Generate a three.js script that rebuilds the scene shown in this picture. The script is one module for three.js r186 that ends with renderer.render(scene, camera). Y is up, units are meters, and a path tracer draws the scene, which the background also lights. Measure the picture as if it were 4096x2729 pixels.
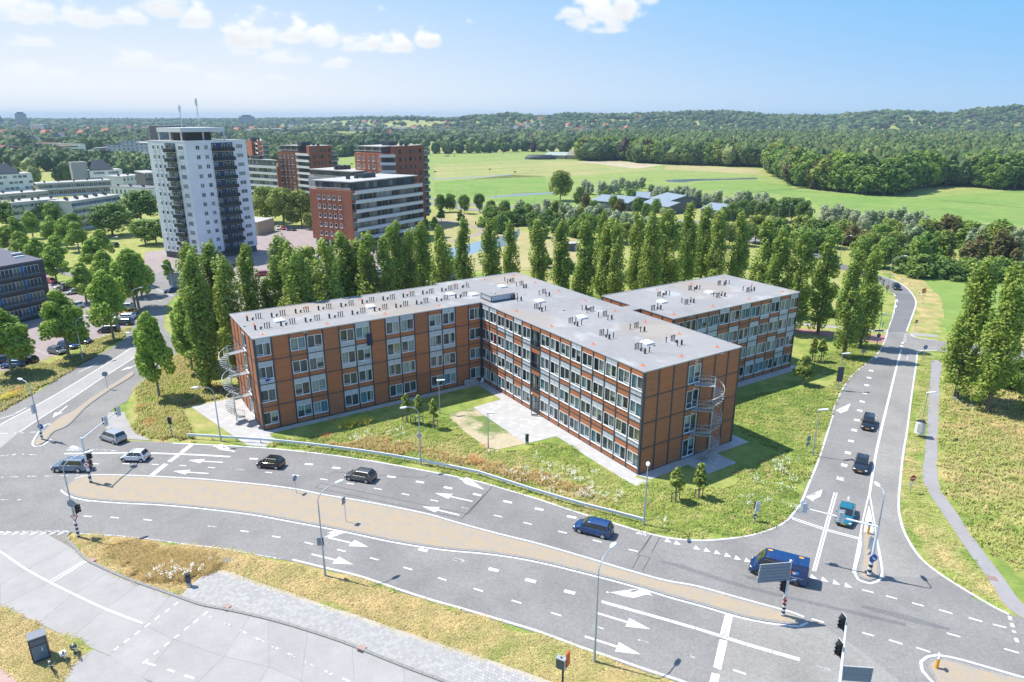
import * as THREE from 'three';
import { mergeGeometries } from 'three/addons/utils/BufferGeometryUtils.js';
import { MarchingCubes } from 'three/addons/objects/MarchingCubes.js';
import { ImprovedNoise } from 'three/addons/math/ImprovedNoise.js';

// ---------- camera, sky, sun, exposure ----------
const scene = new THREE.Scene();
const camera = new THREE.PerspectiveCamera(53.1, 1024 / 682, 0.5, 30000);
camera.position.set(0, 44, 0);
camera.rotation.set(-18.1 * Math.PI / 180, 0, 0);
const renderer = new THREE.WebGLRenderer({ antialias: true });
renderer.toneMapping = THREE.LinearToneMapping;
renderer.toneMappingExposure = 1.31;
renderer.shadowMap.enabled = true;

const SUN_DIR = new THREE.Vector3(-0.477, 0.862, -0.174).normalize();
const sun = new THREE.DirectionalLight(new THREE.Color(1, 0.955, 0.88), 5);
sun.position.copy(SUN_DIR).multiplyScalar(400).add(new THREE.Vector3(0, 0, -120));
sun.target.position.set(0, 0, -120);
sun.castShadow = true;
sun.shadow.radius = 1;
sun.shadow.mapSize.set(4096, 4096);
Object.assign(sun.shadow.camera, { left: -220, right: 220, top: 220, bottom: -220, near: 1, far: 900 });
scene.add(sun, sun.target);

const perlin = new ImprovedNoise();
function rng(seed) {
  let a = seed >>> 0;
  return () => { a = (a + 0x6D2B79F5) | 0; let t = Math.imul(a ^ (a >>> 15), 1 | a); t = (t + Math.imul(t ^ (t >>> 7), 61 | t)) ^ t; return ((t ^ (t >>> 14)) >>> 0) / 4294967296; };
}
const clamp = (x, a = 0, b = 1) => Math.min(b, Math.max(a, x));
const lerp = (a, b, t) => a + (b - a) * t;
const sstep = (a, b, x) => { const t = clamp((x - a) / (b - a)); return t * t * (3 - 2 * t); };
function fbm(x, y, z, o = 5) { let s = 0, a = 0.5; for (let i = 0; i < o; i++) { s += a * perlin.noise(x, y, z); x *= 2.03; y *= 2.03; z *= 2.03; a *= 0.5; } return s; }

// the sky: clear summer air, whiter towards the sun and the horizon, with broken cumulus clouds
{
  const W = 4096, Hh = 2048, data = new Float32Array(W * Hh * 4);
  // cumulus: [azimuth from straight ahead (deg, + right), elevation of the base, width, height, density]
  const CL = [
    [-19.2, 5.3, 4.2, 2.0, 1.05], [-16.6, 5.6, 3.0, 1.7, 1.1], [-14.2, 5.4, 3.0, 1.5, 1.05], [-11.6, 5.1, 3.2, 1.4, 1.05], [-9.0, 5.0, 2.8, 1.25, 1.05], [-6.6, 5.4, 2.1, 1.0, 1.05],
    [-24.8, 7.3, 2.8, 2.2, 0.95], [-22.8, 6.3, 2.2, 1.5, 0.9], [-26.9, 6.3, 2.4, 0.9, 0.85], [-29.8, 6.2, 4.0, 1.5, 0.9], [-33.2, 6.2, 4.0, 1.7, 0.9], [-38, 6, 6, 1.6, 0.9],
    [-33.0, 4.6, 2.8, 0.7, 0.8], [-27.3, 3.6, 3.6, 0.9, 0.75], [-24.5, 3.2, 2.6, 0.6, 0.6], [-21.4, 2.7, 2.6, 0.5, 0.55], [-33, 2.6, 4.5, 0.8, 0.5], [-17.6, 4.1, 4.6, 0.9, 0.72], [-19.6, 4.5, 2.4, 0.6, 0.6], [-13.3, 3.7, 2.6, 0.6, 0.7], [-17.8, 2.8, 2.6, 0.4, 0.6],
    [6.6, 7.0, 4.6, 2.4, 1.0], [8.8, 7.6, 3.0, 2.0, 1.0], [4.6, 7.3, 2.4, 0.8, 0.8], [7.4, 6.4, 3.0, 0.9, 0.9], [10.3, 8.3, 1.6, 1.0, 0.8],
    [-9.9, 7.7, 1.0, 0.4, 0.7], [-3.2, 6.9, 0.8, 0.3, 0.4], [-14, 8.6, 7, 0.8, 0.8], [-23.5, 6.1, 1.2, 0.4, 0.7],
  ];
  const sunAz = Math.atan2(SUN_DIR.x, -SUN_DIR.z), sunEl = Math.asin(SUN_DIR.y);
  for (let j = 0; j < Hh; j++) {
    const el = ((j + 0.5) / Hh - 0.5) * Math.PI, eld = el * 180 / Math.PI, y = Math.sin(el), e = Math.max(0, y);
    for (let i = 0; i < W; i++) {
      const lon = ((i + 0.5) / W - 0.5) * 2 * Math.PI; // atan2(z, x)
      const dx = Math.cos(el) * Math.cos(lon), dz = Math.cos(el) * Math.sin(lon);
      const az = Math.atan2(dx, -dz), azd = az * 180 / Math.PI;
      const mu = dx * SUN_DIR.x + y * SUN_DIR.y + dz * SUN_DIR.z;
      // clear air
      const u = 1 - Math.exp(-Math.max(0, eld) / 5.5);
      let r = lerp(0.53, 0.15, u), g = lerp(0.73, 0.53, u), b = lerp(0.95, 1.01, u);
      const v = clamp(1 - Math.exp(-Math.max(0, eld - 8) / 20)); r = lerp(r, 0.12, v); g = lerp(g, 0.3, v); b = lerp(b, 0.72, v);
      const hs = 0.5 + 0.5 * Math.cos(az - sunAz); // whiter towards the sun
      const w = Math.pow(clamp((hs - 0.36) / 0.46), 1.3) * Math.exp(-Math.max(0, eld - 2) / 9) + 0.3 * Math.pow(Math.max(0, mu), 4);
      r = lerp(r, 0.95, clamp(w)); g = lerp(g, 0.98, clamp(w)); b = lerp(b, 1.02, clamp(w));
      // clouds
      let d = 0, sh = 0;
      if (eld > 0.5 && eld < 14) {
        for (const [ca, ce, cw, ch, cd] of CL) {
          const px = (azd - ca) / (cw * 0.5), py = (eld - ce) / ch; if (Math.abs(px) > 1.5 || py < -0.6 || py > 1.5) continue;
          const body = py < 0 ? 1 - (py / 0.32) ** 2 - px * px * 0.9 : 1 - (py * 0.95) ** 2 - px * px;
          if (body < -0.9) continue;
          const n = fbm(azd * 0.55 + ca, eld * 0.9, 3.1 + ca, 6) * 1.6 + fbm(azd * 2.2, eld * 3.2, 9.7, 4) * 0.35;
          const k = sstep(-0.12, 1.0, body * 0.95 + n * 1.35) * cd;
          if (k > d) { d = Math.max(d, k); }
          sh = Math.max(sh, k * sstep(0.55, 0.02, py) * (0.5 + n));
        }
      } else if (eld >= 14) {
        const n = fbm(dx / (y + 0.12) * 1.3 + 5, dz / (y + 0.12) * 1.3, 1.7, 5); d = sstep(0.16, 0.42, n) * 0.8;
      }
      d = clamp(d); const c = 1.06 - 0.16 * clamp(sh);
      r = lerp(r, c * 0.97, d); g = lerp(g, c * 0.99, d); b = lerp(b, c * 1.02, d);
      const k = (j * W + i) * 4; const m = 0.77;
      data[k] = r * m; data[k + 1] = g * m; data[k + 2] = b * m; data[k + 3] = 1;
    }
  }
  const t = new THREE.DataTexture(data, W, Hh, THREE.RGBAFormat, THREE.FloatType);
  t.mapping = THREE.EquirectangularReflectionMapping; t.magFilter = t.minFilter = THREE.LinearFilter; t.wrapS = THREE.RepeatWrapping; t.needsUpdate = true;
  scene.background = t; scene.environment = t;
}
scene.fog = new THREE.FogExp2(new THREE.Color(0.58, 0.8, 1.0), 0.00011);

// ---------- helpers ----------
const V3 = (x, y, z) => new THREE.Vector3(x, y, z);
const lin = (r, g, b) => new THREE.Color().setRGB(r, g, b);
const taken = new Map();
function numbered(n) { const k = taken.get(n) ?? 0; taken.set(n, k + 1); return k ? n + '_' + String(k).padStart(3, '0') : n; }
function ud(o, label, category, group, kind) { o.userData = { ...o.userData }; if (label) o.userData.label = label; if (category) o.userData.category = category; if (group) o.userData.group = group; if (kind) o.userData.kind = kind; return o; }
function shade(o) { o.castShadow = o.receiveShadow = true; return o; }
function thing(name, label, category, [x, y, z] = [0, 0, 0], turn = 0, group) {
  const o = new THREE.Group(); o.name = numbered(name); o.position.set(x, y, z); o.rotation.y = turn; scene.add(o); return ud(o, label, category, group);
}
function part(parent, name, geo, mat, [x, y, z] = [0, 0, 0], turn = 0) {
  const m = shade(new THREE.Mesh(geo, mat)); m.name = name; m.position.set(x, y, z); m.rotation.y = turn; parent.add(m); return m;
}
function solo(name, geo, mat, label, category, group, kind) { const m = shade(new THREE.Mesh(geo, mat)); m.name = numbered(name); scene.add(m); return ud(m, label, category, group, kind); }
function structure(name, geo, mat) { const m = shade(new THREE.Mesh(geo, mat)); m.name = numbered(name); m.userData.kind = 'structure'; scene.add(m); return m; }
function copyOf(o, label, [x, y, z], turn = 0, s = 1) { const c = o.clone(); c.name = numbered(o.name.replace(/_\d{3}$/, '')); c.userData = { ...o.userData, label }; c.position.set(x, y, z); c.rotation.y = turn; if (Array.isArray(s)) c.scale.set(...s); else c.scale.setScalar(s); scene.add(c); return c; }
const ORD = ['first', 'second', 'third', 'fourth', 'fifth', 'sixth', 'seventh', 'eighth', 'ninth', 'tenth', 'eleventh', 'twelfth', 'thirteenth', 'fourteenth', 'fifteenth', 'sixteenth', 'seventeenth', 'eighteenth', 'nineteenth', 'twentieth', 'twenty-first', 'twenty-second', 'twenty-third', 'twenty-fourth', 'twenty-fifth', 'twenty-sixth', 'twenty-seventh', 'twenty-eighth', 'twenty-ninth', 'thirtieth', 'thirty-first', 'thirty-second', 'thirty-third', 'thirty-fourth', 'thirty-fifth', 'thirty-sixth', 'thirty-seventh', 'thirty-eighth', 'thirty-ninth', 'fortieth', 'forty-first', 'forty-second', 'forty-third', 'forty-fourth', 'forty-fifth', 'forty-sixth', 'forty-seventh', 'forty-eighth'];

function bx(w, h, d, x = 0, y = 0, z = 0) { return new THREE.BoxGeometry(w, h, d).translate(x, y, z); }
function cyl(r0, r1, h, n = 10, x = 0, y = 0, z = 0) { return new THREE.CylinderGeometry(r0, r1, h, n).translate(x, y + h / 2, z); }
const boxes = new Map();
function ubox(w, h, d) { const k = [w.toFixed(3), h.toFixed(3), d.toFixed(3)].join(); if (!boxes.has(k)) { const g = new THREE.BoxGeometry(w, h, d); metreUV(g); boxes.set(k, g); } return boxes.get(k); }
// uv in metres, from the side each face points to
function metreUV(g) {
  const p = g.attributes.position, n = g.attributes.normal, uv = new Float32Array(p.count * 2);
  for (let i = 0; i < p.count; i++) {
    const ax = Math.abs(n.getX(i)), ay = Math.abs(n.getY(i)), az = Math.abs(n.getZ(i));
    if (ay > ax && ay > az) { uv[i * 2] = p.getX(i); uv[i * 2 + 1] = p.getZ(i); } else if (ax > az) { uv[i * 2] = p.getZ(i); uv[i * 2 + 1] = p.getY(i); } else { uv[i * 2] = p.getX(i); uv[i * 2 + 1] = p.getY(i); }
  }
  g.setAttribute('uv', new THREE.BufferAttribute(uv, 2)); return g;
}
function merge(list) {
  const a = list.map((g) => { const q = g.index ? g.toNonIndexed() : g.clone(); for (const k of Object.keys(q.attributes)) if (!['position', 'normal', 'uv'].includes(k)) q.deleteAttribute(k); if (!q.attributes.uv) q.setAttribute('uv', new THREE.BufferAttribute(new Float32Array(q.attributes.position.count * 2), 2)); return q; });
  return mergeGeometries(a);
}
function mat(c, rough = 0.8, o = {}) { return new THREE.MeshStandardMaterial({ color: Array.isArray(c) ? lin(...c) : c, roughness: rough, ...o }); }
function tube(pts, r, n = 6, seg) { const c = new THREE.CatmullRomCurve3(pts.map((p) => V3(...p))); return new THREE.TubeGeometry(c, seg ?? pts.length * 5, r, n); }
function bar(a, b, r, n = 6, r2 = r) { const A = V3(...a), Bv = V3(...b), d = Bv.clone().sub(A), g = new THREE.CylinderGeometry(r2, r, d.length(), n); g.applyQuaternion(new THREE.Quaternion().setFromUnitVectors(V3(0, 1, 0), d.clone().normalize())); return g.translate((A.x + Bv.x) / 2, (A.y + Bv.y) / 2, (A.z + Bv.z) / 2); }
// a sheet over a polygon of [x, z] points; uv in metres
function sheet(poly, y = 0, holes = []) {
  const s = new THREE.Shape(poly.map(([x, z]) => new THREE.Vector2(x, -z)));
  for (const h of holes) s.holes.push(new THREE.Path(h.map(([x, z]) => new THREE.Vector2(x, -z))));
  return new THREE.ShapeGeometry(s).rotateX(-Math.PI / 2).translate(0, y, 0);
}
function slab(poly, y0, y1, bevel = 0) {
  const s = new THREE.Shape(poly.map(([x, z]) => new THREE.Vector2(x, -z)));
  return new THREE.ExtrudeGeometry(s, { depth: y1 - y0 - bevel, bevelEnabled: bevel > 0, bevelThickness: bevel, bevelSize: bevel, bevelOffset: -bevel, bevelSegments: 1 }).rotateX(-Math.PI / 2).translate(0, y0, 0);
}
function smooth(pts, step = 1, closed = false) {
  const c = new THREE.CatmullRomCurve3(pts.map(([x, z]) => V3(x, 0, z)), closed, 'centripetal'), n = Math.max(2, Math.round(c.getLength() / step));
  return c.getSpacedPoints(n).slice(0, closed ? n : n + 1).map((p) => [p.x, p.z]);
}
function offset(pts, d) { // to the left of the way walked
  return pts.map((p, i) => { const a = pts[Math.max(0, i - 1)], b = pts[Math.min(pts.length - 1, i + 1)], l = Math.hypot(b[0] - a[0], b[1] - a[1]) || 1; return [p[0] + (b[1] - a[1]) / l * d, p[1] - (b[0] - a[0]) / l * d]; });
}
function ribbon(pts, w, y) { const a = offset(pts, w / 2), b = offset(pts, -w / 2); return sheet([...a, ...b.reverse()], y); }
function quadStrip(a, b, w, y) { // one flat bar between two points
  const dx = b[0] - a[0], dz = b[1] - a[1], l = Math.hypot(dx, dz), nx = -dz / l * w / 2, nz = dx / l * w / 2;
  return sheet([[a[0] + nx, a[1] + nz], [a[0] - nx, a[1] - nz], [b[0] - nx, b[1] - nz], [b[0] + nx, b[1] + nz]], y);
}
// computed textures
function tex(n, f, rep = 1, srgb = true) {
  const d = new Uint8Array(n * n * 4), q = srgb ? (x) => Math.pow(clamp(x), 1 / 2.2) : clamp;
  for (let j = 0; j < n; j++) for (let i = 0; i < n; i++) { const c = f(i / n, j / n, i, j).map(q), k = (j * n + i) * 4; d[k] = clamp(c[0]) * 255; d[k + 1] = clamp(c[1]) * 255; d[k + 2] = clamp(c[2]) * 255; d[k + 3] = 255; }
  const t = new THREE.DataTexture(d, n, n, THREE.RGBAFormat); t.wrapS = t.wrapT = THREE.RepeatWrapping; t.magFilter = THREE.LinearFilter; t.minFilter = THREE.LinearMipmapLinearFilter; t.repeat.set(rep, rep); if (srgb) t.colorSpace = THREE.SRGBColorSpace; t.needsUpdate = true; return t;
}
// tileable noise on the unit square
const lat = (() => { const r = rng(77), a = new Float32Array(65536); for (let i = 0; i < 65536; i++) a[i] = r(); return a; })();
function tn(u, v, f, s = 0) { const x = u * f, y = v * f, i = Math.floor(x), j = Math.floor(y), a = x - i, b = y - j, q = (p, w) => lat[(((p % f) + f) % f + (((w % f) + f) % f) * 251 + s * 7919) & 65535], A = a * a * (3 - 2 * a), B = b * b * (3 - 2 * b); return lerp(lerp(q(i, j), q(i + 1, j), A), lerp(q(i, j + 1), q(i + 1, j + 1), A), B); }
function tf(u, v, f, s = 0, o = 4) { let r = 0, a = 0.5, t = 0; for (let k = 0; k < o; k++) { r += a * tn(u, v, f, s + k); t += a; f *= 2; a *= 0.55; } return r / t; }
const mix3 = (a, b, t) => [lerp(a[0], b[0], t), lerp(a[1], b[1], t), lerp(a[2], b[2], t)];
const sc3 = (a, k) => [a[0] * k, a[1] * k, a[2] * k];

// ---------- the ground ----------
const inPoly = (x, z, p) => { let c = false; for (let i = 0, j = p.length - 1; i < p.length; j = i++) { if ((p[i][1] > z) !== (p[j][1] > z) && x < (p[j][0] - p[i][0]) * (z - p[i][1]) / (p[j][1] - p[i][1]) + p[i][0]) c = !c; } return c; };

// the long edges, as lines on the ground
const northEdge = smooth([[-56.23,-88.57],[-53.01,-88.36],[-49.44,-88.05],[-44.9,-87.61],[-40.57,-87.17],[-35.76,-86.6],[-30.26,-85.61],[-24.47,-84.25],[-19.71,-82.87],[-15.05,-81.29],[-11.26,-79.93],[-6.86,-78.28],[-3.94,-77],[-0.95,-75.34],[3.04,-73.03],[8.03,-69.85],[11.57,-67.81],[14.95,-65.91],[17.17,-64.92],[19.46,-64.47],[21.11,-64.42],[24.85,-64.96],[27.55,-65.81],[29.8,-66.98],[31.37,-68.19],[32.69,-69.67],[34.48,-71.92],[37.48,-76.68],[40.97,-82.29],[44.98,-89.16],[50.41,-98.53],[51.89,-101.06],[56.94,-108.98],[61.15,-114.71],[66.74,-120.87],[72.18,-127.13],[76.44,-133.28],[80.69,-140.15],[83.7,-144.98],[88.34,-152.37],[93.16,-160.48],[97.61,-168.31],[101,-175.46],[102.44,-181.79],[102.86,-186.69],[102.48,-192.68],[102.03,-202.37],[100.45,-206.12]], 1);
const farEdge = smooth([[85.22,-140.93],[90.77,-149.25],[97.5,-159.48],[101.27,-165.62],[104.36,-172.21],[107.24,-180.54],[108.8,-188.97],[108.08,-195.96],[107.43,-202.68],[105.83,-209.02],[104.21,-214.37]], 1.5);
const eastEdge = smooth([[80.08,-127.26],[75.62,-119.8],[70.54,-111.52],[66.05,-104.19],[60.88,-95.66],[58.13,-91.13],[53.68,-84],[49.49,-76.95],[47.06,-72.78],[45.54,-69.9],[44.57,-67.64],[43.83,-65.5],[43.31,-63.26],[43.05,-60.97],[43.36,-58.98],[43.97,-57.26],[44.63,-55.74],[45.29,-54.32],[45.73,-53.44],[46.4,-52.59]], 1);
const southEdge = smooth([[-48.52,-65.59],[-42.1,-64.9],[-35.5,-63.57],[-30.8,-62.7],[-26.92,-61.63],[-23.14,-60.59],[-19.38,-59.25],[-15.77,-58],[-11.03,-55.77],[-7.68,-54.24],[-5.86,-53.53],[-1.7,-51.79],[2.25,-50.09],[5.96,-48.14],[8.62,-46.86],[11.17,-45.59],[13.47,-44.55],[15.19,-43.63]], 1);
const medianTop = smooth([[-55.96,-75.6],[-55.88,-77.72],[-54.36,-78.44],[-50.7,-78.44],[-46.48,-78.16],[-38.99,-77.33],[-36.47,-76.89],[-30.57,-75.82],[-26.89,-74.92],[-23.17,-73.63],[-18.9,-72.39],[-14.73,-71.05],[-9.34,-69.07],[-7.1,-67.92],[-2.06,-65.56],[2.71,-63.52],[7.76,-61.02],[11.46,-59.09],[15.5,-57.2],[17.92,-56.52],[21.66,-54.76],[25.22,-53.08],[26.41,-52.49],[26.98,-52.01]], 1);
const medianLow = smooth([[27,-51.58],[26.38,-51.14],[25.02,-51.21],[22.7,-51.71],[20.91,-52.36],[18.23,-53.69],[15.42,-54.94],[13.13,-56.13],[10.12,-57.52],[6.98,-58.83],[3.72,-60.15],[0.34,-61.25],[-3.12,-62.01],[-6.63,-62.51],[-9.86,-63.22],[-13.56,-64.24],[-17.42,-65.58],[-21.39,-66.85],[-25.45,-68.06],[-29.63,-69.3],[-33.8,-70.23],[-41.72,-71.53],[-47.19,-72.02],[-50.75,-72.51],[-53.1,-73.13],[-54.92,-74.14],[-55.98,-75.02]], 1);
const CUT = northEdge.findIndex((p) => p[0] > [[29.47,-66.77]][0][0]);
const mainRoad = [...[[-93.09,-91.49],[-69.81,-90.23],[-59.89,-89.52],[-57.24,-88.99]], ...northEdge.slice(0, CUT), ...[[33.99,-63.86],[39.93,-59.82],[46.4,-52.59],[49.46,-50.25],[53.83,-45.33]], [70, -24], [8, -24], ...[...southEdge].reverse(), ...[[-49.42,-65.86],[-57.31,-66.03],[-68.3,-66.07]]];
const sideRoad = [...northEdge.slice(CUT - 3), ...[[102.63,-218.24],[101.26,-229.37],[97.05,-241.61],[90.39,-250.48],[77.02,-259.99],[80.63,-272.87],[95.17,-264.49],[102.14,-253.97],[107.07,-240.54],[109.01,-229.37]], ...[...farEdge].reverse(), ...eastEdge.slice(0, -3), ...[[39.47,-53.26],[34.39,-55.42],[25.37,-59.46],[25.43,-63.07]]];
const leftRoad = [[-71.82,-80.34],[-71.74,-86.27],[-81.95,-93.71],[-80.46,-98.5],[-79.98,-104.65],[-80.51,-113.52],[-80.83,-123.31],[-80.63,-129.26],[-80.76,-134.72],[-83.95,-144.16],[-91.8,-160.48],[-101.81,-169.96],[-111.66,-179.3],[-125.47,-192.4],[-142.93,-205.81],[-157.69,-219.27],[-168.01,-237.39],[-172.05,-248.21],[-156.58,-237.39],[-146.2,-214.03],[-124.87,-196.69],[-111.44,-189.64],[-104.18,-186.96],[-106.43,-198.15],[-104.93,-205.81],[-99.7,-209.02],[-86.44,-179.3],[-87.76,-173.36],[-85.36,-162.5],[-76.99,-144.16],[-65.94,-129.94],[-64.88,-119.22],[-64.65,-112.04],[-64.03,-106.54],[-62.87,-102.83],[-63.51,-100.63],[-63.16,-97.67],[-62.44,-95.66],[-61.81,-94.12],[-59.96,-91.86],[-57.44,-87.95],[-65.21,-85.61]];
const eastStreet = [[83.1,-138.76],[85.06,-139.37],[85.21,-136.34],[88.5,-134.58],[96.04,-131.31],[108.38,-127.26],[102.23,-119.22],[91.26,-124.06],[84.52,-128.25],[81.83,-128.45],[79.71,-126.61],[77.94,-129.26]];
const concretePoly = [[-49.44,-65.9],[-57.34,-66.07],[-68.39,-66.18],[-61.51,-58.06],[-48.51,-53.68],[-46.59,-52.69],[-43.36,-51.34],[-39.84,-49.69],[-36.58,-48.24],[-34.05,-47.11],[-31.37,-45.54],[-29.87,-44.55],[-26.74,-42.45],[-3.97,-37.26],[-5.71,-44.62],[-8.08,-45.68],[-10.56,-46.87],[-13.14,-48.13],[-14.74,-48.9],[-17.99,-50.24],[-21.33,-51.49],[-23.76,-52.28],[-26.87,-53.17],[-29.51,-53.83],[-32.08,-54.91],[-34.73,-56.03],[-37.46,-57.18],[-40.39,-58.55],[-42.76,-59.79],[-44.42,-60.7],[-47.17,-62.98],[-49.13,-64.72],[-49.43,-65.34]];
const kerbLine = smooth([[-49.34,-65.73],[-49.42,-65.13],[-48.95,-64.51],[-47.17,-62.98],[-44.42,-60.7],[-42.76,-59.79],[-40.39,-58.55],[-37.46,-57.18],[-34.73,-56.03],[-32.08,-54.91],[-29.51,-53.83],[-26.87,-53.17],[-23.76,-52.28],[-21.33,-51.49],[-17.99,-50.24],[-14.74,-48.9],[-13.14,-48.13],[-10.56,-46.87],[-8.08,-45.68],[-5.71,-44.62],[-2.95,-43.19]], 1);
const paverTop = [[-32.12,-55.01],[-31.8,-56.39],[-31.33,-58.03],[-30.52,-58.72],[-28.79,-58.55],[-26.75,-57.52],[-27.16,-57.69],[-25.22,-56.85],[-21.49,-55.23],[-17.88,-53.53],[-14.5,-52.2],[-11.21,-50.64],[-8.09,-49.29],[-5.09,-47.96],[-5.4,-48.18],[-2.5,-46.86],[0.27,-45.66],[2.5,-44.58],[5.48,-43.09]];
const paverPoly = [...paverTop, ...[[-0.33,-41.72],[-5.71,-44.69],[-8.09,-45.75],[-10.57,-46.95],[-13.16,-48.2],[-14.76,-48.98],[-18.01,-50.32],[-21.36,-51.58],[-23.79,-52.37],[-26.91,-53.26],[-29.55,-53.92]]];
const northVerge = [[-62.87,-102.83],[-64.03,-106.54],[-64.65,-112.04],[-64.88,-119.22],[-65.94,-129.94],[-60.89,-134.14],[-38.06,-90.02],[-37.49,-91.49],[-30.36,-85.94],[-40.68,-87.44],[-49.69,-88.57],[-53.91,-90.12],[-56.77,-92.98],[-59.25,-96.08]];
const dryIsle = [[-48.5,-65.54],[-42.08,-64.86],[-35.48,-63.53],[-30.77,-62.63],[-23.12,-60.51],[-15.75,-57.93],[-7.67,-54.17],[-1.7,-51.72],[5.96,-48.08],[13.45,-44.47],[5.48,-43.09],[2.5,-44.58],[-2.5,-46.86],[-5.09,-47.96],[-11.21,-50.64],[-17.88,-53.53],[-25.22,-56.85],[-28.79,-58.55],[-31.33,-58.03],[-32.12,-55.01],[-37.46,-57.18],[-40.39,-58.55],[-44.42,-60.7],[-49.13,-64.72]];
const brownTall = [[-43.56,-63.21],[-41.58,-63.91],[-37.59,-63.02],[-32.9,-61.67],[-30.64,-60.37],[-30.35,-59.11],[-31.74,-57.72],[-32.76,-56.39],[-35.94,-57.38],[-38.84,-58.76],[-42.48,-61.29]];
const bottomLeft = [[-54.73,-56.39],[-48.49,-53.65],[-43.32,-51.28],[-36.55,-48.19],[-29.93,-44.5],[-33.37,-42.03],[-47.89,-42.03]];
const eastField = [[67.08,-98.53],[56.48,-80.93],[53.05,-73.79],[50.39,-63.86],[51.79,-58.28],[58.33,-54.98],[139.61,-145.88],[83.63,-125.32],[78.21,-116.92]];
const eastStrip = [[79.55,-125.96],[82.27,-126.61],[65.38,-97.67],[65.2,-98.53],[54.75,-80.93],[50.86,-72.78],[49.24,-64.87],[48.45,-58.28],[46.4,-52.59],[44.05,-57.38],[43.31,-63.26],[44.62,-68.08],[47.06,-72.78],[53.68,-84]];
const curveDry = [[113.81,-205.81],[118.33,-193.81],[110.35,-169.96],[102.23,-154.67],[92.98,-140.93],[86.16,-140.93],[98.03,-159.48],[105.28,-173.36],[110.21,-191.01]];
const ladyLawn = [[-27.4,-89.69],[-21.92,-93.74],[-13.45,-91.49],[-4.22,-83.37],[-1.05,-84.64],[6.32,-82.75],[12.86,-76.95],[13.36,-71.32],[7.08,-73.79],[-2.44,-80.34],[-8.43,-83.37],[-17.18,-85.28]];

const DRY = [0.43, 0.315, 0.13], STRAW = [0.51, 0.385, 0.175], GREEN = [0.29, 0.335, 0.07], RICH = [0.2, 0.28, 0.048], OLIVE = [0.35, 0.335, 0.11], TAN = [0.36, 0.25, 0.085];
const groundTile = tex(512, (u, v) => { const n = tf(u, v, 8, 1, 5), m = tf(u, v, 32, 5, 3); return sc3(mix3(GREEN, OLIVE, clamp(n * 1.6 - 0.3)), 0.62 + 0.7 * m); }, 1 / 30);
const NX0 = -150, NX1 = 130, NZ0 = -200, NZ1 = -8;
function dryness(x, z) {
  let d = 0.2, brown = 0;
  if (inPoly(x, z, dryIsle)) { d = 0.86; if (inPoly(x, z, brownTall)) brown = 1; }
  else if (inPoly(x, z, bottomLeft)) d = 0.72;
  else if (inPoly(x, z, eastStrip)) d = 0.52;
  else if (inPoly(x, z, eastField)) d = 0.42;
  else if (inPoly(x, z, curveDry)) d = 0.62;
  else if (inPoly(x, z, northVerge)) d = 0.44;
  else if (inPoly(x, z, ladyLawn)) d = 0.36;
  return [d, brown];
}
function groundColor(x, z) {
  const jx = fbm(x * 0.25, z * 0.25, 11.5, 3) * 3.2, jz = fbm(x * 0.25, z * 0.25, 15.5, 3) * 3.2, [d, br] = dryness(x + jx, z + jz), n1 = fbm(x * 0.07, z * 0.07, 2.2, 4), n2 = fbm(x * 0.4, z * 0.4, 8.1, 3), k = clamp(d + n1 * 0.75 + n2 * 0.6);
  const c = k < 0.5 ? mix3(mix3(RICH, GREEN, clamp(k * 4)), OLIVE, clamp(k * 2.6 - 0.5)) : mix3(OLIVE, mix3(DRY, STRAW, clamp(n2 + 0.5)), clamp((k - 0.5) * 2.6));
  return sc3(br ? mix3(c, TAN, clamp(0.75 + n2)) : c, 0.95 + n2 * 0.25);
}
const nearMap = (() => {
  const t = tex(1536, (u, v) => { const x = lerp(NX0, NX1, u), z = lerp(NZ1, NZ0, v), n3 = lat[(Math.floor(x * 7.3) * 131 + Math.floor(z * 9.1) * 251) & 65535] - 0.5, n4 = lat[(Math.floor(x * 3.1) * 177 + Math.floor(z * 3.7) * 93 + 999) & 65535] - 0.5; return sc3(groundColor(x, z), 1 + n3 * 0.28 + n4 * 0.14); });
  t.wrapS = t.wrapT = THREE.ClampToEdgeWrapping; return t;
})();
// hills far off: ridge heights by direction, the dunes on the right
const RIDGE = [[-60, -0.05], [-35.5, -0.06], [-28, -0.06], [-21, -0.05], [-16, 0], [-11, 0.14], [-8, 0.14], [-5, 0.04], [-2.6, 0.27], [0, 0.4], [2.6, 0.2], [4.5, 0.41], [7.6, 0.33], [13.9, 0.54], [15.8, 0.58], [21, 0.27], [23.2, 0.24], [28.2, 0.57], [30.9, 0.39], [33.5, 0.73], [35.3, 0.83], [45, 0.9], [70, 0.5]];
function ridge(az) { for (let i = 1; i < RIDGE.length; i++) if (az <= RIDGE[i][0]) { const [a, b] = RIDGE[i - 1], [c, d] = RIDGE[i]; return lerp(b, d, sstep(a, c, az)); } return 0.5; }
function hill(x, z) {
  const d = Math.hypot(x, z), az = Math.atan2(x, -z) * 180 / Math.PI; if (z > 0 || d < 900) return 0;
  const R = az > -4 ? 2800 : lerp(4600, 2800, sstep(-20, -4, az)), top = 44 + R * Math.tan(ridge(az) * Math.PI / 180) - 16;
  return Math.max(0, top * sstep(R * 0.72, R, d) * (d > R ? 1 - 0.25 * sstep(R, R + 3000, d) : 1) + (d > 1200 ? fbm(x * 0.004, z * 0.004, 4.4, 3) * 9 * sstep(1200, 1800, d) * sstep(R + 50, R - 300, d) : 0));
}
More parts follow.
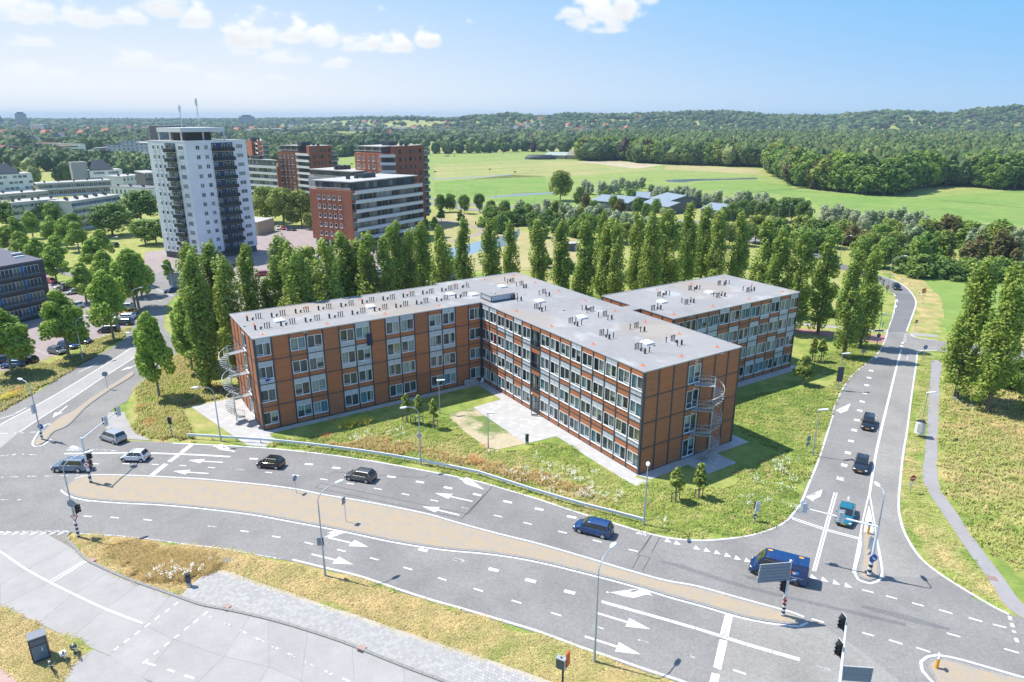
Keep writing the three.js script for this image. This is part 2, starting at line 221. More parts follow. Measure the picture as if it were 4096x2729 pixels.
{
  const g = new THREE.PlaneGeometry(18000, 11000, 240, 160).rotateX(-Math.PI / 2).translate(0, 0, -5000), p = g.attributes.position, uv = g.attributes.uv;
  for (let i = 0; i < p.count; i++) { const x = p.getX(i), z = p.getZ(i); p.setY(i, hill(x, z) - 0.05); uv.setXY(i, x, z); }
  g.computeVertexNormals(); structure('ground', g, mat(0xffffff, 1, { map: groundTile }));
  const gm = (() => { const m = new THREE.PlaneGeometry(NX1 - NX0, NZ1 - NZ0, 1, 1).rotateX(-Math.PI / 2).translate((NX0 + NX1) / 2, 0, (NZ0 + NZ1) / 2); return m; })();
  structure('grass_ground', gm, mat(0xffffff, 1, { map: nearMap }));
}
// meadows beyond the poplars
function fieldTex(a, b, seed) { return tex(256, (u, v) => { const n = tf(u, v, 6, seed, 5), m = tf(u, v, 40, seed + 3, 2); return sc3(mix3(a, b, clamp(n * 1.8 - 0.4)), 0.85 + 0.3 * m); }, 1 / 120); }
const meadowM = mat(0xffffff, 1, { map: fieldTex([0.2, 0.29, 0.055], [0.27, 0.32, 0.085], 3) }), meadowDryM = mat(0xffffff, 1, { map: fieldTex([0.28, 0.32, 0.09], [0.37, 0.34, 0.13], 9) }), meadowRichM = mat(0xffffff, 1, { map: fieldTex([0.155, 0.27, 0.042], [0.21, 0.3, 0.06], 14) }), hayM = mat(0xffffff, 1, { map: fieldTex([0.42, 0.35, 0.17], [0.33, 0.32, 0.12], 21) }), sandM = mat(0xffffff, 1, { map: fieldTex([0.5, 0.42, 0.3], [0.42, 0.36, 0.22], 27) });
structure('meadow', sheet([[-50.03,-401.95],[-161.37,-630.11],[-228.92,-899.92],[-100.43,-928.1],[0.03,-958.08],[0.02,-990.02],[103.08,-958.08],[143.87,-689.46],[165.89,-630.11],[203.91,-557.75],[211.12,-527.34],[193.66,-467.57],[230.29,-413.6],[300.92,-452.84],[371.65,-452.84],[257.5,-281.21],[190.64,-296.22],[139.42,-320],[148.38,-401.95],[88.77,-352.05],[0.01,-352.05]], 0.01), meadowM);
structure('meadow_strip', sheet([[-76.06,-689.46],[0.02,-760.83],[70.44,-760.83],[117.23,-689.46],[136.62,-630.11],[70.63,-568.66],[-57.52,-517.91]], 0.02), meadowDryM);
structure('meadow_strip', sheet([[-46.25,-413.6],[-55.59,-500],[0.02,-568.66],[26,-557.75],[23,-445.81],[0.01,-429.12],[-16.45,-413.6]], 0.02), meadowRichM);
structure('meadow_strip', sheet([[0.01,-419.68],[21.7,-419.68],[28.37,-401.95],[17.49,-370.5],[0.01,-375.41],[-13.73,-390.91],[0.01,-407.7]], 0.025), meadowRichM);
structure('meadow_strip', sheet([[189.35,-475.29],[182.13,-445.81],[207.27,-419.68],[235.02,-399.13],[328.02,-445.81],[362.13,-432.36],[258.01,-287.03],[221.39,-296.22],[193,-316.38],[156.46,-347.71],[172.33,-401.95],[156.93,-425.93],[110.36,-452.84],[132.4,-500],[178.86,-522.59]], 0.02), meadowRichM);
structure('hay_field', sheet([[149.61,-681.45],[170.51,-689.46],[226.38,-630.11],[198.62,-568.66],[176.12,-597.85],[136.62,-630.11]], 0.03), hayM);
structure('hay_field', sheet([[64.12,-741.67],[105.65,-760.83],[149.2,-689.46],[114.64,-643.99],[87.27,-706.04]], 0.03), sandM);
structure('far_field', sheet([[-537.63,-1689.78],[-452.49,-1689.78],[-370,-1379.11],[-425.31,-1289.95]], 0.03), meadowDryM);
structure('far_field', sheet([[-328.75,-1348.07],[-375.86,-1965.67],[-282.61,-1845.25],[-237.65,-1518.87],[-271.29,-1289.95]], 0.03), hayM);
structure('far_field', sheet([[-156.75,-1289.95],[0.04,-1379.11],[0.03,-1425.03],[0.03,-1289.95],[-121.34,-1211.5]], 0.03), meadowRichM);
structure('far_field', sheet([[103.66,-1411.61],[141.5,-1445.65],[118.81,-1211.5],[91,-1187.41]], 0.03), meadowDryM);
structure('far_field', sheet([[0.03,-1425.03],[24.35,-1445.65],[21.3,-1262.71],[0.03,-1236.58]], 0.03), meadowDryM);
structure('park_lawn', sheet([[-36.94,-327.47],[-24.3,-339.34],[-12.31,-305.98],[0.01,-281.21],[25.38,-265],[19.81,-203.64],[-16.5,-203.64],[-23.8,-245.97]], 0.02), hayM);
structure('embankment_lawn', sheet([[116.5,-212.34],[124.25,-204.23],[131.83,-195.24],[138.2,-188.29],[147.13,-181.79],[116.49,-140.93],[93.92,-140.93],[110.35,-169.96],[118.33,-193.81],[113.48,-205.81]], 0.006), meadowRichM);
const waterM = mat([0.11, 0.17, 0.24], 0.12, { metalness: 0 });
structure('ditch_water', sheet([[-3.85,-410.04],[0.01,-420.91],[13.38,-427.2],[27.66,-431.06],[26.52,-423.41],[13.12,-418.45],[0.01,-410.04]], 0.05), waterM);
structure('ditch_water', sheet([[113.25,-516.07],[120.97,-525.43],[148.16,-529.27],[188.55,-539.11],[186.02,-529.27],[162.32,-521.65],[135.83,-513.32],[121.91,-501.74],[112.91,-503.49]], 0.05), waterM);
structure('ditch_water', sheet([[-61.05,-535.13],[-46.24,-537.12],[0.02,-573.15],[0.02,-566.45],[-45.66,-530.24],[-60.18,-527.34]], 0.05), waterM);
structure('ditch_water', sheet([[51.72,-447.2],[56.43,-451.42],[55.58,-444.43],[50.95,-440.34]], 0.05), waterM);
structure('ditch_water', sheet([[-14.94,-407.7],[0.01,-416.01],[0.01,-420.91],[0.01,-410.04],[-9.72,-403.09]], 0.055), waterM);
for (const p of [[[-74.02,-670.54],[-47.92,-683.03],[-16.86,-709.45],[0.02,-723.42],[34.19,-737.95]], [[-66.83,-604.04],[-34.16,-623.39],[0.02,-651.15],[41.49,-670.54]], [[0.01,-577.7],[27.65,-594.19],[57.11,-614.21],[88.58,-635.59]], [[241.02,-388.24],[252.66,-377.91],[262.76,-354.26]], [[132.38,-422.78],[148.37,-431.06],[162.06,-440.34],[189.19,-456.44]], [[0.01,-425.93],[13.54,-432.36],[27.26,-435.65]], [[113.63,-519.77],[149.76,-535.13],[190.62,-545.19]]])
  structure('ditch_bank', ribbon(p, 1.6, 0.06), mat([0.1, 0.13, 0.03], 1));

// ---------- roads ----------
const asphaltTex = tex(512, (u, v) => { const n = tf(u, v, 4, 11, 4), f = tf(u, v, 128, 17, 2), g = 0.225 * (0.74 + 0.54 * n) * (0.82 + 0.36 * f); return [g * 1.045, g * 1.0, g * 0.955]; }, 1 / 19);
const asphaltM = mat(0xffffff, 0.9, { map: asphaltTex });
const paleAsphaltM = mat([1.16, 1.15, 1.12], 0.92, { map: asphaltTex }), darkAsphaltM = mat([0.74, 0.76, 0.8], 0.85, { map: asphaltTex }), midAsphaltM = mat([0.93, 0.93, 0.94], 0.88, { map: asphaltTex });
const concreteTex = tex(512, (u, v) => { const n = tf(u, v, 5, 21, 5), f = tf(u, v, 96, 27, 2), g = 0.345 * (0.86 + 0.28 * n) * (0.93 + 0.14 * f); return [g * 1.09, g * 1.04, g * 1.0]; }, 1 / 9);
const concreteM = mat(0xffffff, 0.9, { map: concreteTex });
const concreteTones = [0.98, 1.0, 1.025].map((k) => mat([k, k, k], 0.9, { map: concreteTex }));
const pinkPaveM = mat(0xffffff, 0.92, { map: tex(256, (u, v) => { const n = tf(u, v, 6, 31, 4), f = tf(u, v, 90, 37, 2); return sc3([0.33, 0.27, 0.26], (0.85 + 0.3 * n) * (0.85 + 0.3 * f)); }, 1 / 8) });
const clinkerM = mat(0xffffff, 0.95, { map: tex(512, (u, v) => { const r = Math.floor(v * 48), q = (u * 24 + (r % 2) * 0.5) % 1, s = (v * 48) % 1, joint = q < 0.06 || s < 0.12 ? 0.965 : 1, n = tf(u, v, 5, 41, 4), c = lat[(r * 97 + Math.floor(u * 24 + (r % 2) * 0.5) * 31) & 65535]; return sc3(mix3([0.415, 0.33, 0.225], [0.365, 0.32, 0.265], clamp(n * 2.6 - 0.8)), joint * (0.96 + 0.08 * c)); }, 1 / 4.8) });
const redPathM = mat(0xffffff, 0.9, { map: tex(256, (u, v) => { const n = tf(u, v, 6, 51, 4); return sc3([0.42, 0.19, 0.17], 0.85 + 0.3 * n); }, 1 / 8) });
const whitePaint = mat(0xffffff, 0.7, { map: tex(256, (u, v) => { const n = tf(u, v, 24, 61, 4), k = tf(u, v, 90, 63, 2); return sc3([0.74, 0.735, 0.72], n * 0.6 + k * 0.4 > 0.58 ? 0.74 : 0.97); }, 1 / 3) });
const wornPaint = mat(0xffffff, 0.8, { map: tex(256, (u, v) => { const n = tf(u, v, 20, 71, 5); return n > 0.5 ? [0.3, 0.3, 0.31] : [0.66, 0.66, 0.66]; }, 1 / 3) });
const kerbM = mat(0xffffff, 0.92, { map: tex(128, (u, v) => { const n = tf(u, v, 16, 81, 3), g = 0.3 * (0.7 + 0.5 * n); return [g, g * 0.98, g * 0.94]; }, 1 / 2) });

const road = structure('road', sheet(mainRoad, 0.03), asphaltM);
structure('approach_road', sheet(leftRoad, 0.0275), asphaltM);
structure('branch_road', sheet(sideRoad, 0.0325), asphaltM);
structure('east_street', sheet(eastStreet, 0.0285), asphaltM);
const mark = (geo, m = whitePaint, name = 'lane_marking') => part(road, name, geo, m);
const MY = 0.042;
// the turning bay, bus strip and older patches
part(road, 'pale_asphalt', sheet([[78.42,-129.94],[82.7,-136.34],[84.38,-134.87],[87.8,-133.78],[84.52,-128.25],[81.39,-128.06],[79.23,-125.96],[70.54,-111.52],[60.88,-95.66],[58.13,-91.13],[49.49,-76.95],[45.54,-69.9],[43.83,-65.5],[43.05,-60.97],[43.5,-58.28],[42.07,-57.72],[37.88,-58.06],[38.24,-59.82],[39.94,-64.26],[43.97,-73.79],[49.42,-83.37],[54.24,-91.18],[71.12,-118.35]], 0.036), paleAsphaltM);
part(road, 'bus_strip', sheet([[-78.09,-88.62],[-77.32,-94.1],[-76.54,-100.84],[-76.28,-109.48],[-76.33,-121.59],[-76.64,-129.94],[-77.39,-140.15],[-78.36,-144.98],[-73.2,-136.34],[-72.95,-122.2],[-72.88,-112.04],[-72.6,-103.51],[-72.72,-96.86],[-72.56,-91.47],[-71.74,-86.27],[-72.26,-80.93]], 0.036), concreteM);
part(road, 'pale_asphalt', sheet([[20.57,-52.59],[22.7,-51.71],[26.92,-51.37],[28.35,-50.87],[30.12,-48.4],[31.84,-44.55],[23.22,-41],[16.68,-44.55]], 0.036), paleAsphaltM);
part(road, 'dark_asphalt', sheet([[100.45,-206.12],[102.03,-202.37],[102.86,-186.69],[101,-175.46],[97.61,-168.31],[93.16,-160.48],[81.1,-140.93],[85.22,-140.93],[97.5,-159.48],[101.27,-165.62],[107.24,-180.54],[108.08,-195.96],[105.83,-209.02],[104.21,-214.37]], 0.036), darkAsphaltM);
part(road, 'mid_asphalt', sheet([...northEdge.slice(0, 75).map((p) => [p[0], p[1] + 0.3]), ...[...medianTop].reverse().slice(10, -12)], 0.0335), midAsphaltM);
part(road, 'tar_strip', sheet([[15.56,-60.7],[17.15,-60.18],[19.59,-58.76],[23.29,-56.55],[28.8,-54.32],[36.06,-51.37],[35.83,-50.94],[28.61,-53.86],[24.09,-55.74],[21.29,-57.05],[17.5,-59.29],[15.61,-60.37]], 0.038), darkAsphaltM);
part(road, 'tar_patch', sheet([[33.19,-53.83],[34.42,-53.41],[36.93,-52.37],[39.73,-50.67],[39.38,-50.42],[37.29,-51.22],[34.12,-52.81],[33.02,-53.48]], 0.037), darkAsphaltM);
part(road, 'tar_patch', sheet([[23.32,-58.32],[24.67,-58.06],[25.63,-57.38],[25.19,-57.05],[23.68,-57.72]], 0.0385), darkAsphaltM);
// loop-detector cuts
for (const l of [[[-24.61,-75.47],[-24.28,-76.54]], [[-24.28,-76.54],[-5.06,-69.44]], [[-24.61,-75.47],[-5.76,-68.53]], [[-5.76,-68.53],[-3.76,-72.78]], [[-5.14,-69.44],[-2.52,-75.6]], [[-5.78,-68.57],[-2.33,-76]], [[13.36,-61.72],[15.42,-65.18]], [[13.96,-62.48],[15.86,-65.91]], [[14.85,-61.96],[16.32,-64.87]], [[13.24,-61.68],[14.52,-61.15]], [[13.33,-59.01],[14.52,-61.15]], [[12.4,-59.42],[13.52,-61.62]], [[-23.74,-78.47],[-23.43,-79.47]], [[-23.43,-79.47],[-11.16,-77.91]], [[-11.16,-77.91],[-10.82,-78.84]]])
  part(road, 'loop_cut', quadStrip(l[0], l[1], 0.06, 0.039), mat([0.05, 0.05, 0.055], 0.9));

// painted lines
function bars(list, w, m = whitePaint) { for (let i = 0; i + 1 < list.length; i += 2) mark(quadStrip(list[i], list[i + 1], w, MY), m); }
bars([[-35.63,-83.12],[-34.49,-83.03],[-27.69,-81.59],[-26.56,-81.44],[-23.79,-80.64],[-22.66,-80.4],[-16.13,-78.33],[-14.99,-78.05],[-12.23,-77],[-11.15,-76.68],[-8.54,-75.6],[-7.47,-75.21],[-4.8,-73.99],[-3.79,-73.61],[-1.05,-72.34],[0,-71.94],[2.71,-70.7],[3.72,-70.32],[6.38,-69.05],[7.44,-68.64]], 0.42);
bars([[13.87,-65.64],[14.87,-65.27]], 0.42, wornPaint);
bars([[-36.18,-80.11],[-35.19,-79.96],[-32.25,-79.41],[-31.28,-79.24],[-28.47,-78.67],[-27.49,-78.44],[-24.61,-77.66],[-23.6,-77.39],[-20.94,-76.57],[-19.96,-76.3],[-17.24,-75.34],[-16.23,-75.02],[-13.6,-74.04],[-12.61,-73.71],[-9.86,-72.58],[-8.9,-72.24],[-6.03,-70.93],[-5.1,-70.58],[-6.03,-70.96],[-5.08,-70.58],[-2.13,-69.25],[-1.18,-68.87],[1.28,-67.75],[2.25,-67.33],[5.17,-65.98],[6.13,-65.6],[8.84,-64.32],[9.79,-63.92],[12.5,-62.62],[13.41,-62.23],[-36.16,-80.11],[-35.21,-79.96],[-40.24,-80.7],[-39.25,-80.55],[-44.29,-81.23],[-43.31,-81.11],[-48.13,-81.53],[-47.14,-81.41],[-52.12,-81.71],[-51.09,-81.62],[-56.12,-81.71],[-55.23,-81.62]], 0.2);
bars([[-49.8,-69.05],[-48.76,-68.93],[-46.52,-68.82],[-45.47,-68.64],[-42.46,-68.35],[-41.42,-68.15],[-30.44,-66.08],[-29.43,-65.87],[-26.52,-65.04],[-25.51,-64.77],[-22.6,-63.9],[-21.57,-63.52],[-18.72,-62.56],[-17.73,-62.23],[-14.93,-61.14],[-13.96,-60.76],[-11.18,-59.55],[-10.2,-59.12],[-7.45,-57.87],[-6.56,-57.45],[-3.77,-56.21],[-2.85,-55.77],[-0.04,-54.49],[0.88,-54.06],[3.66,-52.77],[4.57,-52.34],[14.81,-47.58],[15.72,-47.11],[18.56,-45.79],[19.47,-45.33]], 0.2);
bars([[7.38,-51.07],[8.29,-50.64],[11.09,-49.32],[12,-48.9],[14.82,-47.58],[15.72,-47.12],[-34.46,-67.03],[-33.37,-66.81]], 0.16, wornPaint);
bars([[-10.04,-62.68],[-9.02,-62.33],[-6.09,-60.93],[-5.03,-60.52],[-6.1,-60.96],[-5.05,-60.55],[-2.4,-59.34],[-1.39,-58.93],[1.34,-57.6],[2.38,-57.2],[5.11,-55.88],[6.13,-55.47]], 0.46);
bars([[-64.7,-78.16],[-63.65,-78.16],[-62.53,-78.28],[-61.43,-78.3],[-60.5,-78.39],[-59.45,-78.39],[-58.44,-78.5],[-57.37,-78.5],[-56.37,-78.53],[-55.34,-78.5],[-62.02,-72.63],[-61.01,-72.61],[-59.89,-72.61],[-59.48,-72.58],[-51.81,-72.31],[-50.84,-72.26],[-49.72,-72.21],[-48.67,-72.14],[-65.88,-78.05],[-65.46,-78.05],[-66.61,-84.32],[-65.47,-84.29]], 0.18, wornPaint);
mark(ribbon(smooth([[-61.69,-84.57],[-57.53,-84.64],[-53.42,-84.8],[-49.62,-84.7],[-45.9,-84.44],[-41.85,-84.06],[-38.48,-83.65]], 2), 0.36, MY));
mark(ribbon(smooth([[-59.17,-85.12],[-57.23,-84.89],[-54.59,-85.28],[-58.4,-85.87]], 1), 0.14, MY), wornPaint);
mark(sheet([[-62.14,-85.54],[-62.11,-87.1],[-60.77,-86.53],[-59.61,-85.61],[-60.51,-85.35]], MY), wornPaint);
for (const l of [[[-45.52,-87.68],[-45.88,-84.89]], [[-45.15,-87.54],[-45.51,-84.89]], [[-45.95,-84.06],[-46.29,-82.29]], [[-45.65,-84],[-45.97,-82.23]], [[-46.43,-81.68],[-46.81,-78.39]], [[-46.06,-81.59],[-46.46,-78.33]], [[20.12,-52.69],[18.63,-49.58]], [[20.45,-52.58],[19.04,-49.47]], [[18.59,-49.29],[17.1,-46.04]], [[18.9,-49.18],[17.36,-45.86]], [[16.82,-45.45],[16.22,-44.19]], [[17.13,-45.35],[16.52,-44.08]]]) mark(quadStrip(l[0], l[1], 0.34, MY), whitePaint, 'stop_line');
for (const l of [[[8.59,-54.4],[17.5,-50.42],[19.91,-49.18],[24.68,-47.03]], [[8.55,-54.2],[17.45,-50.23],[19.84,-48.97],[24.59,-46.81]]]) { const s = smooth(l, 2.2); for (let i = 0; i + 1 < s.length; i++) mark(quadStrip(s[i], [lerp(s[i][0], s[i + 1][0], 0.97), lerp(s[i][1], s[i + 1][1], 0.97)], 0.17, MY)); }
bars([[34.32,-56.03],[35.24,-55.58],[36.19,-55.13],[37.04,-54.69],[38.16,-54.12],[39.01,-53.68],[40.18,-53.14],[41.1,-52.63],[42.27,-52.08],[43.19,-51.56],[43.92,-51.22],[44.86,-50.78],[27.67,-51.94],[28.6,-51.45],[31.46,-50.16],[32.33,-49.74],[33.39,-49.25],[34.33,-48.76],[35.31,-48.33],[36.23,-47.8],[39.03,-50.09],[39.96,-49.62],[42.89,-48.2],[43.83,-47.7],[25.77,-46.25],[26.64,-45.74],[25.76,-46.25],[26.66,-45.74]], 0.2);
bars([[46.2,-52.3],[45.93,-51.79],[45.73,-51.34],[45.5,-50.86],[45.25,-50.39],[45.15,-50.14],[44.8,-49.47],[44.58,-48.97]], 0.3);
for (const [x, z] of [[16.99,-64.17],[17.93,-63.73],[19.81,-62.84],[20.81,-62.43],[21.79,-62.01],[22.73,-61.55],[23.63,-61.07],[24.56,-60.66],[30.3,-57.96],[31.23,-57.52],[32.17,-57.07],[33.15,-56.62]]) mark(sheet([[x - 0.36, z + 0.2], [x + 0.36, z + 0.3], [x + 0.05, z - 0.5]], MY), whitePaint, 'give_way_triangle');
for (const [x, z] of [[-56.98,-65.65],[-56.13,-65.65],[-55.16,-65.65],[-54.19,-65.65],[-53.1,-65.65],[-52.07,-65.65],[-51.04,-65.65],[-50.07,-65.65]]) mark(sheet([[x - 0.3, z - 0.4], [x + 0.45, z - 0.4], [x - 0.35, z + 0.55]], 0.05), whitePaint, 'give_way_triangle');
{ const g1 = [[-57.28,-65.99],[-49.39,-65.82]]; mark(quadStrip(g1[0], g1[1], 0.15, 0.05), wornPaint); }
bars([[65.91,-117.38],[65.53,-116.7],[63.74,-113.79],[63.37,-113.14],[61.6,-110.23],[61.19,-109.53],[59.45,-106.63],[59.05,-105.97],[57.3,-103.05],[56.91,-102.38],[55.16,-99.47],[54.76,-98.79],[53.03,-95.9],[52.62,-95.22],[50.92,-92.35],[50.49,-91.61],[48.7,-88.71],[48.36,-88.09],[46.58,-85.15],[46.17,-84.44],[44.46,-81.62],[44.03,-80.87],[70.47,-124.81],[69.9,-123.93]], 0.75);
bars([[42.32,-78.11],[41.85,-77.28]], 0.85, wornPaint);
for (const l of [[[78.02,-129.6],[71.48,-119.22],[63.6,-106.54],[54.08,-91.18],[49.73,-84],[43.81,-73.79]], [[78.1,-129.46],[71.58,-119.1],[63.78,-106.54],[54.27,-91.18],[49.9,-84],[43.94,-73.79]], [[43.81,-73.79],[40.14,-67.86],[38.21,-64.57],[34.66,-58.66]], [[43.94,-73.79],[41.95,-68.98],[39.99,-64.26],[37.59,-58.45]], [[39.82,-74.3],[30.7,-58.93]], [[40.11,-74.25],[30.95,-58.89]], [[32.28,-68.93],[35.22,-66.55],[38.31,-64.71]], [[32.1,-68.64],[35.03,-66.27],[38.15,-64.44]]]) mark(ribbon(smooth(l, 2), 0.16, MY));
mark(sheet([[42.61,-71.32],[41.76,-68.98],[40.54,-66.13],[40.22,-65.66],[39.32,-65.91],[41.07,-68.98]], MY), whitePaint, 'painted_nose');
bars([[83.65,-138.83],[84.25,-138.83],[82.98,-137.69],[83.62,-137.69],[82.28,-136.49],[82.92,-136.49],[81.54,-135.31],[82.22,-135.31],[80.84,-134.14],[81.49,-134.14]], 0.3);
bars([[80.5,-133.57],[80.05,-132.86],[79.29,-131.66],[78.79,-130.9]], 0.5);
// side road edges
for (const l of [[[85.55,-141.33],[90.77,-149.25],[97.5,-159.48],[101.27,-165.62],[104.36,-172.21],[107.24,-180.54],[108.8,-188.97],[108.08,-195.96]], [[85.08,-138.99],[85.29,-136.49],[88.67,-134.87]], [[80,-127.13],[80.95,-128.06],[81.87,-128.52],[84.35,-128.32]]]) mark(ribbon(smooth(l, 1.5), 0.28, MY), whitePaint, 'edge_line');
bars([[102.85,-186.96],[102.81,-183.82],[100.67,-175.1],[99.57,-171.99],[98.21,-168.86],[96.92,-166.15],[94.97,-163.01],[93.53,-160.68],[91.43,-157.33],[89.81,-154.67],[87.85,-151.55],[86.13,-148.81],[83.95,-145.31],[82.26,-142.69],[80.96,-140.31],[80.36,-139.37],[79.81,-138.45],[79.18,-137.46],[78.5,-136.34],[77.9,-135.45],[77.48,-134.87],[76.92,-134]], 0.26);
// left approach
for (const l of [[[-77.05,-89.31],[-77.26,-94.02],[-76.54,-100.84],[-76.28,-109.48],[-76.33,-121.59],[-76.64,-129.94],[-77.43,-142.13]], [[-72.51,-91.39],[-72.66,-96.78],[-72.6,-103.51],[-72.88,-112.04],[-72.88,-122.08],[-73.2,-136.34]]]) mark(ribbon(smooth(l, 3), 0.2, MY), whitePaint, 'edge_line');
bars([[-77.72,-97.88],[-77.59,-100.28],[-78.71,-96.06],[-77.64,-97.59],[-78.87,-116.25],[-78.11,-120.87],[-102.96,-186.96],[-97.02,-180.54],[-96.42,-179.92],[-88.08,-172.21]], 0.2);
mark(ribbon(smooth([[-94.44,-172.78],[-91.2,-169.41],[-87.94,-166.69],[-87.78,-167.23]], 1), 0.16, MY));
bars([[-75.05,-90.91],[-73.93,-90.91],[-73.16,-90.95],[-71.69,-91.13],[-70.96,-91.24],[-70.07,-91.35],[-69.9,-91.57],[-69.08,-91.79],[-70.05,-83.9],[-69.63,-83.94],[-69.49,-84.06],[-69.11,-84.16],[-68.61,-84.19],[-68.22,-84.38],[-67.28,-84.32],[-67.26,-84.57]], 0.3, wornPaint);

// arrows painted on the lanes
function arrow(tail, tip, kind = 'straight', m = whitePaint) {
  const dx = tip[0] - tail[0], dz = tip[1] - tail[1], L = Math.hypot(dx, dz), ux = dx / L, uz = dz / L, at = (f, s) => [tail[0] + ux * f - uz * s, tail[1] + uz * f + ux * s]; // s: to the right
  const P = (l) => l.map(([f, s]) => at(f, s));
  const head = Math.min(2.6, L * 0.42), w = 0.12;
  if (kind === 'straight') mark(sheet(P([[0, -w], [0, w], [L - head, w], [L - head, 0.62], [L, 0], [L - head, -0.62], [L - head, -w]]), MY), m, 'lane_arrow');
  else { const s = kind === 'left' ? -1 : 1, k = L - 1.6; mark(sheet(P([[0, -w], [0, w], [k - 0.9, w + 0.02 * s], [k + 0.2, s * 0.75], [k + 0.75, s * 0.75], [k - 0.05, s * 1.75], [k - 1.7, s * 0.75], [k - 1.1, s * 0.75], [k - 1.75, -w * s]]), MY), m, 'lane_arrow'); }
}
for (const [a, b, k] of [[...[[-38.23,-84.93],[-43.24,-86.27]], 'right'], [...[[-38.83,-82.05],[-43.79,-82.66]]], [...[[-39.45,-79.01],[-44.39,-79.67]]], [...[[-3.47,-74.82],[-8.07,-77.5]], 'right'], [...[[-4.77,-72.24],[-9.5,-74.17]]], [...[[-6.13,-69.25],[-10.71,-71.15]]],
  [...[[-21.25,-61.76],[-16.45,-60.01]]], [...[[-20.26,-64.77],[-15.46,-63.03]]], [...[[7.88,-52.74],[12.54,-50.58]]], [...[[6.5,-49.69],[11.13,-47.51]]], [...[[9.2,-55.66],[14.17,-54.2]], 'left'], [...[[-20.14,-64.87],[-17.38,-64.87]], 'left'],
  [...[[54.98,-101.94],[51.77,-96.86]], 'right'], [...[[38.77,-74.97],[36.54,-71.08]], 'right'], [...[[-71.42,-100.97],[-70.94,-96.46]]], [...[[-69.54,-121.59],[-71.72,-116.92]]], [...[[-89.5,-171.65],[-93.16,-173.36]]], [...[[-94.84,-171.08],[-92.32,-166.69]]]]) arrow(a, b, k);
mark(quadStrip(...[[41.27,-73.58],[40.63,-72.41]], 0.22, MY), wornPaint);
mark(sheet([[55.88,-98],[56.22,-97.67],[56.64,-98],[56.08,-96.06],[55.83,-96.06],[55.85,-97.27],[55.31,-96.86]], MY), whitePaint, 'lane_arrow');
mark(sheet([[75.38,-122.81],[77.26,-125.96],[77.93,-126.09],[78.21,-125.83],[77.19,-125.45],[75.65,-122.81]], MY), wornPaint, 'lane_arrow');

// white edge stones along the carriageways, one by one
function edgeStones(parent, line, from, to, m = whitePaint, name = 'edge_stone', w = 0.24, h = 0.05) {
  const g = ubox(0.965, h, w);
  for (let i = from; i < Math.min(to, line.length - 1); i++) { const a = line[i], b = line[i + 1], l = Math.hypot(b[0] - a[0], b[1] - a[1]); const s = part(parent, name, g, m, [(a[0] + b[0]) / 2, h / 2 + 0.012, (a[1] + b[1]) / 2], Math.atan2(-(b[1] - a[1]), b[0] - a[0])); s.scale.x = l / 1.0; }
}
edgeStones(road, offset(northEdge, -0.2), 8, 128);
edgeStones(road, offset(southEdge, 0.25), 26, southEdge.length);
edgeStones(road, offset(eastEdge, -0.1), 0, eastEdge.length);
part(road, 'edge_line', ribbon(northEdge.slice(128, 215), 0.2, MY), whitePaint);
part(road, 'edge_line', ribbon(southEdge.slice(0, 26), 0.16, MY), wornPaint);

// raised islands of yellow clinker inside white kerb stones
function island(loop, labelName, top = 0.13, inset = 0.28) {
  const o = structure(labelName, slab(loop, 0.02, top - 0.012, 0), kerbM);
  const inner = smooth(loop, 1, true), off = offset([...inner, inner[0]], inset).slice(0, -1), off2 = offset([...inner, inner[0]], -inset).slice(0, -1);
  const area = (p) => Math.abs(p.reduce((s, a, i) => { const b = p[(i + 1) % p.length]; return s + a[0] * b[1] - b[0] * a[1]; }, 0)); const inn = area(off) < area(off2) ? off : off2;
  part(o, 'clinker_paving', sheet(inn, top), clinkerM);
  return o;
}
{
  const loop = [...medianTop, ...medianLow], o = island(loop, 'median_island');
  edgeStones(o, [...offset(medianTop, 0.16)], 2, medianTop.length); edgeStones(o, [...offset(medianLow, 0.16)], 0, medianLow.length);
}
{
  const loop = smooth([[39.26,-65.75],[37.15,-61.91],[35.33,-58.8],[35,-57.77],[35.65,-57.33],[36.72,-57.77],[37.41,-58.63],[39.23,-62.87],[40.28,-65.6]], 1, true), o = island(loop, 'splitter_island');
  edgeStones(o, smooth([...[[38.77,-65.29],[36.89,-61.91],[34.86,-58.63],[34.65,-57.5],[35.45,-56.93],[36.83,-57.51],[37.63,-58.63],[39.4,-62.87],[40.27,-65.29]]], 1), 0, 99);
}
{
  const loop = smooth([[35.17,-46.52],[35.82,-47.01],[36.49,-47.2],[37.57,-46.83],[39.67,-45.8],[43.04,-44.19],[42.31,-42.03],[34.62,-42.03],[34.74,-44.55],[34.91,-45.92]], 1, true), o = island(loop, 'corner_island');
  edgeStones(o, smooth([[34.79,-43.74],[34.39,-44.87],[34.39,-46.04],[34.84,-46.76],[35.82,-47.32],[36.73,-47.44],[38.14,-47.01],[40.25,-45.98],[43.25,-44.47]], 1), 0, 99);
}
{
  const loop = smooth([[-67.76,-87.27],[-68.66,-89.69],[-69.53,-93.74],[-69.71,-97.7],[-69.35,-97.67],[-69.52,-104.65],[-69.34,-112.56],[-69.18,-116.64],[-68.16,-115.25],[-68.28,-107.26],[-68.04,-100.63],[-66.75,-92.95],[-67.45,-91.49],[-66.65,-88.29],[-66.8,-86.87]], 1, true), o = island(loop, 'approach_island', 0.13, 0.22);
  edgeStones(o, smooth([[-69.14,-97.88],[-69.1,-94.1],[-70.27,-94.12],[-69.21,-90.05],[-67.88,-87.27],[-67.12,-86.67],[-66.34,-86.87],[-66.32,-88.99]], 1), 0, 60);
}
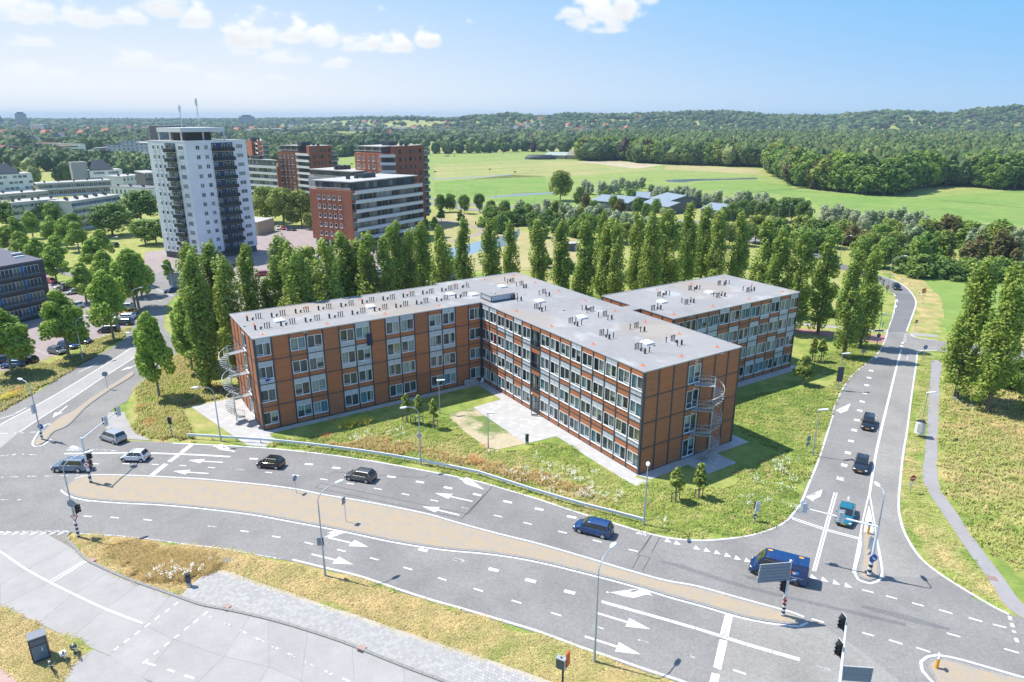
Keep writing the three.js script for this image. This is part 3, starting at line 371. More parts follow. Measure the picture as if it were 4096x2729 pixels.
// pale corner slab beside the junction
structure('corner_paving', slab([[-60.9,-98.53],[-63.38,-98.53],[-62.59,-96.08],[-61.62,-93.93],[-59.8,-91.86],[-55.72,-89.06],[-51.71,-88.57],[-53.84,-89.98],[-56.78,-92.91],[-59.33,-96.08]], 0, 0.06), concreteM);

// the concrete side road: slabs laid between joints
{
  const base = structure('side_road', sheet(concretePoly, 0.022), mat([0.24, 0.225, 0.2], 1));
  const up = [[-63.43,-66.07],[-59.97,-66.01],[-56.03,-65.94],[-52.47,-65.88],[-47.57,-63.02],[-44.08,-60.51],[-40.98,-58.83],[-36.89,-56.92],[-33.11,-55.32],[-28.96,-53.74],[-24.34,-52.4],[-22.5,-51.85],[-18.42,-50.39],[-13.99,-48.53],[-9.16,-46.18],[-2.95,-43.19]], mid = [[-66.89,-64.41],[-62.2,-63.61],[-58.48,-63.21],[-54.58,-62.2],[-49.71,-59.11],[-46.13,-57.18],[-42.7,-55.29],[-38.38,-53.26],[-33.46,-51.06],[-29.97,-49.31],[-24.72,-47.28],[-20.52,-46.16],[-17.32,-44.64],[-12.38,-42.45],[-7.73,-40.02],[-0.3,-37.26]], low = [[-69.74,-59.82],[-64.93,-59.46],[-59.88,-58.76],[-55.06,-57.38],[-50.77,-56.85],[-48.51,-53.68],[-43.38,-51.37],[-39.18,-49.39],[-34.68,-47.41],[-30.63,-44.98],[-26.27,-43.3],[-21.03,-41],[-16.25,-39.07],[-11.01,-37.26],[-5.35,-35.58],[1.41,-33.99]];
  const cut = (q) => { const cx = q.reduce((s, p) => s + p[0], 0) / q.length, cz = q.reduce((s, p) => s + p[1], 0) / q.length; return q.map(([x, z]) => { const l = Math.hypot(x - cx, z - cz), k = 1 - 0.014 / l * 1.4; return [cx + (x - cx) * k, cz + (z - cz) * k]; }); };
  for (let i = 0; i + 1 < up.length; i++) for (const [a, b] of [[up, mid], [mid, low]]) part(base, 'concrete_slab', sheet(cut([a[i], a[i + 1], b[i + 1], b[i]]), 0.032), concreteTones[(i * 7 + (a === up ? 1 : 0)) % 3]);
  const line = (l, w, m = whitePaint) => part(base, 'lane_marking', ribbon(l, w, 0.04), m);
  line(smooth([[-60.52,-65.44],[-54.61,-62.24],[-49.77,-59.2],[-45.99,-57.13]], 2), 0.2);
  { const s = smooth([[-45.99,-57.13],[-42.82,-55.5],[-38.42,-53.33],[-33.79,-51.34]], 1.1); for (let i = 0; i + 1 < s.length; i++) part(base, 'lane_marking', quadStrip(s[i], [lerp(s[i][0], s[i + 1][0], 0.96), lerp(s[i][1], s[i + 1][1], 0.96)], 0.2, 0.04), whitePaint); }
  line([[-46.21,-57.3],[-44.63,-60.77]], 0.16); line([[-45.89,-57.02],[-44.33,-60.55]], 0.16);
  const b2 = (l, m = whitePaint) => { for (let i = 0; i + 1 < l.length; i += 2) part(base, 'lane_marking', quadStrip(l[i], l[i + 1], 0.18, 0.04), m); };
  b2([[-31.87,-54.24],[-32.09,-53.78],[-32.29,-53.29],[-32.47,-52.84],[-32.73,-52.34],[-32.93,-51.84],[-33.17,-51.37],[-33.37,-50.87],[-33.57,-50.39],[-33.77,-49.89],[-33.98,-49.42],[-34.21,-48.92],[-34.41,-48.43],[-34.6,-48.01],[-28.52,-52.87],[-28.73,-52.4],[-28.95,-51.88],[-29.18,-51.39],[-29.4,-50.94],[-29.62,-50.46],[-29.81,-49.91],[-30.06,-49.47],[-30.23,-48.98],[-30.46,-48.49],[-30.66,-47.94],[-30.89,-47.53],[-31.1,-46.99],[-31.31,-46.52]]); b2([[-31.06,-46.58],[-30.1,-46.28],[-28.89,-45.86],[-28.19,-45.59],[-27.17,-45.21],[-26.24,-44.87]]); b2([[-28.09,-52.3],[-27.38,-51.91],[-26.26,-51.37],[-25.51,-50.97],[-24.63,-50.5],[-23.84,-50.09],[-22.88,-49.54],[-21.99,-49.07],[-21.19,-48.63],[-20.23,-48.09],[-19.39,-47.67],[-18.49,-47.2],[-17.58,-46.7],[-16.72,-46.25],[-15.76,-45.74],[-14.95,-45.33],[-13.98,-44.87],[-13.28,-44.55]], wornPaint);
}
// kerb along the verge, stone by stone, with gullies
{
  const k = structure('kerb', ribbon(kerbLine, 0.34, 0.036), kerbM);
  edgeStones(k, kerbLine, 0, kerbLine.length, kerbM, 'kerb_stone', 0.28, 0.13);
  for (const [x, z] of [[-26.83,-53.18],[-13.11,-47.97]]) part(k, 'gully_grate', merge([bx(0.6, 0.03, 0.4), ...[0, 1, 2].map((i) => bx(0.1, 0.05, 0.36, -0.2 + i * 0.2, 0.01, 0))]), mat([0.05, 0.045, 0.04], 0.7), [x, 0.06, z], -0.45);
  for (const [x, z] of [[-43.82,-60.64],[-26.93,-53.56],[-13.07,-48.24]]) part(k, 'red_gully_stone', ubox(0.7, 0.02, 0.5), mat([0.4, 0.27, 0.24], 0.9), [x, 0.15, z], -0.45);
}
// the footpath of square flags: those that show largest one by one, the rest joined
{
  const bed = structure('footpath', slab(paverPoly, 0.0, 0.075), mat([0.4, 0.375, 0.33], 1));
  const ang = 0.53, ca = Math.cos(ang), sa = Math.sin(ang), flags = [0.36, 0.385, 0.41, 0.44].map((g) => mat([g * 1.02, g * 0.99, g * 0.95], 0.92)), spots = [], r = rng(5), xs = paverPoly.map((p) => p[0] * ca + p[1] * sa), zs = paverPoly.map((p) => -p[0] * sa + p[1] * ca);
  const inside = (u, v) => [[-0.16, -0.16], [0.16, -0.16], [0.16, 0.16], [-0.16, 0.16]].every(([a, b]) => inPoly((u + a) * ca - (v + b) * sa, (u + a) * sa + (v + b) * ca, paverPoly));
  let row = 0; for (let v = Math.min(...zs); v < Math.max(...zs); v += 0.31, row++) for (let u = Math.min(...xs) + (row % 2) * 0.155; u < Math.max(...xs); u += 0.31) if (inside(u, v)) spots.push([u * ca - v * sa, u * sa + v * ca, r()]);
  const seen = (q) => q[0] > -37 && q[1] < -27 ? Math.hypot(q[0], q[1]) : 1e9; spots.sort((a, b) => seen(a) - seen(b));
  const g = ubox(0.296, 0.03, 0.296), rest = [];
  spots.forEach(([x, z, q], i) => { const y = 0.08 + (q * 7 % 1 - 0.5) * 0.006; if (i < 300) part(bed, 'paving_flag', g, flags[Math.floor(q * 4)], [x, y, z], -ang); else rest.push([x, y, z, q]); });
  flags.forEach((m, k) => { const mine = rest.filter((p) => Math.floor(p[3] * 4) === k); if (!mine.length) return; const o = part(bed, 'paving_flags', merge(mine.map(([x, y, z]) => { const b = new THREE.PlaneGeometry(0.292, 0.292).rotateX(-Math.PI / 2).translate(0, 0.015, 0).rotateY(-ang); return b.translate(x, y, z); })), m); o.userData.kind = 'stuff'; });
  structure('sand_seam', ribbon(smooth(paverTop.slice(2), 1), 0.5, 0.078), mat(0xffffff, 1, { map: fieldTex([0.5, 0.45, 0.36], [0.42, 0.38, 0.3], 5) }));
}
structure('corner_paving', sheet([[-37.01,-44.55],[-37.28,-46.16],[-37.25,-47.01],[-36.42,-48.14],[-34.05,-47.11],[-31.37,-45.54],[-29.87,-44.55],[-29.65,-43.09],[-36.61,-43.09]], 0.02), concreteTones[0]);
structure('bike_path', sheet([[-49.5,-48.4],[-43.23,-46.28],[-39.77,-44.55],[-35.93,-42.03],[-45.33,-42.03]], 0.02), mat([0.46, 0.32, 0.28], 0.9));
// east footpath and the red cycle path
structure('footpath', sheet(smooth([[80.26,-122.81],[81.43,-122.51],[74.99,-111.52],[66.66,-97.67],[64.66,-94.51],[58.3,-84],[54.51,-77.5],[53.05,-73.79],[51.92,-68.98],[50.47,-63.07],[49.55,-58.28],[48.64,-53.86],[49.21,-51.22],[48.01,-50.94],[46.89,-53.18],[47.9,-58.28],[48.68,-62.1],[50.45,-69.9],[51.81,-75.34],[52.84,-78.05],[56.15,-83.37],[61.81,-92.61],[64.88,-97.67],[73.27,-111.52],[77.95,-119.22]], 1, true), 0.03), mat(0xffffff, 0.92, { map: concreteTex, color: lin(0.86, 0.86, 0.9) }));
part(scene.getObjectByName('footpath_001'), 'inspection_cover', ubox(0.9, 0.02, 0.7), mat([0.3, 0.2, 0.17], 0.9), ((p) => [p[0], 0.045, p[1]])([48.24,-57.81]), -0.4);
structure('cycle_path', sheet([[79.69,-138.22],[76.21,-133.07],[69.52,-135.97],[62.09,-140.15],[49.3,-144.16],[50.21,-147.09],[63.31,-143.18],[71.45,-140.15]], 0.028), redPathM);
structure('cycle_path_line', ribbon([[77.07,-135.6],[74.39,-137.09],[71.72,-138.22]], 0.12, 0.036), whitePaint);
structure('footpath', sheet([[81.73,-142.13],[80.78,-140.54],[76.83,-141.57],[64.54,-146.24],[53.22,-148.81],[53.65,-150.13],[65.23,-147.94],[77.62,-143.18]], 0.028), concreteTones[0]);
structure('footpath', sheet([[85.94,-140.54],[90.75,-138.76],[89.76,-137.09],[84.78,-138.45]], 0.028), concreteTones[0]);
// car park by the flats on the left
const carPark = structure('car_park', sheet([[-93.42,-95.66],[-93.26,-116.47],[-89.92,-121.29],[-88.46,-129.26],[-87.34,-136.34],[-85.57,-140.15],[-85.6,-144.98],[-86.96,-151.02],[-91.8,-160.48],[-97.95,-162.5],[-107.39,-169.96],[-115.03,-178.09],[-128.26,-186.96],[-183.94,-255.15],[-192.1,-255.15],[-160.73,-185.64],[-116.48,-122.81]], 0.02), pinkPaveM);
for (const l of [[[-91.1,-126.61],[-91.45,-136.34]], [[-94.2,-137.09],[-89.79,-139.76]], [[-91.42,-140.93],[-88.08,-142.53]], [[-95.2,-129.26],[-90.68,-125.96]], [[-100.71,-158.5],[-94.8,-147.51],[-92.83,-140.93]], [[-92.59,-137.84],[-90.01,-140.93]]]) part(carPark, 'bay_line', ribbon(l, 0.12, 0.026), wornPaint);
structure('plaza', sheet([[-101.53,-248.21],[-99.76,-272.87],[-82.77,-287.03],[-75.34,-259.99],[-65.75,-248.21],[-57.8,-239.48],[-43,-255.15],[-36.45,-267.58],[-27.82,-229.37],[-28.18,-203.64],[-11.14,-202.68],[-32.37,-173.36],[-63.34,-144.16],[-85.77,-173.36],[-91.17,-173.36],[-104.81,-192.4],[-112.6,-205.81],[-126.67,-233.31],[-122.27,-237.39]], 0.012), pinkPaveM);
structure('parking_strip', sheet([[-99.13,-284.09],[-86.23,-296.22],[-80.01,-276.98],[-87.72,-265],[-93.65,-268.88]], 0.02), pinkPaveM);
structure('canal_water', sheet(smooth([[-22.44,-239.48],[-17.89,-245.97],[-12.4,-255.15],[-6.48,-263.73],[0.01,-272.87],[2.74,-287.03],[2.54,-265],[-2.12,-245.97],[-11.39,-233.31],[-16.48,-225.54],[-20.88,-221.83]], 3, true), 0.03), mat([0.22, 0.3, 0.36], 0.15));
structure('park_path', ribbon(smooth([[-35.74,-316.38],[-21.34,-296.22],[-13.41,-287.03],[-11.81,-281.21],[-13.52,-270.2],[-17.08,-265],[-23.01,-255.15]], 2), 3, 0.03), pinkPaveM);
structure('main_road', ribbon(smooth([[-51.37,-383.01],[-38.1,-370.5],[-22.27,-349.87],[-8.33,-343.48],[0.01,-337.3],[10.48,-331.34],[35.06,-316.38],[57.61,-302.66],[82.15,-287.03],[101.9,-271.53],[102.38,-272.87],[113.38,-257.55],[122.18,-255.15],[128.2,-257.55]], 4), 7, 0.03), asphaltM);
structure('main_road', ribbon(smooth([[-53.82,-401.95],[-36.81,-388.24],[-20.49,-368.1],[0.01,-358.76],[16.45,-347.71],[46.59,-327.47],[73.53,-309.37],[101.29,-296.22],[118.77,-281.21],[134.64,-267.58],[143.48,-259.99]], 4), 6, 0.03), asphaltM);

// ---------- the clad building of stacked modules ----------
const TH = 32.9 * Math.PI / 180, CT = Math.cos(TH), ST = Math.sin(TH), AX = -5.28, AZ = -112.13;
const wl = ([x, z]) => [(x - AX) * CT - (z - AZ) * ST, (x - AX) * ST + (z - AZ) * CT]; // world to the building's own axes
const lw = ([u, v]) => [AX + u * CT + v * ST, AZ - u * ST + v * CT];
const sidingBump = tex(256, (u, v) => { const s = (v * 8) % 1; return sc3([1, 1, 1], s < 0.12 ? 0.1 : 0.75 + 0.2 * Math.sin(s * 3.1)); }, 1 / 1.6, false);
const sidingTex = (c, sd) => tex(256, (u, v) => { const r = Math.floor(v * 8), s = (v * 8) % 1, n = tf(u, v, 8, sd, 4), k = lat[(r * 57 + sd) & 65535]; return sc3(c, (s < 0.1 ? 0.72 : 1) * (0.9 + 0.12 * k) * (0.9 + 0.2 * n)); }, 1 / 1.6);
const ORANGE = [[0.45, 0.17, 0.072], [0.4, 0.155, 0.068], [0.48, 0.178, 0.074], [0.425, 0.17, 0.078], [0.465, 0.168, 0.066]].map((c, i) => mat(0xffffff, 0.85, { map: sidingTex(c, 3 + i * 9), bumpMap: sidingBump, bumpScale: 0.008 }));
const BRIGHT = mat(0xffffff, 0.6, { map: sidingTex([0.54, 0.2, 0.095], 41), bumpMap: sidingBump, bumpScale: 0.008 });
const GREYP = [[0.50, 0.53, 0.57], [0.46, 0.49, 0.53]].map((c, i) => mat(0xffffff, 0.45, { map: tex(64, (u, v) => sc3(c, 0.94 + 0.12 * tf(u, v, 8, 5 + i, 3)), 1 / 2) }));
const postM = mat([0.055, 0.062, 0.078], 0.5), frameM = mat([0.74, 0.76, 0.78], 0.4), galvM = mat([0.52, 0.55, 0.58], 0.42, { metalness: 0.55 }), darkM = mat([0.03, 0.03, 0.033], 0.6), roomM = mat([0.16, 0.155, 0.145], 0.9);
const glassM = new THREE.MeshPhysicalMaterial({ color: lin(0.86, 0.92, 0.92), roughness: 0.02, transmission: 1, thickness: 0, ior: 1.5 });
const doorGlassM = glassM;
const curtainTex = (c) => tex(64, (u, v) => sc3(c, 0.72 + 0.4 * tn(u, 0.5, 24, 3) * (0.9 + 0.1 * tn(u, v, 8, 6))), 1);
const CURTAIN = [[0.52, 0.55, 0.5], [0.42, 0.47, 0.42], [0.6, 0.58, 0.52], [0.32, 0.42, 0.43], [0.22, 0.22, 0.2], [0.2, 0.36, 0.42], [0.5, 0.42, 0.24]].map((c) => mat(0xffffff, 0.95, { map: curtainTex(c), side: THREE.DoubleSide })), REDC = mat(0xffffff, 0.95, { map: curtainTex([0.36, 0.03, 0.03]), side: THREE.DoubleSide });
const FH = 3.55, NF = 4, BH = FH * NF;

const winCache = new Map();
function windowGeo(w, h, flip, door) {
  const k = [w.toFixed(2), h.toFixed(2), flip, door].join(); if (winCache.has(k)) return winCache.get(k);
  const t = 0.085, d = 0.1, L = [bx(w, t, d, 0, h - t / 2, 0), bx(w, t, d, 0, t / 2, 0), bx(t, h, d, -w / 2 + t / 2, h / 2, 0), bx(t, h, d, w / 2 - t / 2, h / 2, 0), bx(t, h, d * 0.9, 0, h / 2, 0)];
  const sx = flip ? 1 : -1; L.push(bx(w / 2, 0.06, d * 0.8, sx * w / 4, door ? h * 0.3 : h * 0.15, 0)); L.push(bx(w + 0.06, 0.04, 0.16, 0, -0.01, 0.04));
  const g = merge(L); winCache.set(k, g); return g;
}
const paneCache = new Map();
function paneGeo(w, h) { const k = w.toFixed(2) + h.toFixed(2); if (!paneCache.has(k)) paneCache.set(k, new THREE.PlaneGeometry(w, h)); return paneCache.get(k); }
const drape = new Map();
function drapeGeo(w, h, sd) { const k = w.toFixed(2) + h.toFixed(2) + sd; if (!drape.has(k)) { const g = new THREE.PlaneGeometry(w, h, 18, 1), p = g.attributes.position, r = rng(sd * 31 + 7), a = r() * 6; for (let i = 0; i < p.count; i++) p.setZ(i, 0.035 * Math.sin(p.getX(i) * 26 + a) + 0.02 * Math.sin(p.getX(i) * 61)); g.computeVertexNormals(); drape.set(k, g); } return drape.get(k); }
// one side of the building: bays along +s, faces outwards; spec(bay, floor from top) says what stands there
function facade(o, ox, oz, rot, n, bw, spec, seed) {
  const c = Math.cos(rot), s = Math.sin(rot), r = rng(seed), at = (a, y, out) => [ox + a * c + out * s, y, oz - a * s + out * c];
  const W = n * bw;
  for (let i = 0; i <= n; i++) part(o, 'post', ubox(i === 0 || i === n ? 0.3 : 0.2, BH, 0.14), postM, at(i === 0 ? 0.13 : i === n ? W - 0.13 : i * bw, BH / 2, -0.02), rot);
  for (let f = 0; f < NF; f++) {
    const y0 = BH - (f + 1) * FH;
    for (let i = 0; i < n; i++) {
      const a = i * bw + bw / 2, w = bw - 0.2, q = spec(i, f), pw = (i === 0 || i === n - 1) ? w - 0.08 : w;
      part(o, 'floor_band', ubox(w, 0.13, 0.1), postM, at(a, y0 + 0.065, -0.02), rot);
      const mk = (y, h, col) => { const m = part(o, 'cladding_panel', ubox(w, h, 0.07), col === 'G' ? GREYP[(i + f) % 2] : col === 'B' ? BRIGHT : ORANGE[Math.floor(r() * 5)], at(a, y + h / 2, -0.05), rot); if (col === 'G') { part(m, 'panel_joint', ubox(0.02, h, 0.012), postM, [0, 0, 0.033]); } return m; };
      if (q === '.') { mk(y0 + 0.13, FH - 0.13, 'O'); continue; }
      const door = q[2] === 'd' || q[2] === 'f', hb = door ? 0.12 : 0.72, hw = door ? 2.55 : 1.93, ht = FH - 0.13 - hb - hw, ww = pw - 0.08;
      mk(y0 + 0.13 + hb + hw, ht, q[0]); if (!door) { const p = mk(y0 + 0.13, hb, q[1]); if (r() < 0.45 && f < 3 ) part(p, 'vent_grille', ubox(0.75, 0.07, 0.03), q[1] === 'G' ? frameM : mat([0.55, 0.24, 0.05], 0.6), [0, hb * 0.28, 0.04]); } else mk(y0 + 0.13, hb, 'O');
      const win = part(o, door ? 'door' : 'window', windowGeo(ww, hw, r() < 0.5, door), door && q[2] === 'f' ? postM : frameM, at(a, y0 + 0.13 + hb, -0.03), rot);
      for (const sx of [-1, 1]) {
        part(win, 'pane', paneGeo(ww / 2 - 0.1, hw - 0.14), glassM, [sx * ww / 4, hw / 2, -0.005]);
        const k = r(); let m = CURTAIN[Math.floor(r() * 6.2)];
        if (q[2] === 'r') m = REDC;
        if (k < 0.62 || q[2] === 'r') { const cw = (ww / 2 - 0.06) * (k < 0.4 ? 1 : 0.45); part(win, 'curtain', drapeGeo(cw, hw - 0.1, Math.floor(r() * 4)), m, [sx * (ww / 4) + (k < 0.4 ? 0 : (r() < 0.5 ? -1 : 1) * ww * 0.1), hw / 2, -0.2]); }
        else if (k < 0.72) part(win, 'roller_blind', paneGeo(ww / 2 - 0.1, hw * 0.5), CURTAIN[Math.floor(r() * 3)], [sx * ww / 4, hw * 0.74, -0.16]);
      }
    }
  }
}
const spiral = (() => { const h = FH, n = 17; const step = new THREE.ExtrudeGeometry(new THREE.Shape([[0.06, -0.05], [1.28, -0.2], [1.28, 0.2], [0.06, 0.05]].map((p) => new THREE.Vector2(...p))), { depth: 0.05, bevelEnabled: false }).rotateX(-Math.PI / 2); return { h, n, step, baluster: cyl(0.012, 0.012, 1.05, 5), inner: cyl(0.09, 0.09, 1, 10) }; })();
function spiralStair(o, px, pz, a0, wise, door) { // round a mast, a full turn to each floor; door: where the landings lead to
  const st = new THREE.Group(); st.name = 'spiral_stair'; st.position.set(px, 0, pz); o.add(st);
  const top = 3 * FH + 1.15; part(st, 'mast', cyl(0.085, 0.085, top, 10), galvM);
  for (let f = 0; f < 3; f++) for (let k = 0; k < 16; k++) {
    const y = 0.12 + f * FH + (k + 1) * FH / 17, a = a0 + wise * (k + 1) * (Math.PI * 2 - 0.75) / 17;
    part(st, 'step', spiral.step, galvM, [0, y, 0], a);
    part(st, 'baluster', spiral.baluster, galvM, [1.26 * Math.cos(a), y, -1.26 * Math.sin(a)]);
  }
  for (let f = 0; f < 3; f++) {
    const pts = []; for (let k = 0; k <= 17; k++) { const a = a0 + wise * k * (Math.PI * 2 - 0.75) / 17; pts.push([1.27 * Math.cos(a), 0.12 + f * FH + k * FH / 17 + 1.02, -1.27 * Math.sin(a)]); }
    part(st, 'handrail', tube(pts, 0.03, 6, 60), galvM);
    // landing from the mast to the door
    const y = (f + 1) * FH + 0.1, [dx, dz] = [door[0] - px, door[1] - pz], L = Math.hypot(dx, dz), rot = Math.atan2(-dz, dx);
    part(st, 'landing', ubox(L + 0.1, 0.06, 1.15), galvM, [dx / 2, y, dz / 2], rot);
    const rail = [], nx = -dz / L, nz = dx / L; for (const s of [-1, 1]) for (const hh of [0.5, 1.05]) rail.push(bar([nx * 0.56 * s, y + hh, nz * 0.56 * s], [dx * 0.96 + nx * 0.56 * s, y + hh, dz * 0.96 + nz * 0.56 * s], 0.022));
    for (const s of [-1, 1]) for (let q = 0; q <= 6; q++) rail.push(bar([dx * q / 6.2 + nx * 0.56 * s, y, dz * q / 6.2 + nz * 0.56 * s], [dx * q / 6.2 + nx * 0.56 * s, y + 1.05, dz * q / 6.2 + nz * 0.56 * s], 0.014, 4));
    part(st, 'landing_rail', merge(rail), galvM);
  }
  return st;
}
const roofM = mat(0xffffff, 0.85, { map: tex(1024, (u, v) => { const n = tf(u, v, 5, 91, 6), m = tf(u, v, 64, 95, 3), s = tf(u, v, 9, 99, 5), t = tf(u, v, 3, 103, 4); let c = sc3([0.315, 0.31, 0.31], 0.84 + 0.3 * n + 0.12 * (m - 0.5)); if (s > 0.6) c = mix3(c, [0.43, 0.43, 0.43], clamp((s - 0.57) * 6) * 0.8); if (t > 0.55) c = mix3(c, [0.33, 0.28, 0.23], clamp((t - 0.52) * 6) * 0.7); if (s < 0.36) c = mix3(c, [0.26, 0.26, 0.255], clamp((0.4 - s) * 7) * 0.7); const seam = (v * 40) % 1 < 0.05 ? 0.93 : 1; return sc3(c, seam); }, 1 / 40) });
const trimM = mat([0.5, 0.51, 0.53], 0.45, { metalness: 0.3 });
const SWt = ['GGOOGOOOOOGOOGOO', 'OOOGOGOGGGGOGGOG', 'OOGGOGOGGGOGGOOO', 'OOBGOGOGGOOBBGBB'], SWb = ['OOGGOGOOOOOGOOOG', 'OOOOOGOGGOGOOOOG', 'OOOOOOOOOOOOOOGG', 'OOOOOOOOOOOOOOOO'];
const SEt = ['G.OO.OG.GG.OG.O', 'G.OG.GG.GG.GG.O', 'G.GG.OG.GO.GO.O', 'O.GO.GG.OO.OG.O'], SEb = ['O.OG.GO.OO.GO.O', 'G.OO.GG.GO.GG.O', 'O.OO.OO.OO.OO.O', 'O.OO.OO.OO.OO.O'];
const BTt = ['OOOOGOGOOGOG', 'OGGGOGOGOGGG', 'OGOGOGOGOGOG', 'OGOGOGOGGOGO'], BTb = ['OOGGOOOOGOGO', 'GGOGGOGGOOGG', 'OOGOOOOOOOGO', 'OOOOOOOOOOOO'];
const cored = (o, x0, x1, z0, z1, i = 0.62) => part(o, 'wall_core', bx(x1 - x0 - 2 * i, BH - 0.1, z1 - z0 - 2 * i, (x0 + x1) / 2, BH / 2 - 0.05, (z0 + z1) / 2), roomM);
const pipe = merge([cyl(0.07, 0.07, 0.82, 9), cyl(0.1, 0.1, 0.1, 9, 0, 0.72)]), pipeThick = merge([cyl(0.14, 0.14, 0.62, 10), cyl(0.1, 0.14, 0.1, 10, 0, 0.62)]), pipeLow = merge([cyl(0.13, 0.13, 0.28, 9), bx(0.35, 0.14, 0.14, 0.1, 0.3, 0)]);
const pipeM = mat([0.045, 0.043, 0.045], 0.6), orangeDisc = mat([0.62, 0.16, 0.07], 0.7), skyM = mat([0.78, 0.8, 0.82], 0.35);
const anchor = cyl(0.3, 0.34, 0.03, 14);
function roofThings(o, triples, thick, low, singles, anchors, lights) {
  const put = (name, list, geo, m, dx = 0, dz = 0, t = 0) => { for (const p of list) { const [u, v] = wl(p); part(o, name, geo, m, [u + dx, BH + 0.06, v + dz], t); } };
  put('vent_pipe', triples, pipe, pipeM); put('vent_pipe', triples, pipe, pipeM, -0.36, 0.05); put('vent_pipe', triples, pipe, pipeM, 0.34, -0.02);
  put('vent_cowl', thick, pipeThick, pipeM); put('vent_stub', low, pipeLow, pipeM); put('vent_pipe', singles, pipe, pipeM);
  for (const p of anchors) { const [u, v] = wl(p); const a = part(o, 'roof_anchor', anchor, orangeDisc, [u, BH + 0.06, v]); part(a, 'anchor_pin', spiral.baluster, postM, [0, 0.02, 0]).scale.set(2.2, 0.3, 2.2); }
  for (const p of lights) { const [u, v] = wl(p); const a = part(o, 'skylight', merge([bx(1.5, 0.22, 1.5, 0, 0.11, 0)]), frameM, [u, BH + 0.06, v]); part(a, 'dome', new THREE.CylinderGeometry(0.72, 1.0, 0.16, 4, 1).rotateY(Math.PI / 4).translate(0, 0.3, 0), skyM); }
}
function roofSlab(o, poly) { part(o, 'roof', slab(poly, BH - 0.02, BH + 0.05), roofM); const c = [...poly, poly[0]]; for (let i = 0; i + 1 < c.length; i++) { const a = c[i], b = c[i + 1], l = Math.hypot(b[0] - a[0], b[1] - a[1]); part(o, 'roof_edge', ubox(l + 0.1, 0.16, 0.12), trimM, [(a[0] + b[0]) / 2, BH + 0.045, (a[1] + b[1]) / 2], Math.atan2(-(b[1] - a[1]), b[0] - a[0])); } }
{
  const o = thing('apartment_building', 'long L-shaped apartment block clad in orange siding and grey panels', 'apartment building', [AX, 0, AZ], TH);
  const E = 17.9, S = 39.84, N = -16.6, Wd = -37.4, N1 = -15.4;
  cored(o, Wd, 1.5, N1, 0); cored(o, 0, E, N, S);
  roofSlab(o, [[Wd, 0], [0, 0], [0, S], [E, S], [E, N], [-0.2, N], [-0.2, N1], [Wd, N1]]);
  facade(o, Wd, 0, 0, 15, 37.4 / 15, (i, f) => SEt[f][i] === '.' ? '.' : SEt[f][i] + SEb[f][i] + 'w', 11);
  facade(o, 0, 0.25, -Math.PI / 2, 16, (S - 0.25) / 16, (i, f) => SWt[f][i] + SWb[f][i] + (i === 6 ? 'f' : f === 1 && i < 2 ? 'r' : 'w'), 23);
  facade(o, 0, S, 0, 7, E / 7, (i, f) => i === 3 ? 'OOd' : '.', 31);
  facade(o, Wd, N1, -Math.PI / 2, 6, 15.4 / 6, (i, f) => i === 3 ? 'OOd' : '.', 41);
  facade(o, E, S, Math.PI / 2, 14, (S - N) / 14, () => '.', 51);
  facade(o, E, N, Math.PI, 7, E / 7, () => '.', 61); facade(o, 0, N1, Math.PI, 15, 37.4 / 15, () => '.', 71);
  spiralStair(o, 10.9, S + 1.9, 2.2, 1, [9.0, S + 0.1]);
  spiralStair(o, Wd - 2.6, N1 + 9.6, 0.4, -1, [Wd - 0.1, N1 + 8.9]);
  // entrance canopy lamps and French-door balustrades
  for (let f = 1; f < 4; f++) { const y = f * FH + 0.25, z = 0.25 + 6.5 * (S - 0.25) / 16, L = [bar([-0.12, y + 1.05, z - 1.1], [-0.12, y + 1.05, z + 1.1], 0.03), bar([-0.12, y, z - 1.1], [-0.12, y, z + 1.1], 0.03)]; for (let k = 0; k <= 14; k++) L.push(bar([-0.12, y, z - 1.1 + k * 2.2 / 14], [-0.12, y + 1.05, z - 1.1 + k * 2.2 / 14], 0.012, 4)); part(o, 'balustrade', merge(L), postM); }
  part(o, 'entrance_door', merge([bx(0.06, 2.4, 0.08, 0, 1.2, -0.5), bx(0.06, 2.4, 0.08, 0, 1.2, 0.5), bx(0.06, 0.08, 1.0, 0, 2.36, 0), bx(0.06, 0.2, 1.0, 0, 0.1, 0), bx(0.06, 0.06, 1.0, 0, 1.1, 0)]), postM, [-0.75, 0.1, 0.25 + 7 * (S - 0.25) / 16 - 0.2], 0.95);
  part(o, 'wall_lamp', bx(0.16, 0.2, 0.3), frameM, [-0.1, 3.0, 0.25 + 6.2 * (S - 0.25) / 16]);
  for (const f of [0, 1, 2, 3]) part(o, 'wall_lamp', bx(0.3, 0.14, 0.16), frameM, [9, f * FH + 3.1, S + 0.08]);
  for (const [x, z] of [[-30, 0.06], [9.1, S + 0.06], [14, S + 0.06]]) part(o, 'eave_lamp', bx(0.5, 0.07, 0.16), frameM, [x, BH - 0.15, z]);
  { const bxw = part(o, 'roof_box', bx(4.6, 1.05, 3.4, 0, 0.52, 0), GREYP[1], [wl([[-2.5,-114.65]][0])[0], BH + 0.05, wl([[-2.5,-114.65]][0])[1]]); part(bxw, 'box_roof', bx(4.8, 0.08, 3.6, 0, 1.09, 0), roofM); part(bxw, 'box_base', bx(4.7, 0.22, 3.5, 0, 0.1, 0), postM); for (const [a, b] of [[-2.3, 1.7], [2.3, 1.7], [-2.3, -1.7]]) part(bxw, 'corner_trim', bx(0.12, 1.05, 0.12, a, 0.52, b), postM); part(bxw, 'camera_dome', new THREE.SphereGeometry(0.16, 10, 8).translate(-0.8, 1.28, 0.4), frameM); }
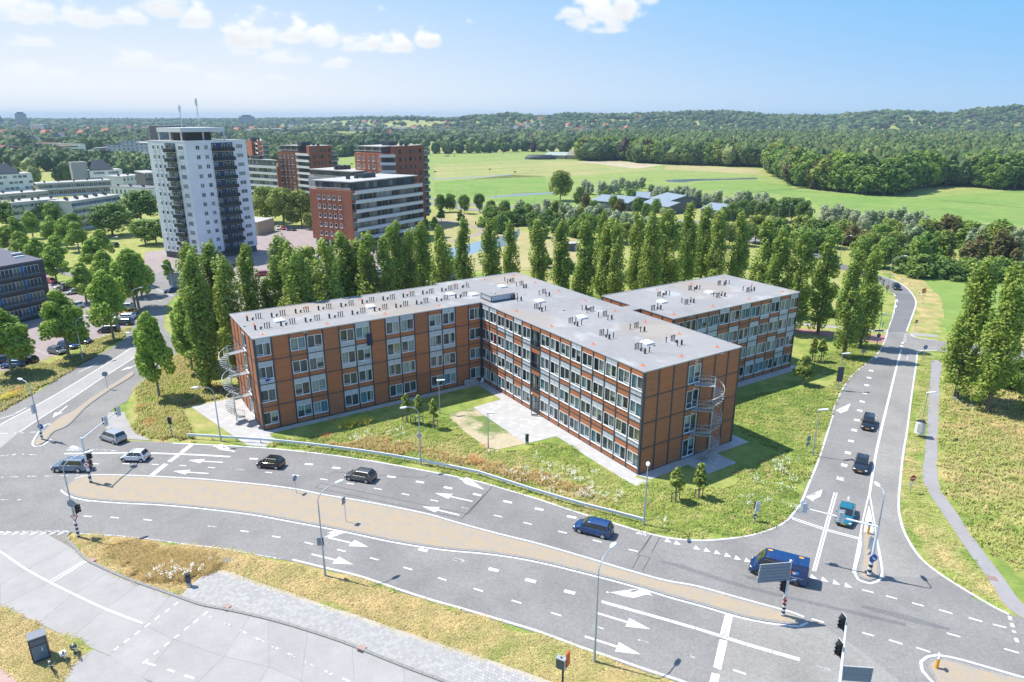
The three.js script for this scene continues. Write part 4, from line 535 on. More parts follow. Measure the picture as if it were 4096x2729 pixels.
  roofThings(o,
    [[-39.54,-102.3],[-36.35,-104.15],[-33.2,-106.2],[-30.02,-108.05],[-26.87,-110.31],[-23.83,-112.44],[-20.65,-114.43],[-17.52,-116.47],[-14.4,-118.51],[-11.21,-120.87],[-10.29,-121.78],[-36.48,-97.31],[-33.37,-99.46],[-30.14,-101.45],[-26.99,-103.34],[-23.93,-105.62],[-20.8,-107.85],[-17.68,-109.82],[-14.57,-111.94],[-11.36,-113.98],[-8.27,-116.24],[0.06,-127.1],[1.77,-124.69],[5.66,-118.27],[0.24,-114.13],[3.98,-108.25],[12.91,-106.33],[8.97,-100.04],[14.65,-103.72],[12.93,-93.82],[18.54,-97.42],[22.57,-91.14],[16.91,-87.57]],
    [[-40.81,-101.04],[-37.7,-103.03],[-34.65,-105.36],[-31.48,-107.18],[-28.26,-109.14],[-25.21,-111.3],[-22.08,-113.46],[-18.93,-115.48],[-15.79,-117.64],[-12.62,-119.72],[-37.9,-96.32],[-34.73,-98.31],[-31.62,-100.39],[-28.52,-102.48],[-25.36,-104.47],[-22.24,-106.53],[-19.1,-108.66],[-15.98,-110.8],[-12.83,-112.8],[-9.74,-114.95],[2.61,-122.71],[6.55,-116.47],[1.58,-113.24],[4.83,-106.33],[12.07,-107.52],[15.48,-101.82],[9.84,-98.2],[19.4,-95.56],[13.77,-91.88],[23.38,-89.3],[17.65,-85.64]],
    [[-40.17,-101.45],[-37.15,-103.59],[-34.03,-105.81],[-30.86,-107.65],[-27.69,-109.69],[-24.6,-111.94],[-21.48,-114.13],[-18.38,-116.24],[-15.19,-118.27],[-12.03,-120.37],[-9.13,-122.54],[-37.21,-96.64],[-34.12,-98.71],[-31,-100.74],[-27.78,-102.79],[-24.71,-104.91],[-21.57,-106.99],[-18.44,-109],[-15.29,-111.08],[-12.1,-113.1],[-9.01,-115.33],[-9.05,-123.13],[-9.04,-116.01],[-0.42,-127.83],[2.16,-122.54],[4.44,-107.52],[9.47,-99.11],[12.46,-106.99],[13.42,-92.79],[17.3,-86.71],[22.86,-90.3]],
    [[-8.46,-123.39],[-8.08,-122.71],[-1.39,-127.83],[-0.82,-126.38],[0.81,-123.74],[2.1,-122.37],[4.8,-117.17],[5.96,-116.09],[0.91,-115.1],[0.97,-112.8],[4.69,-108.46],[5.43,-106.79],[11.4,-107.05],[12.04,-105.55],[13.57,-103.03],[14.84,-101.45],[9.8,-100.56],[10.49,-98.6],[17.48,-96.59],[18.78,-95.24],[13.78,-93.97],[14.41,-92.33],[21.45,-90.26],[22.67,-88.82],[17.49,-87.62],[18.3,-85.99]],
    [[-41.94,-103.65],[-39.03,-98.88],[-36.07,-94.08],[-34.05,-108.73],[-26.23,-114.13],[-28.16,-99.46],[-20.26,-104.78],[-12.19,-109.82],[-10.86,-125.4],[-18.36,-119.48],[-5.29,-129.03],[0.32,-132.86],[4.39,-126.38],[8.44,-119.88],[12.56,-113.17],[16.64,-106.59],[20.44,-100.51],[24.2,-94.29],[-4.75,-114.88],[0.71,-106.59],[5.96,-98.09],[11.25,-89.63],[16.51,-81.03],[22.22,-84.55],[28.02,-88.36]],
    [[-35.85,-100.88],[-23.38,-109.04],[-10.88,-117.32],[-6.8,-117.25],[-1.81,-123.23],[4.76,-112.57],[10.88,-102.63],[18.75,-89.95]]);
  for (const t of [[[8.44,-106.85]], [[19.55,-88.87]], [[-40.09,-97.98]]]) { const [u, v] = wl(t[0]); part(o, 'roof_outlet', cyl(0.16, 0.2, 0.05, 10), darkM, [u, BH + 0.06, v]); }
  // laundry at two windows
  { const [u] = wl([[-24.49,-105.35]][0]); const g = new THREE.PlaneGeometry(0.9, 1.9, 6, 10), p = g.attributes.position; for (let i = 0; i < p.count; i++) p.setZ(i, 0.06 * Math.sin(p.getX(i) * 9 + p.getY(i) * 2)); g.computeVertexNormals(); part(o, 'hung_cloth', g, mat([0.03, 0.04, 0.09], 0.95, { side: THREE.DoubleSide }), [-20.2, BH - 3.0, 0.16]); part(o, 'hung_cloth', merge([bx(0.7, 0.22, 0.08), bx(0.3, 0.35, 0.07, -0.1, -0.06, 0.02)]), mat([0.02, 0.05, 0.3], 0.95), [-36.0, BH - FH - 2.8, 0.1]); }
}
{
  const o = thing('apartment_building', 'separate rear apartment block behind the L-shaped one, with checkered panels facing a lawn', 'apartment building', [AX, 0, AZ], TH);
  const X0 = 20.1, X1 = 51.7, Z0 = 7.75, Z1 = 25;
  cored(o, X0, X1, Z0, Z1); roofSlab(o, [[X0, Z1], [X1, Z1], [X1, Z0], [X0, Z0]]);
  facade(o, X0, Z1, 0, 12, (X1 - X0) / 12, (i, f) => BTt[f][i] + BTb[f][i] + 'w', 81);
  facade(o, X0, Z0, -Math.PI / 2, 7, (Z1 - Z0) / 7, () => '.', 91); facade(o, X1, Z1, Math.PI / 2, 7, (Z1 - Z0) / 7, () => '.', 95); facade(o, X1, Z0, Math.PI, 12, (X1 - X0) / 12, () => '.', 97);
  part(o, 'link_corridor', bx(2.3, BH - 0.1, 2.3, 19.0, BH / 2 - 0.05, 16.4), ORANGE[1]); part(o, 'link_roof', bx(2.28, 0.09, 2.5, 19.0, BH - 0.02, 16.4), roofM);
  for (const x of [24, 44]) part(o, 'eave_lamp', bx(0.5, 0.07, 0.16), frameM, [x, BH - 0.15, Z1 + 0.06]);
  roofThings(o, [[25.81,-116.4],[32.36,-120.87],[38.77,-124.78],[29.25,-110.87],[35.86,-115.48],[42.4,-119.4],[22.94,-107.18]], [[27.27,-117.41],[33.78,-121.61],[40.35,-125.84],[30.76,-111.87],[37.3,-116.17],[43.86,-120.37],[24.29,-107.65]], [[26.8,-117.02],[33.44,-121.45],[39.91,-124.87],[30.28,-112.15],[36.78,-116.55],[43.2,-120.04],[23.78,-107.78]],
    [[26.29,-115.48],[27.71,-116.78],[32.88,-119.88],[34.21,-121.2],[39.48,-124.08],[40.8,-125.31],[28.72,-111.79],[30.35,-112.23],[35.35,-116.24],[36.87,-116.55],[41.78,-120.21],[43.47,-120.87],[23.93,-108.32]], [[26.3,-120.78],[33.9,-125.93],[41.44,-130.73],[45.03,-125.04],[48.68,-119.48],[40.95,-114.43],[33.33,-109.48],[25.77,-104.59]], [[35.32,-118.59],[25.43,-112.14]]);
}
// paving round the building, the court and its worn lawn
const whitePaveM = mat(0xffffff, 0.85, { map: tex(512, (u, v) => { const i = Math.floor(u * 10), j = Math.floor(v * 10), a = (u * 10) % 1, b = (v * 10) % 1, n = tf(u, v, 7, 111, 5), k = lat[(i * 37 + j * 91 + 5) & 65535]; return sc3([0.47, 0.46, 0.45], (a < 0.03 || b < 0.03 ? 0.9 : 1) * (0.86 + 0.2 * n) * (k > 0.78 ? 1.12 : 1)); }, 1 / 6) });
const along = (pts) => pts.map(lw);
structure('court_paving', sheet([...[[-6.17,-100.41],[-1.79,-103.64]], ...along([[-1.6, 1.6], [-1.6, 2.9]]), ...along([[0.4, 1.4], [0.4, 39.6]]), ...[[15.82,-78.11],[17.7,-76.95],[15.6,-75.87],[14.33,-77.5],[12.94,-79.53],[10.12,-83.94],[7.61,-88.23],[6.4,-89.98],[3.9,-88.57],[1.85,-87.61],[-5.04,-98.53]]], 0.035), whitePaveM);
structure('wall_path', sheet(along([[-38.6, 0.3], [0.3, 0.3], [0.3, 3], [-1.5, 3.0], [-1.6, 1.55], [-37, 1.45], [-38, 1.6]]), 0.032), whitePaveM);
structure('wall_path', sheet(along([[-0.3, 39.5], [0.5, 41.6], [7.5, 41.4], [7.6, 44.6], [13.4, 44.6], [13.2, 41.3], [19.8, 41.4], [19.8, 36.5], [17.6, 36.5], [17.6, 39.5]]), 0.037), whitePaveM);
structure('wall_path', sheet(along([[18, 24.7], [52.8, 24.7], [54.2, 26.8], [18, 26.6]]), 0.032), whitePaveM);
structure('wall_path', sheet(along([[-37.0, 0.2], [-37.0, -15.5], [-45, -15.5], [-42.6, -5], [-40.6, 3.4], [-38.6, 5.4], [-36.6, 4.2], [-37, 1.6]]), 0.033), whitePaveM);
structure('sand_patch', sheet([[-9.7,-98],[-6.26,-100.41],[-5.04,-98.53],[1.85,-87.61],[0.46,-86.93],[-1.82,-85.87],[-3.5,-86.2],[-6.71,-91.13],[-9.5,-95.69]], 0.03), mat(0xffffff, 1, { map: tex(512, (u, v) => { const n = tf(u, v, 5, 121, 5), m = tf(u, v, 40, 125, 3); return sc3(mix3([0.47, 0.4, 0.27], [0.13, 0.2, 0.045], clamp(n * 5.5 - 2.3) * 0.95), 0.85 + 0.3 * m); }, 1 / 16) }));

// where town buildings stand, the tree mass leaves room
const noTrees = [[-480.97,-745.57],[-406.64,-792.57],[-1160.1,-2287.77],[-897.65,-1583.04],[-662.17,-1036.28]];

const farHouses = [];

// ---------- the town ----------
const winM = [mat([0.045, 0.06, 0.075], 0.07), mat([0.08, 0.1, 0.11], 0.1), mat([0.2, 0.21, 0.19], 0.25), mat([0.03, 0.035, 0.045], 0.06)], brickTex = (c, sd) => tex(512, (u, v) => { const r = Math.floor(v * 60), q = (u * 20 + (r % 2) * 0.5) % 1, s = (v * 60) % 1, n = tf(u, v, 6, sd, 4), k = lat[(r * 71 + Math.floor(u * 20 + (r % 2) * 0.5) * 13 + sd) & 65535]; return sc3(c, (q < 0.05 || s < 0.16 ? 0.85 : 1) * (0.78 + 0.44 * k) * (0.85 + 0.3 * n)); }, 1 / 4);
const brickM = mat(0xffffff, 0.9, { map: brickTex([0.40, 0.145, 0.075], 7) }), brickDarkM = mat(0xffffff, 0.9, { map: brickTex([0.31, 0.105, 0.065], 17) }), plasterM = mat(0xffffff, 0.85, { map: tex(512, (u, v) => { const n = tf(u, v, 6, 131, 5), m = tf(u, v, 60, 135, 2); return sc3([0.8, 0.81, 0.82], 0.84 + 0.18 * n + 0.08 * m); }, 1 / 20) }), bandM = mat([0.62, 0.63, 0.64], 0.7), flatM = mat([0.44, 0.43, 0.41], 0.9), slateM = mat([0.035, 0.05, 0.065], 0.5), greyWallM = mat([0.36, 0.36, 0.35], 0.9), paleM = mat([0.58, 0.57, 0.53], 0.9), blueM = mat([0.02, 0.05, 0.14], 0.5), darkWallM = mat([0.1, 0.1, 0.1], 0.8), balcM = [mat([0.022, 0.028, 0.028], 0.6), mat([0.02, 0.036, 0.028], 0.6), mat([0.035, 0.028, 0.026], 0.6), mat([0.016, 0.022, 0.034], 0.6)];
const dir = (A, B) => { const dx = B[0] - A[0], dz = B[1] - A[1], l = Math.hypot(dx, dz); return { l, rot: Math.atan2(-dz, dx), at: (s, y, out = 0) => [A[0] + dx / l * s - dz / l * out, y, A[1] + dz / l * s + dx / l * out] }; };
const crng = rng(321);
const frameGeo = new Map();
function cityWin(o, f, s, y, w, h, m, sill = true, frame = frameM) { // one window: the pane behind its frame
  const k = w.toFixed(2) + '|' + h.toFixed(2) + sill; if (!frameGeo.has(k)) { const t = 0.09, L = [bx(w, t, 0.1, 0, h / 2 - t / 2, 0), bx(w, t, 0.1, 0, -h / 2 + t / 2, 0), bx(t, h, 0.1, -w / 2 + t / 2, 0, 0), bx(t, h, 0.1, w / 2 - t / 2, 0, 0)]; if (w > 1.2) L.push(bx(t, h, 0.09, 0, 0, 0)); if (w > 2) { L.push(bx(t, h, 0.09, -w / 4, 0, 0), bx(t, h, 0.09, w / 4, 0, 0)); } if (sill) L.push(bx(w + 0.2, 0.14, 0.22, 0, -h / 2 - 0.07, 0.05)); frameGeo.set(k, merge(L)); }
  const q = part(o, 'window', frameGeo.get(k), frame, f.at(s, y, 0.03), f.rot); part(q, 'pane', ubox(w - 0.1, h - 0.1, 0.03), m ?? winM[Math.floor(crng() * 4)], [0, 0, -0.025]); return q;
}
const walls = (o, ring, y0, y1, m, name = 'wall') => part(o, name, metreUV(slab(ring, y0, y1)), m);
const fourth = (a, b, c) => [a[0] + c[0] - b[0], a[1] + c[1] - b[1]];
const inset = (ring, k) => { const cx = ring.reduce((s, p) => s + p[0], 0) / ring.length, cz = ring.reduce((s, p) => s + p[1], 0) / ring.length; return ring.map(([x, z]) => { const l = Math.hypot(x - cx, z - cz); return [cx + (x - cx) * (1 - k / l), cz + (z - cz) * (1 - k / l)]; }); };
const boxOn = (o, name, p, y, w, h, d, m, rot = 0) => part(o, name, ubox(w, h, d), m, [p[0], y + h / 2, p[1]], rot);
const mid = (a, b, t = 0.5) => [lerp(a[0], b[0], t), lerp(a[1], b[1], t)];

{ // the white tower
  const [a, b, c] = [[-115.43,-224.91],[-100.15,-217.24],[-88.2,-235.29]], d = fourth(a, b, c), o = thing('tower_block', 'white twelve-storey tower block with dark balcony columns and rooftop masts', 'tower block');
  const R = [a, b, c, d], H = 37.2, fh = 2.9, L = dir(a, b), Rr = dir(b, c);
  walls(o, R, 2.1, H, plasterM); walls(o, inset(R, 0.4), 0, 2.1, darkWallM, 'plinth'); part(o, 'roof', slab(inset(R, 0.5), H, H + 0.06), flatM); walls(o, inset(R, -0.05), H - 0.12, H - 0.02, bandM, 'parapet');
  for (let f = 0; f < 12; f++) {
    const y = H - 2.0 - f * fh;
    for (const s of [0.146, 0.27, 0.39]) cityWin(o, L, s * L.l, y, 1.0, 1.35); cityWin(o, L, 0.875 * L.l, y, 2.2, 1.35);
    for (const s of [0.185, 0.32]) cityWin(o, Rr, s * Rr.l, y, 1.35, 1.35, undefined, false); cityWin(o, Rr, 0.875 * Rr.l, y, 2.4, 1.3, undefined, false);
    for (const [F, s, w, blue] of [[L, 0.605, 4.5, 0], [Rr, 0.585, 7.6, 1]]) {
      const bay = part(o, 'loggia', ubox(w, fh - 0.25, 0.12), blue ? blueM : slateM, F.at(s * F.l, y, 0.0), F.rot);
      for (const k of blue ? [-0.38, 0.05, 0.33] : [-0.25, 0.2]) part(bay, 'balcony_door', ubox(k === 0.33 ? 1.9 : 1.2, 2.0, 0.06), winM[(f * 3 + (k > 0 ? 1 : 0)) % 4], [k * w, -0.1, 0.05]);
      for (const k of blue ? [-0.38, 0.05, 0.33] : [-0.25, 0.2]) part(bay, 'door_frame', merge([bx(0.08, 2.05, 0.1, -0.62, 0, 0), bx(0.08, 2.05, 0.1, 0.62, 0, 0), bx(1.3, 0.08, 0.1, 0, 1.0, 0)]), frameM, [k * w, -0.1, 0.05]);
      const bc = part(o, 'balcony', merge([bx(w, 0.14, 1.0, 0, -1.28, 0.5), bx(w, 1.05, 0.06, 0, -0.78, 0.98), bx(0.06, 0.85, 1.0, -w / 2, -0.85, 0.5), bx(0.06, 0.85, 1.0, w / 2, -0.85, 0.5)]), balcM[(f * 5 + blue * 2) % 4], F.at(s * F.l, y, 0.06), F.rot);
      part(bc, 'balcony_rail', merge([bx(w, 0.05, 0.05, 0, -0.25, 0.98), bx(w, 0.05, 0.05, 0, -0.08, 0.98)]), blue ? slateM : bandM);
    }
  }
  const m = mid(a, c, 0.45), rot = Rr.rot; boxOn(o, 'lift_house', m, H, 9, 3.0, 7, mat([0.11, 0.08, 0.07], 0.9), rot); boxOn(o, 'canopy_ring', m, H + 2.6, 15.5, 1.3, 13, bandM, rot); for (const [dx, dz] of [[-7.4, -6.1], [7.4, -6.1], [-7.4, 6.1], [7.4, 6.1], [0, 6.1], [-7.4, 0]]) { const q = [m[0] + dx * Math.cos(rot) + dz * Math.sin(rot), m[1] - dx * Math.sin(rot) + dz * Math.cos(rot)]; boxOn(o, 'canopy_post', q, H, 0.35, 2.7, 0.35, bandM, rot); }
  for (const [t, h] of [[-2.5, 7.2], [2.6, 9.2]]) { const q = [m[0] + t, m[1] - t * 0.2]; const an = part(o, 'antenna_mast', cyl(0.12, 0.16, h, 8), galvM, [q[0], H + 3.6, q[1]]); part(an, 'antenna_panel', merge([bx(0.3, 2.2, 0.2, 0.2, h - 1.2, 0), bx(0.3, 1.6, 0.2, -0.2, h - 1.4, 0.1)]), frameM); }
}
// brick blocks with white balcony bands
function bandBlock(label, a, b, c, H, floors, fh, brickEnd, leftWins) {
  const d = fourth(a, b, c), R = [a, b, c, d], o = thing('apartment_block', label, 'apartment block', [0, 0, 0], 0, 'brick and band apartment blocks'), L = dir(a, b), F = dir(b, c);
  walls(o, R, 2.5, H, brickEnd ? brickM : greyWallM); walls(o, inset(R, 1.2), 0, 2.5, darkWallM, 'ground_floor');
  for (let k = 0; k < 6; k++) boxOn(o, 'column', mid(a, b, 0.08 + k * 0.168), 0, 0.5, 2.5, 0.5, bandM, L.rot);
  if (leftWins) for (let f = 0; f < floors; f++) for (const s of [0.23, 0.35, 0.48, 0.6, 0.73]) cityWin(o, L, s * L.l, H - 2.6 - f * fh, 1.05, 1.45);
  for (let f = 0; f <= floors; f++) {
    const y = H - f * fh; part(o, 'balcony_band', ubox(F.l - 1.2, 1.15, 0.16), bandM, F.at(F.l / 2, y - 0.55, 1.5), F.rot); part(o, 'balcony_floor', ubox(F.l - 1.2, 0.2, 1.5), bandM, F.at(F.l / 2, y - 1.05, 0.75), F.rot);
    if (f < floors) { for (let s = 0; s < 9; s++) { const w = F.l / 9 - 0.35, q = part(o, 'glazing', ubox(w, 2.0, 0.1), crng() < 0.3 ? greyWallM : winM[Math.floor(crng() * 4)], F.at((s + 0.5) * F.l / 9, y - 2.15, 0.03), F.rot); part(q, 'mullion', ubox(0.1, 2.0, 0.16), crng() < 0.2 ? mat([0.3, 0.05, 0.03], 0.6) : frameM, [(crng() - 0.5) * 1.2, 0, 0]); } part(o, 'rail', ubox(F.l - 1.2, 0.06, 0.06), galvM, F.at(F.l / 2, y + 0.2, 1.5), F.rot); }
  }
  boxOn(o, 'end_fin', F.at(F.l - 0.3, 0, 0.75).filter((_, i) => i !== 1), 2.5, 0.6, H - 2.5, 1.7, brickDarkM, F.rot);
  const P = inset(R, 2.4); walls(o, P, H, H + 2.7, darkWallM, 'penthouse'); part(o, 'penthouse_roof', slab(inset(R, 0.9), H + 2.7, H + 3.05), flatM); const l2 = dir(P[0], P[1]), f2 = dir(P[1], P[2]);
  for (const [F2, n] of [[l2, 10], [f2, 16]]) for (let s = 0; s < n; s++) part(o, 'penthouse_window', ubox(F2.l / n - 0.2, 1.9, 0.06), winM[Math.floor(crng() * 3)], F2.at((s + 0.5) * F2.l / n, H + 1.4, 0.02), F2.rot);
  part(o, 'terrace_rail', merge([bar([a[0], H + 0.8, a[1]], [b[0], H + 0.8, b[1]], 0.05), bar([a[0], H + 0.45, a[1]], [b[0], H + 0.45, b[1]], 0.05)]), galvM);
  const m0 = mid(a, c); boxOn(o, 'roof_plant', m0, H + 3.05, 6.5, 1.6, 3.2, slateM, F.rot); for (const t of [0.25, 0.36, 0.44, 0.6]) { const q = mid(mid(a, b, 0.5), mid(d, c, 0.5), t); boxOn(o, 'roof_vent', q, H + 3.05, 1.1, 1.3, 1.1, slateM, F.rot); boxOn(o, 'roof_vent_cap', q, H + 4.3, 0.5, 0.6, 0.5, slateM, F.rot); }
  return o;
}
{
  const [a, b, c] = [[-72.2,-247.44],[-55.34,-238.51],[-35.34,-268.96]]; bandBlock('six-storey brick block with white balcony bands in front of the brick towers', a, b, c, 20.1, 5, 3.2, true, true);
  const [e, f] = [[-88.26,-302.96],[-64.77,-286.44]]; bandBlock('lower apartment block tucked between the two brick towers', e, f, [f[0] + 8, f[1] - 11], 20.1, 5, 3.2, false, false);
  const [g, h] = [[-143.03,-374.54],[-118.9,-359.31]]; bandBlock('white-banded apartment block left of the second brick tower', [g[0] - 6, g[1] - 8], g, h, 20.5, 5, 3.2, false, false);
}
function brickTower(label, a, b, c, d, H0, H1, rows) { // left face a-b, recessed balconies b-c, right face c-d one storey higher
  const o = thing('brick_tower', label, 'apartment tower', [0, 0, 0], 0, 'brick apartment towers'), L = dir(a, b), F = dir(c, d), back = fourth(b, c, d), back2 = [a[0] + d[0] - c[0], a[1] + d[1] - c[1]];
  walls(o, [a, b, back, back2], 0, H0, brickM); walls(o, [mid(b, c, 0.75), c, d, back], 0, H1, brickDarkM, 'high_wall'); part(o, 'roof', slab([mid(b, c, 0.75), c, d, back], H1, H1 + 0.1), flatM);
  walls(o, inset([a, b, back, back2], 2), H0, H1 - 0.3, darkWallM, 'penthouse'); part(o, 'penthouse_roof', slab(inset([a, b, back, back2], 1.4), H1 - 0.3, H1), flatM); part(o, 'terrace_rail', merge([bar([a[0], H0 + 0.9, a[1]], [b[0], H0 + 0.9, b[1]], 0.06), bar([a[0], H0 + 0.9, a[1]], [back2[0], H0 + 0.9, back2[1]], 0.06)]), galvM);
  const P = dir(...inset([a, b, back, back2], 2).slice(0, 2)); for (let s = 0; s < 9; s++) part(o, 'penthouse_window', ubox(P.l / 9 - 0.25, 1.7, 0.08), winM[s % 3], P.at((s + 0.5) * P.l / 9, H0 + 1.3, 0.03), P.rot);
  for (let f = 0; f < rows; f++) {
    const y = H0 - 2.2 - f * 3.1; [[0.15, 1.5], [0.34, 0.7], [0.53, 0.7], [0.72, 1.5], [0.92, 0.7]].forEach(([s, w]) => cityWin(o, L, s * L.l, y, w, 1.9));
    [[0.19, 1.5], [0.37, 0.7], [0.53, 1.5], [0.68, 0.6], [0.86, 1.5]].forEach(([s, w]) => cityWin(o, F, s * F.l, y + H1 - H0, w, 1.7, undefined, false, postM));
    const B = dir(b, c); part(o, 'balcony', merge([bx(B.l + 1.2, 1.1, 0.15, 0, 0, 1.2), bx(B.l + 1, 0.2, 1.4, 0, -0.5, 0.6)]), bandM, B.at(B.l / 2, y + 1.3, 0), B.rot); part(o, 'balcony_glazing', ubox(B.l, 2, 0.1), winM[f % 2], B.at(B.l / 2, y - 0.3, 0.1), B.rot);
    const e = F.at(F.l + 1.6, y + 1.5, -1.5); part(o, 'corner_balcony', merge([cyl(2.6, 2.6, 0.28, 14), cyl(2.5, 2.5, 0.05, 14, 0, 1.3)]), bandM, [e[0], y + 0.6, e[2]]); part(o, 'corner_glass', new THREE.CylinderGeometry(2.52, 2.52, 1.1, 14, 1, true).translate(0, 0.8, 0), mat([0.1, 0.16, 0.15], 0.1, { side: THREE.DoubleSide }), [e[0], y + 0.6, e[2]]); part(o, 'corner_core', cyl(1.9, 1.9, 3.1, 10), winM[1], [e[0], y - 0.6, e[2]]);
  }
  for (const s of [0.28, 0.45, 0.6, 0.78]) part(o, 'brick_groove', ubox(0.3, H0, 0.06), brickDarkM, L.at(s * L.l, H0 / 2, 0.02), L.rot);
  const q = mid(a, d); boxOn(o, 'roof_plant', q, H1, 5, 1.7, 4, slateM, F.rot); boxOn(o, 'roof_vent', mid(c, d, 0.4), H1, 1, 1.1, 1, slateM, F.rot); boxOn(o, 'roof_vent', mid(c, back, 0.4), H1, 1, 1.3, 1, slateM, F.rot);
  return o;
}
{
  const [a, b] = [[-65.97,-295.97],[-53.08,-286.68]], [c, d] = [[-47.95,-287.14],[-37.92,-304.53]]; brickTower('brick tower with rounded glass corner balconies next to the meadow', a, b, c, d, 30.3, 33, 9);
  const [e, f] = [[-122.13,-367.39],[-109.36,-361.46]], [g, h] = [[-101.56,-354.57],[-92.64,-364.52]]; brickTower('middle brick tower behind the white-banded block', e, f, g, h, 27.4, 30.6, 8);
  const [i, j] = [[-199.87,-534.39],[-196.04,-544.75]], [k, l] = [[-179.57,-500.07],[-172.4,-490.47]]; brickTower('brick tower half hidden behind the white tower', i, j, k, l, 27.5, 29, 7);
}
{ // the dark flats with blue panels at the left edge
  const [p, q, r] = [...[[-118.46,-134.53]], ...[[-108.47,-155.77],[-127.89,-169.27]]], o = thing('apartment_block', 'four-storey dark brick flats with blue panels and long balconies at the left edge', 'apartment block'), d = fourth(p, q, r), F = dir(p, q);
  walls(o, [p, q, r, d], 0, 12.9, mat([0.085, 0.07, 0.08], 0.85)); part(o, 'roof', slab(inset([p, q, r, d], 0.5), 12.9, 12.96), flatM); walls(o, inset([p, q, r, d], -0.1), 12.6, 13.02, mat([0.1, 0.1, 0.13], 0.6), 'roof_fascia');
  for (let f = 0; f < 4; f++) { const y = 12.9 - 1.75 - f * 3.1; for (let s = 0; s < 7; s++) { const x = F.l - 1.2 - s * 5.6; cityWin(o, F, x - 1.8, y, 3.4, 1.9, winM[f % 3]); cityWin(o, F, x - 4.9, y, 1.6, 1.9, winM[2]); part(o, 'blue_panel', ubox(1.1, 2.3, 0.06), mat([0.05, 0.16, 0.36], 0.5), F.at(x - 3.9 + 0.35, y, 0.03), F.rot); } const bc = part(o, 'balcony', merge([bx(F.l - 1.4, 0.16, 1.3, 0, -1.25, 0.65), bx(F.l - 1.4, 0.2, 0.06, 0, -0.95, 1.28)]), darkWallM, F.at(F.l / 2, y, 0), F.rot); part(bc, 'balcony_rail', merge([0, 1, 2, 3].map((k) => bx(F.l - 1.4, 0.12, 0.05, 0, -0.7 + k * 0.24, 1.28))), slateM); }
  for (let k = 0; k < 3; k++) boxOn(o, 'roof_light', mid(mid(p, q, 0.86 + k * 0.03), r, 0.3 + 0.1 * k), 12.96, 2.2, 0.4, 0.7, k === 1 ? slateM : frameM, F.rot);
}
// low flats and houses on the left
function lowBlock(name, label, a, b, depth, H, m, roof, floors, n, winW = 1.8, opt = {}) {
  const F = dir(a, b), c3 = F.at(F.l, 0, -depth), d3 = F.at(0, 0, -depth), R = [a, b, [c3[0], c3[2]], [d3[0], d3[2]]], o = thing(name, label, opt.cat ?? 'flats'), fh = H / floors;
  walls(o, R, 0, H, m); part(o, 'roof', slab(inset(R, -0.4), H, H + 0.3), roof); if (opt.trim) walls(o, inset(R, -0.5), H - 0.35, H + 0.05, opt.trim, 'roof_fascia');
  for (let f = 0; f < floors; f++) for (let s = 0; s < n; s++) { if (opt.skip && (s * 7 + f * 3) % opt.skip === 0) continue; cityWin(o, F, (s + 0.5) * F.l / n, H - fh * (f + 0.45), winW, fh * 0.48, undefined, false); }
  if (opt.gallery) for (let f = 0; f < floors; f++) part(o, 'gallery', merge([bx(F.l, 0.2, 1.2, 0, 0, 0.6), bx(F.l, 0.8, 0.08, 0, 0.5, 1.2)]), bandM, F.at(F.l / 2, f * fh + 0.1, 0), F.rot);
  for (let k = 0; k < (opt.vents ?? 0); k++) { const q = mid(mid(a, [d3[0], d3[2]], 0.3 + 0.3 * (k % 2)), mid(b, [c3[0], c3[2]], 0.3 + 0.3 * (k % 2)), (k + 0.5) / opt.vents); boxOn(o, 'roof_vent', q, H + 0.3, 0.8, 1.2, 0.8, darkWallM, F.rot); }
  if (opt.end) { const E = dir(b, R[2]); for (let f = 0; f < floors; f++) for (let s = 0; s < opt.end; s++) cityWin(o, E, (s + 0.5) * E.l / opt.end, H - fh * (f + 0.45), winW, fh * 0.5, undefined, false); }
  return [o, F, R];
}
